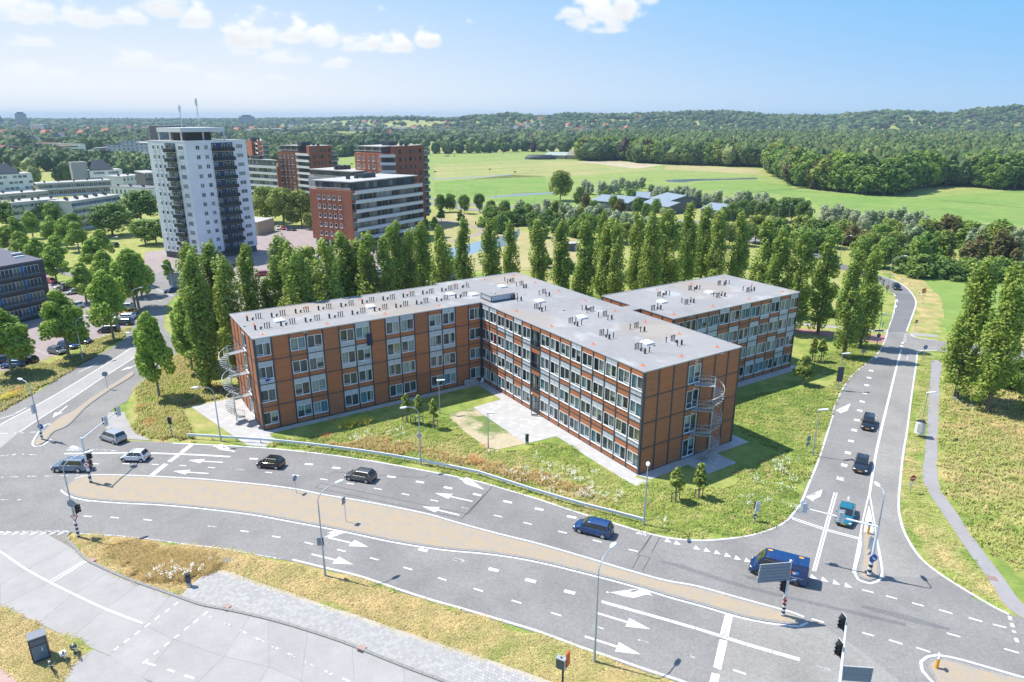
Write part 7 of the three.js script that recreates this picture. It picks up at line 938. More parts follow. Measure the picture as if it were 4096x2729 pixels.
car('sedan', NAVY, 'dark blue car crossing by the advertising board', [[-90.65,-175.1],[-88.55,-176.29]], 1);
const PK = 'cars parked in the car park';
for (const [t, c, l, p] of [['hatch', BLK, 'black hatchback parked nose out next to the bright blue car', [[-85.83,-132.57],[-90.13,-133.78]]], ['hatch', BLU, 'bright blue car parked in the middle of the front row', [[-86.88,-129.6],[-91.49,-130.62]]], ['small', [0.16, 0.18, 0.2], 'small grey car parked at the end of the front row', [[-87.03,-125.96],[-91.73,-127.59]]], ['mpv', BLK, 'black people carrier parked behind the verge tree', [[-88.84,-140.54],[-85.19,-140.93]]], ['estate', BLK, 'black estate parked below the white estate', [[-89.09,-146.49],[-85.07,-146.49]]], ['estate', WHT, 'white estate parked above the black estate', [[-91.15,-150.3],[-86.74,-150.84]]], ['hatch', [0.6, 0.3, 0.04], 'orange-yellow car wedged between white parked cars', [[-90.79,-153.93],[-89.38,-155.61]]], ['estate', SLV, 'silver estate under the tall street tree', [[-93.42,-155.61],[-90.26,-157.04]]], ['hatch', WHT, 'white car topmost in the row under the tall street tree', [[-95.35,-158.99],[-92.07,-159.98]]], ['mpv', WHT, 'white van-like car parked alone in the middle of the lot', [[-106.47,-158.5],[-105.57,-160.48]]], ['hatch', SLV, 'silver hatchback beside the black one near the flats', [[-116.33,-173.59],[-114.03,-175.93]]], ['hatch', BLK, 'black hatchback between two silver cars near the flats', [[-120.69,-177.12],[-118.11,-179.3]]], ['estate', [0.5, 0.48, 0.44], 'pale beige estate next to the flats', [[-123.4,-179.55],[-121.14,-182.8]]], ['hatch', [0.45, 0.02, 0.06], 'red car half hidden by the corner of the flats', [[-127.69,-186.3],[-130.52,-187.62]]], ['hatch', BLK, 'black car with brake lights on leaving the lot', [[-93.11,-121.29],[-89.82,-120.99]]], ['hatch', [0.03, 0.1, 0.3], 'blue car parked under the left-edge tree', [[-93.8,-118.93],[-91.58,-119.22]]], ['sedan', BLK, 'dark car partly cut off by the left edge', [[-97.72,-120.99],[-95.89,-121.9]]]]) car(t, c, l, p, 0, PK);
for (const [t, c, l, p] of [['hatch', WHT, 'white car first in the strip beside the brick block', [[-95.85,-281.21],[-98.51,-287.03]]], ['hatch', [0.5, 0.03, 0.04], 'red car in the strip beside the brick block', [[-93.16,-279.78],[-96.23,-287.03]]], ['estate', NAVY, 'dark blue car in the strip beside the brick block', [[-90.81,-278.38],[-93.94,-285.55]]], ['hatch', BLK, 'black car last in the strip beside the brick block', [[-88.42,-277.82],[-91.22,-284.09]]], ['mpv', WHT, 'white van glimpsed between poplars before the brick block', [[-64.09,-216.48],[-63.66,-220.02]]], ['hatch', GRY, 'grey car glimpsed between poplars before the brick block', [[-61.88,-209.71],[-61.19,-212.21]]], ['small', [0.5, 0.03, 0.03], 'red car glimpsed between the middle poplars', [[-28.81,-212.54],[-26.95,-214.16]]], ['hatch', SLV, 'silver car glimpsed just above the roof step', [[-23.94,-185.55],[-22.8,-186.65]]], ['hatch', BLU, 'blue car glimpsed above the roof edge of the west wing', [[-17.87,-190.69],[-16.19,-192.01]]], ['hatch', BLK, 'dark car at the foot of the white tower', [[-87.23,-208.58],[-86.37,-210.54]]], ['hatch', [0.45, 0.03, 0.04], 'red car glimpsed between the western poplars', [[-74.22,-195.75],[-72.42,-196.61]]], ['estate', SLV, 'light car in the lot behind the western poplars', [[-44.27,-187.45],[-43.52,-189.05]]], ['hatch', WHT, 'white car in the lot behind the western poplars', [[-40.72,-197.49],[-39.51,-199.26]]], ['mpv', NAVY, 'dark people carrier under the avenue trees', [[-144.91,-243.77],[-141.19,-242.69]]]]) car(t, c, l, p, 0, 'cars parked around the brick block');
car('estate', [0.3, 0.33, 0.36], 'grey car on the branch road far behind the poplars', [[99.1,-223.3],[100.3,-221.47]], 0);

// ---------- street furniture ----------
const poleM = mat([0.42, 0.47, 0.53], 0.5, { metalness: 0.35 }), whitePoleM = mat([0.72, 0.74, 0.76], 0.45), blackM = mat([0.022, 0.022, 0.024], 0.6), signBackM = mat([0.22, 0.26, 0.32], 0.6), redM = mat([0.5, 0.015, 0.02], 0.5), blueS = mat([0.012, 0.1, 0.42], 0.5), yellowM = mat([0.75, 0.36, 0.015], 0.55), sWhite = mat([0.8, 0.8, 0.8], 0.5);
const lampHead = new THREE.SphereGeometry(1, 12, 8).scale(0.52, 0.13, 0.23), lampGlass = new THREE.SphereGeometry(1, 10, 6).scale(0.3, 0.1, 0.17);
function lamp([x, z, h], label, a, reach = 2.0, group = 'curved street lamps') { // a: which way the arm points
  const o = thing('street_lamp', label, 'street lamp', [x, 0, z], a, group), k = h - 1.6;
  part(o, 'post', merge([cyl(0.09, 0.13, h * 0.28, 10), cyl(0.065, 0.09, k - h * 0.28, 10, 0, h * 0.28)]), poleM); part(o, 'arm', tube([[0, k, 0], [0.04, k + 0.7, 0], [reach * 0.3, h - 0.25, 0], [reach, h + 0.05, 0]], 0.05, 7, 16), poleM);
  const hd = part(o, 'lamp_head', lampHead, whitePoleM, [reach + 0.45, h + 0.08, 0]); part(hd, 'lamp_glass', lampGlass, sWhite, [0, -0.08, 0]); return o;
}
function flagLamp([x, z, h], label, a, reach = 0.7, group = 'short-armed street lamps') {
  const o = thing('street_lamp', label, 'street lamp', [x, 0, z], a, group); part(o, 'post', merge([cyl(0.07, 0.11, h * 0.3, 9), cyl(0.055, 0.07, h * 0.7, 9, 0, h * 0.3)]), poleM); part(o, 'lamp_head', merge([bx(1.25, 0.13, 0.36, reach, 0, 0), bx(0.5, 0.1, 0.16, 0, -0.02, 0)]), whitePoleM, [0, h, 0]); return o;
}
const up = Math.PI / 2;
const l1 = lamp([-18.88,-58.24,9.7], 'tall street lamp with back-to-back sign plates on the dry verge', 0.75), l2 = lamp([7.01,-46.71,10.14], 'tallest street lamp, on the dry verge by the wide arrows', 0.95), l3 = lamp([-47.82,-64.87,9.51], 'street lamp with give-way sign at the tip of the dry verge', 0.75, 2.2), l4 = lamp([-67.49,-88.81,9.01], 'street lamp with a signal head on the narrow approach island', 2.7, 1.5), l5 = lamp([-41.7,-88.47,8.51], 'street lamp at the start of the guard rail', 3.5, 1.8), l6 = lamp([-12.17,-81.47,8.59], 'street lamp carrying a yellow diamond sign behind the guard rail', 3.6, 1.5), l7 = lamp([14.97,-67.2,8.44], 'street lamp at the end of the guard rail by the south corner', 4.5, 0.9);
lamp([-81.77,-122.51,8.34], 'street lamp on the verge in front of the parked black hatchback', 0.9, 1.6); lamp([-88.14,-153.74,6.37], 'street lamp beside the white parked cars', 0.7, 1.7); lamp([-64.21,-112.3,8.81], 'street lamp mostly hidden by the corner lawn tree', 3.3, 1.4); lamp([-92.45,-181.16,6.46], 'street lamp beside the advertising board', 3.2, 1.2);
const f1 = flagLamp([55.36,-107.75,6.56], 'short-armed lamp with a dark advert panel beside the branch road', 0.2), f2 = flagLamp([41.18,-84,6.83], 'short-armed lamp beside the branch road, closest to the rear block lawn', 0.2), f3 = flagLamp([59.09,-89.87,6.9], 'short-armed lamp with a three-sided poster column', 0.2), f4 = flagLamp([73.81,-130.97,6.74], 'short-armed lamp with street name board at the cycle path', 0.2);
lamp([98.55,-174.52,9.96], 'lamp with long flat arm at the inner side of the far bend', 0.1, 3.0); flagLamp([-11.3,-98.09,5.57], 'thin court lamp in front of the west wing', 0.2, 0.3); flagLamp([-3.32,-86.2,5.41], 'thin court lamp on the sand patch', 0.2, 0.3);
[[[111.85,-288.53,9.63], 0], [[115.73,-287.03,10.12], 0], [[108.64,-223.3,7.27], 2], [[154.19,-267.58,6.05], 1.6], [[183.64,-305.31,4.41], 0], [[30.85,-357.4,8.07], 1.6], [[57.33,-326.71,5.71], 1.6], [[52.26,-338.52,3.01], 1.6], [[77.66,-344.32,6.56], 0], [[112.65,-319.27,2.84], 1.6], [[11.92,-369.54,4.4], 1.6], [[-27.89,-349.87,9.73], 1.2], [[-8.89,-385.61,8.48], 0]].forEach(([p, r], i) => { const l = 'distant lamp post ' + ['left one of the pair before dense trees', 'right one of the pair before dense trees', 'with flat arm over the branch road bend', 'above the bushy embankment trees', 'at the meadow edge above the thicket', 'in front of the lone spreading tree', 'in front of the grey sheds', 'short one left of the grey sheds', 'right of the grey sheds', 'right behind the eastern poplars', 'left among the willow shrubs', 'near the compact trees by the brick tower', 'at the ditch right of the brick tower'][i]; if (r) lamp([p[0], p[1], Math.max(6, p[2])], l, i % 2 ? 0 : Math.PI * (i === 5 ? 1 : 0), r, 'distant lamp posts'); else flagLamp([p[0], p[1], Math.max(6, p[2])], l, 0, 0.3, 'distant lamp posts'); });
lamp([-139.58,-236.98,4.56], 'street lamp on the park lawn left of the white tower', 0.2, 1.4); lamp([-144.35,-227.44,3.84], 'street lamp among the avenue trees', 3.2, 1.2);

// striped foot of signal posts, and signal heads
const stripes = (o, r, n = 6, h = 0.3) => { for (let i = 0; i < n; i++) part(o, 'stripe', cyl(r, r, h, 12), i % 2 ? whitePoleM : blackM, [0, i * h, 0]); };
function signal(o, [x, y, z], turn) { // lights face +z before the turn
  const g = new THREE.Group(); g.name = 'signal_head'; g.position.set(x, y, z); g.rotation.y = turn; o.add(g);
  part(g, 'backboard', bx(0.62, 1.35, 0.04), blackM); part(g, 'board_rim', merge([bx(0.7, 1.43, 0.02, 0, 0, -0.02)]), sWhite); part(g, 'housing', bx(0.34, 1.05, 0.26, 0, 0, 0.1), blackM); part(g, 'back_case', bx(0.34, 1.0, 0.14, 0, 0, -0.1), mat([0.55, 0.57, 0.58], 0.4));
  [0.34, 0, -0.34].forEach((dy, i) => { part(g, 'visor', new THREE.CylinderGeometry(0.15, 0.15, 0.26, 12, 1, true, 0, 4.2).rotateX(Math.PI / 2).translate(0, dy, 0.32), mat([0.02, 0.02, 0.022], 0.6, { side: THREE.DoubleSide })); part(g, 'lens', cyl(0.12, 0.12, 0.03, 12).rotateX(Math.PI / 2).translate(0, dy, 0.22), mat([[0.12, 0.01, 0.01], [0.14, 0.08, 0.01], [0.01, 0.1, 0.05]][i], 0.2)); }); return g;
}
const disc = (r) => new THREE.CylinderGeometry(r, r, 0.03, 22).rotateX(Math.PI / 2), tri = (r) => new THREE.CylinderGeometry(r, r, 0.03, 3).rotateX(Math.PI / 2).rotateZ(Math.PI / 2 * 2);
function arrowPlate(parent, z, a, s = 1) { const g = new THREE.ShapeGeometry(new THREE.Shape([[-0.04, 0.2], [0.04, 0.2], [0.04, -0.05], [0.15, -0.05], [0, -0.25], [-0.15, -0.05], [-0.04, -0.05]].map((p) => new THREE.Vector2(p[0] * s, p[1] * s)))).rotateZ(a); return part(parent, 'white_arrow', g, sWhite, [0, 0, z]); }
// mast with a long arm over the left carriageway
{
  const [x, z, h] = [-53.36,-76.62,6.35], o = thing('signal_mast', 'striped signal mast on the tip of the long median, its arm reaching away', 'traffic signal', [x, 0, z], 0, 'signal masts'); stripes(o, 0.17, 6, 0.35); part(o, 'post', cyl(0.12, 0.15, h - 2.1, 12, 0, 2.1), whitePoleM);
  const e = [[-53.56,-85.47]][0], ex = e[0] - x, ez = e[1] - z, L = Math.hypot(ex, ez); part(o, 'arm', bar([0, h - 0.25, 0], [ex, h - 0.15, ez], 0.1, 10, 0.06), whitePoleM); const t = Math.atan2(ex, ez) + 1.35; for (const k of [0.62, 0.98]) signal(o, [ex * k, h - 0.3, ez * k], t);
  const s = part(o, 'no_turn_sign', disc(0.42), redM, [0.05, 2.7, 0.2]); part(s, 'sign_face', disc(0.33).translate(0, 0, 0.01), sWhite); part(s, 'sign_arrow', merge([bx(0.05, 0.3, 0.01, 0.08, -0.03, 0.035), bx(0.22, 0.05, 0.01, -0.01, 0.12, 0.035), bx(0.05, 0.14, 0.01, -0.1, 0.06, 0.035)]), blackM); part(s, 'sign_bar', bx(0.05, 0.7, 0.008).rotateZ(0.78).translate(0, 0, 0.032), redM); signal(o, [0.25, 3.9, -0.2], 1.5);
}
{
  const [x, z, h] = [-49.24,-89.69,3.25], o = thing('signal_post', 'short signal post with a black oval head on the corner lawn', 'traffic signal', [x, 0, z], 0, 'signal masts'); stripes(o, 0.09, 8, 0.25); part(o, 'post', cyl(0.06, 0.06, h - 2.6, 10, 0, 2), blackM); const s = part(o, 'signal_head', new THREE.CapsuleGeometry(0.3, 0.62, 4, 14).scale(1, 1, 0.22), blackM, [0, h - 0.6, 0]); part(s, 'lens', disc(0.1).translate(0, 0.25, 0.08), mat([0.1, 0.02, 0.02], 0.3)); part(s, 'rim', new THREE.TorusGeometry(0.3, 0.02, 6, 18, Math.PI).translate(0, 0.31, 0.04), sWhite);
}
{
  const [x, z] = [35.99,-58.08], h = 5.9, o = thing('signal_mast', 'signal mast with lamp on the splitter island, its arm over the teal car', 'traffic signal', [x, 0, z], 0, 'signal masts'); stripes(o, 0.2, 8, 0.3); part(o, 'post', cyl(0.12, 0.17, h - 2.4, 12, 0, 2.4), whitePoleM); part(o, 'lamp_post', cyl(0.06, 0.1, 3.0, 10, 0, h), poleM); part(o, 'lamp_arm', tube([[0, h + 3, 0], [0.05, h + 3.5, -0.1], [0.1, h + 3.7, -0.6], [0.1, h + 3.7, -1.2]], 0.05, 6), poleM); part(o, 'lamp_head', new THREE.SphereGeometry(1, 12, 8).scale(0.24, 0.12, 0.5), sWhite, [0.1, h + 3.7, -1.6]);
  const e = [[29.2,-61.39]][0], ex = e[0] - x, ez = e[1] - z; part(o, 'arm', bar([0, h - 0.1, 0], [ex, h + 0.2, ez], 0.11, 10, 0.07), whitePoleM); for (const k of [0.45, 0.9]) signal(o, [ex * k, h + 0.1 + 0.2 * k, ez * k], Math.PI - 0.2); signal(o, [-0.1, 3.7, -0.32], Math.PI - 0.2);
  const s = part(o, 'keep_right_sign', disc(0.4), blueS, [0, 2.35, 0.22]); arrowPlate(s, 0.025, 0.8, 1.2); part(o, 'triangle_sign_back', tri(0.5), signBackM, [0, 2.7, -0.2], Math.PI);
}
{
  const [x, z, h] = [25.13,-52.3,6.13], o = thing('signal_mast', 'signal mast with a stack of direction boards in front of the delivery van', 'traffic signal', [x, 0, z], 0, 'signal masts'); stripes(o, 0.17, 10, 0.22); part(o, 'post', cyl(0.11, 0.15, h - 2.2, 12, 0, 2.2), whitePoleM);
  for (let k = 0; k < 3; k++) { const b = part(o, 'direction_board', bx(2.9 + k * 0.1, 0.62, 0.05, -1.55, 0, 0), signBackM, [0.1, h - 0.45 - k * 0.66, 0.1], 0.12); part(b, 'board_rim', bx(2.95 + k * 0.1, 0.66, 0.03, -1.55, 0, -0.02), sWhite); part(b, 'board_rail', merge([bx(2.7, 0.05, 0.05, -1.5, 0.15, 0.04), bx(2.7, 0.05, 0.05, -1.5, -0.15, 0.04)]), signBackM); }
  signal(o, [-0.35, 3.5, 0.1], -1.4); part(o, 'lower_bracket', bx(1.1, 0.18, 0.1), signBackM, [0.2, 4.0, 0]); part(o, 'red_marker', bx(0.1, 0.7, 0.16), redM, [-0.12, 1.9, 0.15]);
}
{
  const e = [[26.48,-44.42]][0], b = [[22.74,-38.16]][0], x = b[0] - 0.3, z = b[1] + 1.2, o = thing('signal_mast', 'signal arm reaching in from the bottom edge with two heads and direction boards', 'traffic signal', [x, 0, z], 0, 'signal masts'); stripes(o, 0.17, 8, 0.3); part(o, 'post', cyl(0.12, 0.16, 3.7, 12, 0, 2.4), whitePoleM); const ex = e[0] - x, ez = e[1] - z; part(o, 'arm', bar([0, 6.0, 0], [ex, 6.0, ez], 0.12, 10, 0.07), whitePoleM);
  for (const k of [0.62, 1.0]) signal(o, [ex * k - 0.32, 6.1, ez * k], -1.45); for (let k = 0; k < 2; k++) { const q = part(o, 'direction_board', bx(2.1, 0.62, 0.05, 1.05, 0, 0), signBackM, [ex * 0.4 + 0.1, 5.7 - k * 0.66, ez * 0.4], -0.1); part(q, 'board_rim', bx(2.16, 0.66, 0.03, 1.05, 0, -0.02), sWhite); }
}
{
  const [x, z, h] = [27.71,-67.81,2.65], o = thing('signal_post', 'small striped signal post with give-way sign on the grass corner', 'traffic signal', [x, 0, z], 0, 'signal masts'); stripes(o, 0.1, 8, 0.22); part(o, 'post', cyl(0.05, 0.06, h - 1.7, 9, 0, 1.7), whitePoleM); signal(o, [0.2, h - 0.6, 0], Math.PI + 0.5); part(o, 'triangle_sign_back', tri(0.42), signBackM, [0, h - 1.65, 0.05], 0.3);
}
// signs fixed to lamp posts, as parts of them
{ const s = part(l3, 'give_way_sign', tri(0.5).rotateZ(Math.PI), redM, [0, 2.6, 0.2], -0.75); part(s, 'sign_face', tri(0.32).rotateZ(Math.PI).translate(0, 0, 0.012), sWhite); stripes(l3, 0.15, 8, 0.25); part(l3, 'round_sign_back', disc(0.45), signBackM, [0, 4.3, 0.1], -0.75); signal(l3, [0.3, 3.5, 0], 1.2); }
{ const s = part(l4, 'keep_right_sign', disc(0.42), blueS, [0.12, 2.0, 0.2], -2.7); arrowPlate(s, 0.025, -0.8, 1.1); stripes(l4, 0.15, 6, 0.25); signal(l4, [0.35, 4.8, 0], 1.6); }
{ for (const s of [1, -1]) part(l1, 'sign_plate', bx(0.62, 0.9, 0.03), signBackM, [0.12 * s, 4.0, 0.12 * s], s * 0.9 + 0.3); }
{ const s = part(l6, 'priority_sign', bx(0.75, 0.75, 0.03).rotateZ(Math.PI / 4), sWhite, [0, 4.2, 0.16], -3.6); part(s, 'sign_face', bx(0.5, 0.5, 0.02).rotateZ(Math.PI / 4).translate(0, 0, 0.012), yellowM); }
part(f1, 'advert_panel', bx(1.0, 2.6, 0.16), mat([0.05, 0.065, 0.085], 0.4), [0, 2.9, 0.1], -0.2);
{ const c = part(f3, 'poster_column', new THREE.CylinderGeometry(0.75, 0.75, 1.9, 3), whitePoleM, [0, 1.5, 0]); part(c, 'poster', bx(0.62, 1.2, 0.02, 0, 0, 0), mat(0xffffff, 0.7, { map: tex(64, (u, v) => mix3([0.62, 0.6, 0.57], [0.24, 0.2, 0.18], sstep(0.45, 0.6, tf(u, v, 6, 7, 3)))) }), [0.36, 0.02, 0.2], 1.05); part(c, 'column_trim', new THREE.CylinderGeometry(0.79, 0.79, 0.1, 3).translate(0, 0.98, 0), blackM); part(c, 'poster', bx(0.62, 1.2, 0.02), mat([0.5, 0.49, 0.46], 0.7), [-0.36, 0.02, 0.2], -1.05); }
part(f4, 'street_name_board', bx(1.9, 0.32, 0.04), mat([0.06, 0.07, 0.09], 0.5), [-0.1, 3.4, 0.08], -0.2); part(f4, 'round_sign_back', disc(0.42), mat([0.1, 0.12, 0.15], 0.5), [0, 2.4, 0.1], -0.2);
// free-standing signs
function sign([x, z, h], label, build, turn = 0) { const o = thing('traffic_sign', label, 'traffic sign', [x, 0, z], turn, 'traffic signs'); part(o, 'post', cyl(0.035, 0.04, h, 8), poleM); build(o, h); return o; }
const noEntry = (o, h, yellow) => { if (yellow) part(o, 'yellow_board', bx(1.05, 1.05, 0.03), mat([0.72, 0.5, 0.02], 0.5), [0, h - 0.5, 0.04]); const s = part(o, 'red_disc', disc(yellow ? 0.42 : 0.4), redM, [0, h - 0.45, 0.07]); part(s, 'white_bar', bx(0.58, 0.13, 0.02, 0, 0, 0.014), sWhite); if (yellow !== 0) part(o, 'sub_plate', bx(0.85, 0.22, 0.03), yellow ? blueS : sWhite, [0, h - 1.15, 0.06]); };
sign([49.13,-74.3,2.5], 'red no-entry sign with white sub-plate on the strip by the east footpath', (o, h) => noEntry(o, h, false), 0.2); sign([87.45,-141.57,2.63], 'red no-entry sign on the dry slope above the side street', (o, h) => noEntry(o, h, 0), 0.2); sign([98.62,-174.75,2.35], 'yellow-backed no-entry sign inside the far bend', (o, h) => noEntry(o, h, true), 0.25); sign([105.79,-170.52,2.44], 'yellow-backed no-entry sign outside the far bend', (o, h) => noEntry(o, h, true), -0.1);
sign([78.43,-122.69,3.1], 'blue round sign with white bent arrow at the side street corner', (o, h) => { const s = part(o, 'blue_disc', disc(0.42), blueS, [0, h - 0.42, 0.06]); part(s, 'white_arrow', merge([bx(0.09, 0.3, 0.02, -0.1, -0.06, 0.014), bx(0.26, 0.09, 0.02, -0.02, 0.08, 0.014)]), sWhite); part(s, 'arrow_tip', new THREE.ShapeGeometry(new THREE.Shape([[0.08, 0.22], [0.26, 0.08], [0.08, -0.06]].map((p) => new THREE.Vector2(...p)))).translate(0, 0, 0.026), sWhite); }, 0.1);
sign([-26.56,-74.09,2.53], 'round sign seen from its grey back on the long median', (o, h) => { part(o, 'sign_plate', disc(0.38), mat([0.12, 0.2, 0.36], 0.5), [0, h - 0.4, 0], 1.25); }); sign([-18.98,-67.77,3.34], 'square sign on a tall thin post on the long median', (o, h) => { part(o, 'sign_plate', bx(0.62, 0.85, 0.03), signBackM, [-0.05, h - 0.45, 0.05], 1.2); part(o, 'sign_rim', bx(0.66, 0.9, 0.02), whitePoleM, [-0.07, h - 0.45, 0.05], 1.2); }); sign([-68.96,-108.14,3.18], 'round sign turned away on the narrow approach island', (o, h) => { part(o, 'sign_plate', disc(0.45), signBackM, [0, h - 0.4, 0.05], 0.5); });
sign([40.77,-85.02,2.49], 'square and diamond sign pair seen from behind beside the branch road', (o, h) => { part(o, 'square_plate', bx(0.6, 0.75, 0.03), signBackM, [0.05, h - 0.35, 0.05], 0.3); part(o, 'diamond_plate', bx(0.55, 0.55, 0.03).rotateZ(Math.PI / 4), signBackM, [0, h - 1.15, 0.05], 0.3); }); sign([67.08,-123.12,2.07], 'bluish sign back in the grass before the two poplars', (o, h) => { part(o, 'sign_plate', bx(0.8, 0.7, 0.03), signBackM, [0, h - 0.3, 0.05], 0.2); });
sign([79.72,-140.54,2.43], 'thin blue way sign beside the cycle path', (o, h) => { part(o, 'sign_plate', bx(0.2, 1.1, 0.04), mat([0.1, 0.25, 0.5], 0.5), [0, h - 0.6, 0.03]); });
[[110.08,-198.89],[110.44,-194.1],[110.07,-188.29],[109.17,-183.06],[107.88,-177.84],[106.06,-172.78],[103.58,-166.9],[100.95,-162.29]].forEach((p, i) => { const o = thing('marker_post', `white reflector post, ${ORD[i]} from the top along the far bend`, 'marker post', [p[0], 0, p[1]], 0.1 * i, 'reflector posts along the far bend'); part(o, 'post', merge([bx(0.16, 1.0, 0.1, 0, 0.5, 0)]), sWhite); part(o, 'reflector_band', bx(0.17, 0.22, 0.11, 0, 0.78, 0), i === 7 ? redM : blueS); });
for (const [p, l, face] of [[[39.51,-65.39,1.34], 'orange-yellow bollard with a disc turned away on the splitter island', 0], [[35.62,-45.92,1.33], 'orange-yellow bollard with a small blue sign on the corner island', 1]]) { const o = thing('traffic_bollard', l, 'bollard', [p[0], 0.1, p[1]], 0, 'yellow bollards'); part(o, 'post', cyl(0.13, 0.13, 1.0, 12), yellowM); part(o, 'disc', disc(0.26), face ? blueS : signBackM, [0, 1.28, 0], face ? 1.2 : 0); part(o, 'disc_rim', disc(0.28).translate(0, 0, -0.015), sWhite, [0, 1.28, 0], face ? 1.2 : 0); part(o, 'band', cyl(0.135, 0.135, 0.06, 12), galvM, [0, 0.96, 0]); }
// guard rail: beam lengths and posts
{
  const line = smooth([[-46.75,-89.28],[-42.17,-88.72],[-36.38,-87.95],[-32.86,-87.33],[-24.71,-85.45],[-18.34,-83.63],[-13.68,-82.07],[-9.14,-80.35],[-3.98,-78.23],[0.41,-75.37],[4.36,-73.03],[8.11,-70.86],[11.72,-69.1],[14.89,-67.45]], 3.6), o = thing('guard_rail', 'long galvanised guard rail along the outside of the curve', 'guard rail');
  const prof = [[-0.02, -0.15], [0.05, -0.1], [-0.02, 0], [0.05, 0.1], [-0.02, 0.15], [-0.05, 0.15], [0.02, 0.1], [-0.05, 0], [0.02, -0.1], [-0.05, -0.15]].map((p) => new THREE.Vector2(...p)), beam = new THREE.ExtrudeGeometry(new THREE.Shape(prof), { depth: 1, bevelEnabled: false }).rotateY(Math.PI / 2), topb = bx(1, 0.05, 0.16, 0.5, 0.16, 0);
  for (let i = 0; i + 1 < line.length; i++) { const [a, b] = [line[i], line[i + 1]], l = Math.hypot(b[0] - a[0], b[1] - a[1]), t = Math.atan2(-(b[1] - a[1]), b[0] - a[0]); const s = part(o, 'beam', beam, whitePoleM, [a[0], 0.62, a[1]], t); s.scale.x = l; const c = part(o, 'top_rail', topb, whitePoleM, [a[0], 0.62, a[1]], t); c.scale.x = l; part(o, 'post', bx(0.1, 0.74, 0.14, 0, 0.37, -0.12), galvM, [a[0], 0, a[1]], t); }
}
// bins, boards, cabinet
function bin(p, label, m, turn, s = 1) { const o = thing('litter_bin', label, 'litter bin', [p[0], 0.08, p[1]], turn, 'litter bins'); o.scale.setScalar(s); part(o, 'body', new THREE.CapsuleGeometry(0.26, 0.62, 3, 12).scale(1, 1, 0.75).translate(0, 0.85, 0), m); part(o, 'leg', bx(0.5, 0.35, 0.06, 0, 0.17, 0), galvM); part(o, 'lid', bx(0.5, 0.06, 0.42, 0, 1.38, 0), trimD); part(o, 'slot', bx(0.3, 0.16, 0.05, 0, 1.15, 0.19), blackM); }
bin([[-31.89,-56.55]][0], 'dark litter bin at the tip of the flagged footpath', mat([0.05, 0.065, 0.09], 0.45), 0.5); bin([[2.13,-87.54]][0], 'green litter bin at the edge of the white court', mat([0.015, 0.06, 0.04], 0.5), 0.3); bin([[-15.7,-296.22]][0], 'small dark bin by the winding park path', trimD, 0);
{ const p = [[4.12,-44.19]][0], o = thing('bus_stop_display', 'dark display box with an orange-red back plate on a post at the bottom edge', 'display post', [p[0], 0, p[1]], -0.5); part(o, 'post', cyl(0.08, 0.09, 2.3, 9), blackM); part(o, 'display_box', bx(0.75, 0.95, 0.42, -0.12, 2.3, 0.1), mat([0.05, 0.065, 0.085], 0.35)); part(o, 'box_rim', merge([bx(0.8, 0.06, 0.46, -0.12, 2.8, 0.1), bx(0.05, 0.95, 0.46, 0.28, 2.3, 0.1)]), galvM); part(o, 'back_plate', bx(0.12, 1.3, 0.55, 0.36, 2.75, -0.12), mat([0.62, 0.08, 0.03], 0.45)); part(o, 'knob', cyl(0.09, 0.09, 0.06, 10), blackM, [-0.12, 2.82, 0.1]); }
{ const p = [[-40.3,-47.2]][0], o = thing('advert_cabinet', 'dark street cabinet with a red and yellow poster on the bottom-left verge', 'cabinet', [p[0], 0, p[1]], 0.62); part(o, 'body', bx(1.25, 2.35, 1.0, 0, 1.2, 0), mat([0.05, 0.055, 0.07], 0.45)); part(o, 'cap', bx(1.35, 0.12, 1.1, 0, 2.42, 0), mat([0.2, 0.22, 0.25], 0.5)); part(o, 'poster', bx(0.03, 1.9, 0.86, -0.635, 1.3, 0), mat(0xffffff, 0.5, { map: tex(64, (u, v) => v > 0.62 ? [0.35, 0.06, 0.07] : v > 0.42 ? [0.22, 0.05, 0.06] : v > 0.25 ? [0.5, 0.28, 0.03] : [0.05, 0.04, 0.06]) })); part(o, 'door_panel', bx(1.05, 1.35, 0.03, 0, 0.95, 0.51), mat([0.12, 0.18, 0.25], 0.4)); part(o, 'door_panel', bx(1.05, 0.5, 0.03, 0, 2.0, 0.51), mat([0.09, 0.13, 0.19], 0.4)); part(o, 'label_plate', bx(0.06, 0.35, 0.02, 0.2, 1.2, 0.53), sWhite); }
{ const [x, z, h] = [-92.18,-182.8,2.47], o = thing('info_board', 'large grey advertising board between the tower street and the approach road', 'billboard', [x, 0, z], 0.25); part(o, 'panel', bx(3.4, 3.0, 0.2, 0, 2.2, 0), mat(0xffffff, 0.5, { map: tex(64, (u, v) => mix3([0.2, 0.26, 0.3], [0.3, 0.32, 0.3], sstep(0.4, 0.6, tf(u, v, 5, 3, 3)))) })); part(o, 'post', bx(0.15, 3.2, 0.15, -1.5, 1.6, -0.12), galvM); part(o, 'post', bx(0.15, 3.2, 0.15, 1.5, 1.6, -0.12), galvM); part(o, 'frame', bx(3.55, 0.14, 0.24, 0, 3.74, 0), blackM); }
{ const o = solo('blue_mat', bx(1.05, 0.03, 0.75), mat([0.06, 0.2, 0.5], 0.6), 'bright blue square cover lying on the dry verge', 'cover'); const p = [[-30,-60.88]][0]; o.position.set(p[0], 0.03, p[1]); o.rotation.y = 0.1; }
{ const p = [[21.07,-236.36]][0], o = thing('site_cabin', 'small dark cabin glimpsed between the middle poplars', 'cabin', [p[0], 0, p[1]], 0.3); part(o, 'wall', bx(4, 2.6, 3, 0, 1.3, 0), darkWallM); part(o, 'roof', bx(4.3, 0.2, 3.3, 0, 2.7, 0), flatM); part(o, 'door', bx(0.9, 2, 0.06, 0.6, 1, 1.52), greyWallM); }
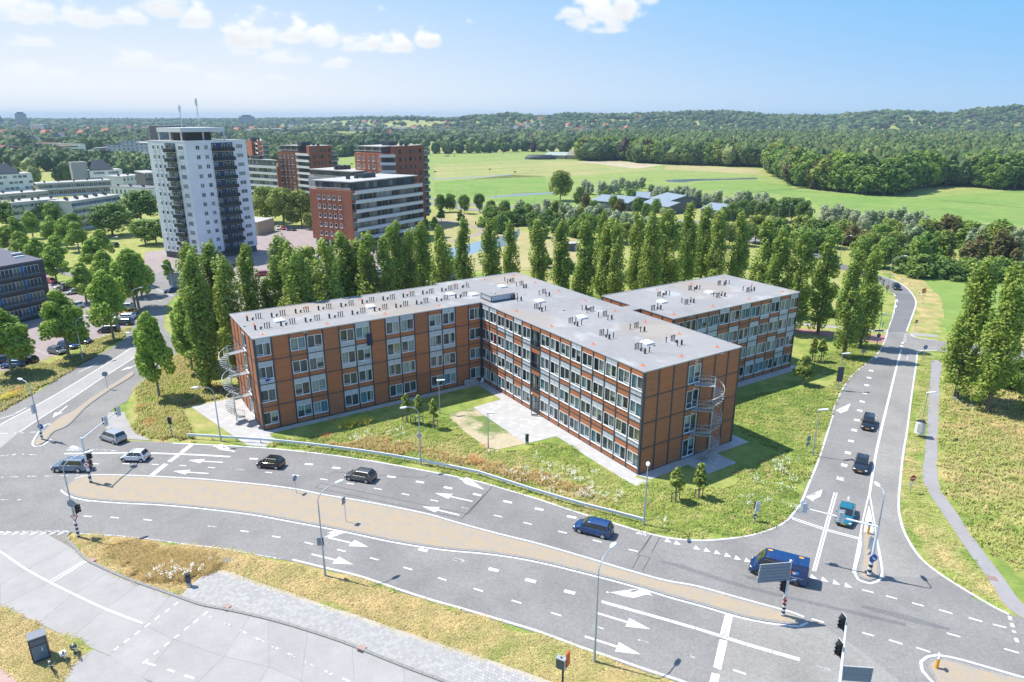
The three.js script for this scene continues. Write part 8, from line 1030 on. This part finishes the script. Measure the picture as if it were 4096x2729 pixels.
// an old sofa and a chair against the wall of the court
{ const p = lw([-2.6, 0.75]), o = thing('sofa', 'pale patterned sofa left outside in the shaded court corner', 'sofa', [p[0], 0.03, p[1]], TH), m = mat(0xffffff, 0.95, { map: tex(64, (u, v) => mix3([0.55, 0.55, 0.53], [0.25, 0.26, 0.26], sstep(0.5, 0.62, tf(u, v, 8, 3, 3))), 1) }); part(o, 'seat', bx(2.2, 0.45, 0.85, 0, 0.25, 0.1), m); part(o, 'backrest', bx(2.2, 0.6, 0.25, 0, 0.65, -0.3), m); for (const s of [-1, 1]) part(o, 'armrest', bx(0.25, 0.65, 0.9, s * 1.1, 0.35, 0.08), m); const q = lw([-0.8, 1.3]), c = thing('chair', 'white chair beside the old sofa in the court corner', 'chair', [q[0], 0.03, q[1]], TH - 1.2); part(c, 'seat', bx(0.45, 0.05, 0.45, 0, 0.45, 0), sWhite); part(c, 'backrest', bx(0.45, 0.5, 0.05, 0, 0.75, -0.2), sWhite); for (const [a, b] of [[-1, -1], [1, -1], [-1, 1], [1, 1]]) part(c, 'leg', bx(0.05, 0.45, 0.05, a * 0.2, 0.22, b * 0.2), sWhite); }
// bicycles
const bikeG = (() => { const w = new THREE.TorusGeometry(0.33, 0.022, 6, 26), sp = []; for (let i = 0; i < 8; i++) sp.push(bar([0, 0, 0], [0.32 * Math.cos(i * 0.785), 0.32 * Math.sin(i * 0.785), 0], 0.004, 3)); return { tyre: w, spokes: merge(sp), frame: merge([bar([-0.52, 0.35, 0], [-0.1, 0.32, 0], 0.018), bar([-0.1, 0.32, 0], [-0.25, 0.85, 0], 0.018), bar([-0.52, 0.35, 0], [-0.22, 0.72, 0], 0.014), bar([-0.1, 0.32, 0], [0.38, 0.72, 0], 0.02), bar([-0.22, 0.74, 0], [0.36, 0.82, 0], 0.018), bar([0.54, 0.35, 0], [0.34, 0.95, 0], 0.018)]), saddle: bx(0.25, 0.06, 0.16), bars: tube([[0.18, 1.02, -0.28], [0.34, 1.06, -0.12], [0.36, 1.05, 0], [0.34, 1.06, 0.12], [0.18, 1.02, 0.28]], 0.014, 5), mud: new THREE.TorusGeometry(0.37, 0.02, 4, 16, 2.6).scale(1, 1, 2.2), rack: merge([bx(0.42, 0.03, 0.14, -0.55, 0.76, 0), bar([-0.55, 0.36, 0.06], [-0.5, 0.75, 0.06], 0.01, 4)]), chain: bx(0.5, 0.12, 0.04, -0.32, 0.34, 0.05), pedal: merge([bx(0.1, 0.03, 0.1, 0.02, 0.2, 0.14), bx(0.1, 0.03, 0.1, -0.2, 0.46, -0.14)]) }; })();
function bicycle(p, turn, label, fm, lean = 0.08, crate, group = 'parked bicycles') { const o = thing('bicycle', label, 'bicycle', [p[0], 0.05, p[1]], turn, group); o.rotation.x = 0; const k = new THREE.Group(); for (const x of [-0.52, 0.54]) { const w = part(o, 'wheel', bikeG.tyre, tyreM, [x, 0.355, 0]); part(w, 'spokes', bikeG.spokes, galvM); } part(o, 'frame', bikeG.frame, fm); part(o, 'saddle', bikeG.saddle, blackM, [-0.27, 0.9, 0]); part(o, 'handlebar', bikeG.bars, galvM); part(o, 'mudguard', bikeG.mud, fm, [-0.52, 0.355, 0]); part(o, 'carrier', bikeG.rack, galvM); part(o, 'chain_case', bikeG.chain, blackM); part(o, 'pedals', bikeG.pedal, blackM); if (crate) part(o, 'bag', bx(0.42, 0.32, 0.45, -0.58, 0.6, 0), crate); return o; }
bicycle([[-38.22,-45.45]][0], -0.75, 'bicycle lowest of the three beside the cabinet', blackM); bicycle([[-37.87,-46.58]][0], -0.8, 'grey bicycle in the middle of the three on the dry verge', galvM, 0, sWhite); bicycle([[-37.43,-47.38]][0], -0.75, 'bicycle with a big black bag nearest to the side road', galvM, 0, blackM);
[[-48.48,-106.78],[-48.11,-107.02],[-47.75,-107.26],[-47.42,-107.6]].forEach((p, i) => bicycle(p, 1.2, `bicycle, ${ORD[i]} from the left by the west spiral stair`, [redM, blackM, blueS, blackM][i], 0, null, 'bicycles by the west stair'));

// ---------- tall grass and flowers ----------
{
  const tuft = (n, h, w, seed) => { const r = rng(seed), P = [], N = [], C = []; for (let i = 0; i < n; i++) { const a = r() * 6.283, d = r() * w, x = Math.cos(a) * d, z = Math.sin(a) * d, t = r() * 6.283, b = 0.03 + 0.03 * r(), hh = h * (0.45 + 0.55 * r()), l = 0.22 + 0.3 * r(), k = 0.85 + 0.3 * r(), bx0 = -Math.sin(t) * b, bz0 = Math.cos(t) * b, tx = x + Math.cos(t) * l, tz = z + Math.sin(t) * l; P.push(x + bx0, 0, z + bz0, tx, hh, tz, x - bx0, 0, z - bz0); for (let q = 0; q < 3; q++) { N.push(-Math.cos(t) * 0.45, 1, -Math.sin(t) * 0.45); C.push(k, k, k); } } const g = new THREE.BufferGeometry(); g.setAttribute('position', new THREE.Float32BufferAttribute(P, 3)); g.setAttribute('normal', new THREE.Float32BufferAttribute(N, 3)); g.setAttribute('color', new THREE.Float32BufferAttribute(C, 3)); g.computeBoundingBox(); const p = g.attributes.position, A = V3(), B = V3(); A.fromBufferAttribute(p, 1).sub(V3().fromBufferAttribute(p, 0)); B.fromBufferAttribute(p, 2).sub(V3().fromBufferAttribute(p, 0)); if (A.cross(B).y < 0) for (let i = 0; i < p.count; i += 3) { const q = [p.getX(i), p.getY(i), p.getZ(i)]; p.setXYZ(i, p.getX(i + 2), p.getY(i + 2), p.getZ(i + 2)); p.setXYZ(i + 2, ...q); } return g; };
  const grassMat = new THREE.MeshStandardMaterial({ color: lin(1, 1, 1), roughness: 0.9, vertexColors: true, side: THREE.DoubleSide });
  const solid = [mainRoad, sideRoad, leftRoad, concretePoly, eastStreet, paverPoly].map((p) => p), paths = scene.children.filter((o) => /^(footpath|wall_path|court_paving|cycle_path|corner_paving|bike_path|sand_patch|splitter|corner_island|approach_island)/.test(o.name));
  const foot = paths.map((o) => { const b = new THREE.Box3().setFromObject(o); return [b, o]; });
  const rayc = new THREE.Raycaster(); const blocked = (x, z) => { if (solid.some((p) => inPoly(x, z, p))) return true; const [u, v] = wl([x, z]); if ((u > -38 && u < 0.5 && v > -16 && v < 1.6) || (u > -0.4 && u < 18.6 && v > -17 && v < 40.5) || (u > 19 && u < 52.5 && v > 7 && v < 26.6) || (u > -46.5 && u < -37 && v > -16.5 && v < 3)) return true; for (const [b, o] of foot) if (x > b.min.x && x < b.max.x && z > b.min.z && z < b.max.z) { rayc.set(V3(x, 3, z), V3(0, -1, 0)); if (rayc.intersectObject(o, false).length) return true; } return false; };
  const r = rng(909), sets = { rough_grass: [], dry_grass: [], brown_grass: [] }; const c = new THREE.Color();
  const region = (poly, n, fn) => { const xs = poly.map((p) => p[0]), zs = poly.map((p) => p[1]), x0 = Math.min(...xs), x1 = Math.max(...xs), z0 = Math.min(...zs), z1 = Math.max(...zs); for (let i = 0; i < n; i++) { const x = lerp(x0, x1, r()), z = lerp(z0, z1, r()); const jx = fbm(x * 0.3, z * 0.3, 21.5, 3) * 3, jz = fbm(x * 0.3, z * 0.3, 25.5, 3) * 3; if (inPoly(x + jx, z + jz, poly) && !blocked(x, z)) fn(x, z); } };
  const green = () => { const k = 0.75 + 0.5 * r(), d = r(); return d < 0.6 ? [0.2 * k, 0.275 * k, 0.052 * k] : d < 0.85 ? [0.32 * k, 0.34 * k, 0.1 * k] : [0.5 * k, 0.42 * k, 0.19 * k]; }, straw = () => { const k = 0.75 + 0.5 * r(); return r() < 0.75 ? [0.54 * k, 0.42 * k, 0.19 * k] : [0.28 * k, 0.27 * k, 0.07 * k]; }, tan = () => { const k = 0.7 + 0.5 * r(); return r() < 0.6 ? [0.45 * k, 0.3 * k, 0.11 * k] : [0.42 * k, 0.33 * k, 0.13 * k]; };
  const near = (x, z, m = 1) => { const k = m * (1.0 + 0.35 * r()); return sc3(groundColor(x, z), k); };
  const north = [...[[-64.95,-111.52],[-65.41,-129.26],[-48.65,-106.54],[-38.03,-90.77]], ...[[-41.58,-89.69],[-48.13,-90.23],[-49.53,-88.57],[-53.88,-90.05],[-57.42,-93.74]]], bank = [[-46.45,-89.34],[-40.81,-87.78],[-24.65,-84.96],[-10.63,-80.64],[-8.07,-79.18],[1.74,-73.91],[11.63,-68.19],[18.36,-64.87],[21.35,-64.67],[23.63,-64.87],[27.58,-65.91],[32.44,-69.67],[40.98,-83.37],[50.41,-98.53],[56.72,-108.48],[66.5,-120.4],[76.14,-132.72],[70.24,-132.01],[55.44,-122.81],[51.67,-116.92],[57.78,-114.16],[54.96,-109.98],[37.14,-104.19],[35.1,-97.67],[32.77,-93.36],[37.96,-85.94],[38.49,-84.96],[23.99,-75.21],[17.5,-76.68],[15.39,-75.6],[12.89,-79.18],[7.59,-87.95],[3.89,-88.36],[1.85,-87.27],[-1.82,-85.61],[-3.64,-85.94],[-9.48,-95.49],[-12.63,-98.53],[-26.09,-90.77],[-35.16,-89.34]];
  region(north, 26000, (x, z) => sets.rough_grass.push([x, z, 0.3 + 0.3 * r(), r() < 0.2 ? tan() : near(x, z)]));
  region(bank, 120000, (x, z) => { const n = fbm(x * 0.16, z * 0.16, 6.1, 3); sets.rough_grass.push([x, z, 0.16 + 0.3 * r() * (0.6 + Math.max(0, n) * 2), r() < 0.14 ? (n > 0.05 ? straw() : green()) : near(x, z)]); });
  const brownB = [[-26.76,-87.27],[-21.1,-89.69],[-14.45,-87.27],[-8.49,-84],[-1.01,-80.93],[4.68,-79.18],[9.74,-73.79],[11.91,-72.04],[7.12,-74.3],[-0.98,-78.05],[-8.35,-82.44],[-18.75,-85.61]]; region(brownB, 9000, (x, z) => sets.brown_grass.push([x, z, 0.4 + 0.35 * r(), tan()]));
  region(dryIsle, 30000, (x, z) => { if (!inPoly(x, z, brownTall)) sets.dry_grass.push([x, z, 0.1 + 0.1 * r(), r() < 0.2 ? straw() : near(x, z)]); }); region(brownTall, 16000, (x, z) => sets.brown_grass.push([x, z, 0.16 + 0.2 * r(), r() < 0.5 ? tan() : near(x, z)])); region(bottomLeft, 14000, (x, z) => sets.dry_grass.push([x, z, 0.1 + 0.1 * r(), r() < 0.2 ? straw() : near(x, z)])); region(eastStrip, 16000, (x, z) => sets.dry_grass.push([x, z, 0.1 + 0.1 * r(), near(x, z)])); region(eastField, 60000, (x, z) => { if (x < 95 && z > -130) sets.rough_grass.push([x, z, 0.25 + 0.3 * r(), r() < 0.15 ? straw() : near(x, z)]); });
  region([[-92.4,-115.25],[-89.13,-120.1],[-85.26,-124.06],[-86.49,-134.87],[-84.19,-144.16],[-81.64,-136.34],[-81.27,-124.06],[-80.91,-114.16],[-80.45,-105.35],[-80.9,-99.13],[-82.54,-94.48],[-93.52,-108.98]], 14000, (x, z) => sets.rough_grass.push([x, z, 0.25 + 0.25 * r(), r() < 0.5 ? straw() : green()]));
  const tg = [tuft(9, 1, 0.32, 3), tuft(9, 1, 0.32, 8)];
  const LAB = { rough_grass: 'tall mixed green and straw grass around the blocks and fields', dry_grass: 'short dry straw-coloured grass of the verges', brown_grass: 'tall rusty brown seeding grass in the verges' };
  const MM = new THREE.Matrix4(), Q = new THREE.Quaternion(); for (const k of Object.keys(sets)) { const m = new THREE.InstancedMesh(tg[0], grassMat, sets[k].length); sets[k].forEach(([x, z, h, col], i) => { Q.setFromAxisAngle(V3(0, 1, 0), r() * 6.28); const w = 0.8 + 0.5 * r(); MM.compose(V3(x, 0, z), Q, V3(w, h, w)); m.setMatrixAt(i, MM); m.setColorAt(i, c.setRGB(...col)); }); m.name = k; shade(m); scene.add(m); ud(m, LAB[k], 'grass', undefined, 'stuff'); }
  // flowers in loose drifts
  const petal = (() => { const L = [], q = rng(4); for (let i = 0; i < 7; i++) L.push(new THREE.CircleGeometry(0.045, 6).rotateX(-Math.PI / 2 + (q() - 0.5)).translate((q() - 0.5) * 0.4, 0.45 + q() * 0.35, (q() - 0.5) * 0.4)); return merge(L); })();
  const drift = (name, label, spots, n, spread, col) => { const L = []; for (const p of spots) for (let i = 0; i < n; i++) { const x = p[0] + (r() + r() + r() - 1.5) * spread, z = p[1] + (r() + r() + r() - 1.5) * spread * 1.2; if (!blocked(x, z)) L.push([x, z]); } const m = new THREE.InstancedMesh(petal, mat(col, 0.8, { side: THREE.DoubleSide }), L.length); L.forEach(([x, z], i) => { Q.setFromAxisAngle(V3(0, 1, 0), r() * 6); const s = 0.6 + 0.7 * r(); MM.compose(V3(x, 0, z), Q, V3(s, 0.8 + 0.6 * r(), s)); m.setMatrixAt(i, MM); }); m.name = name; shade(m); scene.add(m); ud(m, label, 'flowers', undefined, 'stuff'); };
  drift('white_flowers', 'drifts of white wild flowers in the tall grass', [[-22.44,-88.29],[-22.52,-89.34],[-20.74,-89.87],[-17.3,-90.59],[-15.69,-89.34],[-2.97,-83.68],[1.84,-79.18],[3.4,-83.37],[4.82,-79.18],[5,-79.9],[3.94,-76.95],[8.16,-76.95],[8.28,-77.5],[7.67,-77.77],[9.29,-75.87],[9.02,-74.56],[8.37,-73.41],[9.47,-72.53],[10.69,-72.78],[12.99,-72.29],[4.79,-73.53],[1.26,-77.77],[-0.71,-79.18],[5.12,-76.95],[7.33,-79.61],[11.09,-78.33],[35.16,-81.23],[35.09,-80.64],[36.9,-81.98],[34.48,-78.61],[30.96,-76.54],[33.51,-74.56],[32.8,-70.6],[35.94,-76.95],[27.91,-71.8],[30.95,-71.56],[17.2,-67.42],[72.04,-99.34],[72.02,-102.38],[-35.99,-58.58],[-34.09,-58.06],[-32.42,-58.76],[-32.83,-57.72]], 8, 1.1, [0.8, 0.8, 0.76]);
  drift('red_poppies', 'scattered red poppies in the tall grass', [[-27.07,-94.71],[-26.9,-88.99],[-4.74,-81.98],[-3.78,-85.61],[25.2,-81.83],[-4.81,-82.14],[-58.84,-99.34],[-55.18,-94.48],[-54.13,-93.71],[-82.89,-106.54],[-28.16,-90.77],[-83.11,-106.06]], 14, 1.0, [0.6, 0.07, 0.02]);
  drift('yellow_flowers', 'yellow flowering weeds on the banks', [[-23.88,-93.74],[-22.98,-94.12],[-24.61,-93.36],[-22.24,-94.51],[-83.15,-103.28],[-82.76,-103.74],[-82.68,-104.65],[-25.74,-92.61]], 55, 1.1, [0.6, 0.5, 0.03]);
}

// ---------- animals and a cyclist, meshed from tapered limbs ----------
function sdfMesh(bones, lo, hi, cell, k = 0.06) { // bones: [ax, ay, az, ra, bx, by, bz, rb]
  const span = Math.max(hi[0] - lo[0], hi[1] - lo[1], hi[2] - lo[2]), n = Math.ceil(span / cell) + 6, mc = new MarchingCubes(n, new THREE.MeshStandardMaterial(), false, false, 60000), half = n * cell / 2, c = [(lo[0] + hi[0]) / 2, (lo[1] + hi[1]) / 2, (lo[2] + hi[2]) / 2];
  const P = new THREE.Vector3(), A = new THREE.Vector3(), Bv = new THREE.Vector3(), D = new THREE.Vector3(); mc.isolation = 0;
  for (let z = 0; z < n; z++) for (let y = 0; y < n; y++) for (let x = 0; x < n; x++) {
    P.set(c[0] + (x - n / 2) * cell, c[1] + (y - n / 2) * cell, c[2] + (z - n / 2) * cell); let d = 9;
    for (const b of bones) { A.set(b[0], b[1], b[2]); Bv.set(b[4], b[5], b[6]); D.copy(Bv).sub(A); const t = clamp(P.clone().sub(A).dot(D) / Math.max(1e-6, D.lengthSq())), q = P.distanceTo(A.addScaledVector(D, t)) - lerp(b[3], b[7], t), h = Math.max(k - Math.abs(d - q), 0) / k; d = Math.min(d, q) - h * h * k * 0.25; }
    mc.field[x + y * n + z * n * n] = -d;
  }
  mc.update(); const m = mc.count, g = new THREE.BufferGeometry(); g.setAttribute('position', new THREE.BufferAttribute(mc.positionArray.slice(0, m * 3), 3)); g.setAttribute('normal', new THREE.BufferAttribute(mc.normalArray.slice(0, m * 3), 3)); return g.scale(half, half, half).translate(...c);
}
{
  const legs = (x, hind) => [-0.16, 0.16].flatMap((z) => hind ? [[x, 1.0, z, 0.2, x + 0.12, 0.75, z, 0.11], [x + 0.12, 0.75, z, 0.1, x - 0.08, 0.48, z, 0.065], [x - 0.08, 0.48, z, 0.06, x - 0.04, 0.04, z, 0.06]] : [[x, 1.0, z, 0.17, x, 0.55, z, 0.08], [x, 0.55, z, 0.065, x + 0.02, 0.04, z, 0.06]]);
  const bones = [[-0.62, 1.12, 0, 0.29, 0.0, 1.1, 0, 0.29], [0, 1.1, 0, 0.29, 0.55, 1.15, 0, 0.3], [0.6, 1.2, 0, 0.22, 1.05, 0.85, 0, 0.14], [1.05, 0.85, 0, 0.13, 1.25, 0.42, 0, 0.07], [1.0, 0.98, 0.07, 0.04, 1.0, 1.1, 0.08, 0.015], [1.0, 0.98, -0.07, 0.04, 1.0, 1.1, -0.08, 0.015], [-0.86, 1.2, 0, 0.06, -1.02, 0.6, 0, 0.05], ...legs(0.5, false), ...legs(-0.62, true)];
  const g = sdfMesh(bones, [-1.2, -0.1, -0.5], [1.45, 1.6, 0.5], 0.05), coats = [mat([0.03, 0.022, 0.018], 0.8), mat([0.16, 0.075, 0.035], 0.8), mat([0.6, 0.58, 0.54], 0.8)];
  const spots = [[-64.7,-589.39],[-19.56,-619.42],[-79.7,-836.32],[-77.34,-838.7],[-75.35,-841.08],[-68.3,-838.7],[-10.98,-905.42],[-1.9,-891.79],[2.3,-589.39],[16.09,-610.36],[-157.77,-692.71]], ws = ['dark horse grazing next to the brick tower edge of the meadow', 'dark horse alone in the middle of the meadow', 'first of the dark horses grouped far across the meadow', 'second of the dark horses grouped far across the meadow', 'third of the dark horses grouped far across the meadow', 'dark horse just right of the far group', 'brown horse near the far hedge', 'pale horse near the far hedge', 'chestnut horse above the lone spreading tree', 'white horse right of the chestnut one', 'dark horse between the two brick towers'], cs = [0, 0, 0, 0, 0, 0, 1, 2, 1, 2, 0];
  spots.forEach((p, i) => { const o = solo('horse', g, coats[cs[i]], ws[i], 'horse', 'horses grazing in the meadow'); o.position.set(p[0], 0, p[1]); o.rotation.y = (i * 2.3) % 6.28; o.scale.setScalar(1.15); });
  const bird = sdfMesh([[-0.25, 0.2, 0, 0.1, 0.2, 0.22, 0, 0.14], [0.22, 0.26, 0, 0.06, 0.3, 0.55, 0, 0.04], [0.3, 0.55, 0, 0.05, 0.42, 0.52, 0, 0.025], [-0.25, 0.2, 0, 0.06, -0.42, 0.24, 0, 0.02], [0, 0.15, 0.05, 0.02, 0, 0.0, 0.05, 0.02], [0, 0.15, -0.05, 0.02, 0, 0, -0.05, 0.02]], [-0.5, 0, -0.2], [0.5, 0.65, 0.2], 0.03, 0.04), wm = mat([0.78, 0.78, 0.76], 0.8);
  [[-31.09,-504.37],[-30.3,-507.02],[-29.27,-500],[-30.66,-510.6],[-28.72,-507.02],[-24.11,-493.17],[-44.92,-768.78],[-16.24,-539.11]].forEach((p, i) => { const o = solo('white_bird', bird, wm, ['white bird at the left of the flock on the meadow', 'white bird inside the flock on the meadow', 'white bird at the front of the flock on the meadow', 'white bird at the back of the flock on the meadow', 'white bird at the right of the flock on the meadow', 'white bird apart to the right of the flock', 'lone white bird far across the meadow', 'lone white bird right of the flock near the ditch'][i], 'bird', 'white birds on the meadow'); o.position.set(p[0], 0, p[1]); o.rotation.y = i; o.scale.setScalar(1.3); });
  // the cyclist on the far road
  const q = [[-132.24,-196.98]][0], tn0 = -0.2; bicycle(q, tn0, 'bicycle ridden along the road behind the car park', blackM, 0, null, 'bicycle being ridden');
  const body = sdfMesh([[-0.25, 0.98, 0, 0.16, -0.08, 1.4, 0, 0.17], [-0.08, 1.4, -0.15, 0.08, -0.08, 1.4, 0.15, 0.08], [-0.03, 1.5, 0, 0.06, 0.0, 1.6, 0, 0.06], [0.02, 1.68, 0, 0.1, 0.03, 1.76, 0, 0.1], [-0.05, 1.4, 0.2, 0.06, 0.14, 1.2, 0.24, 0.05], [0.14, 1.2, 0.24, 0.045, 0.22, 1.06, 0.25, 0.04], [-0.05, 1.4, -0.2, 0.06, 0.14, 1.2, -0.24, 0.05], [0.14, 1.2, -0.24, 0.045, 0.22, 1.06, -0.25, 0.04], [-0.25, 0.95, 0.1, 0.1, 0.15, 0.78, 0.13, 0.075], [0.15, 0.78, 0.13, 0.07, 0.02, 0.3, 0.14, 0.05], [0.02, 0.28, 0.14, 0.05, 0.16, 0.25, 0.14, 0.035], [-0.25, 0.95, -0.1, 0.1, 0.12, 0.88, -0.13, 0.075], [0.12, 0.88, -0.13, 0.07, -0.18, 0.52, -0.14, 0.05], [-0.18, 0.5, -0.14, 0.05, -0.05, 0.48, -0.14, 0.035]], [-0.5, 0.1, -0.4], [0.4, 1.95, 0.4], 0.03, 0.05);
  const o = thing('person', 'cyclist in dark clothes riding along the road behind the car park', 'person', [q[0], 0.05, q[1]], tn0); part(o, 'body', body, mat([0.05, 0.055, 0.08], 0.9)); part(o, 'hair', new THREE.SphereGeometry(0.115, 12, 8, 0, 6.283, 0, 1.7).translate(0.01, 1.75, 0), mat([0.05, 0.03, 0.02], 0.9)); part(o, 'face', new THREE.SphereGeometry(0.085, 12, 8).scale(0.7, 1, 0.9).translate(0.09, 1.69, 0), mat([0.5, 0.32, 0.24], 0.7));
}

renderer.render(scene, camera);
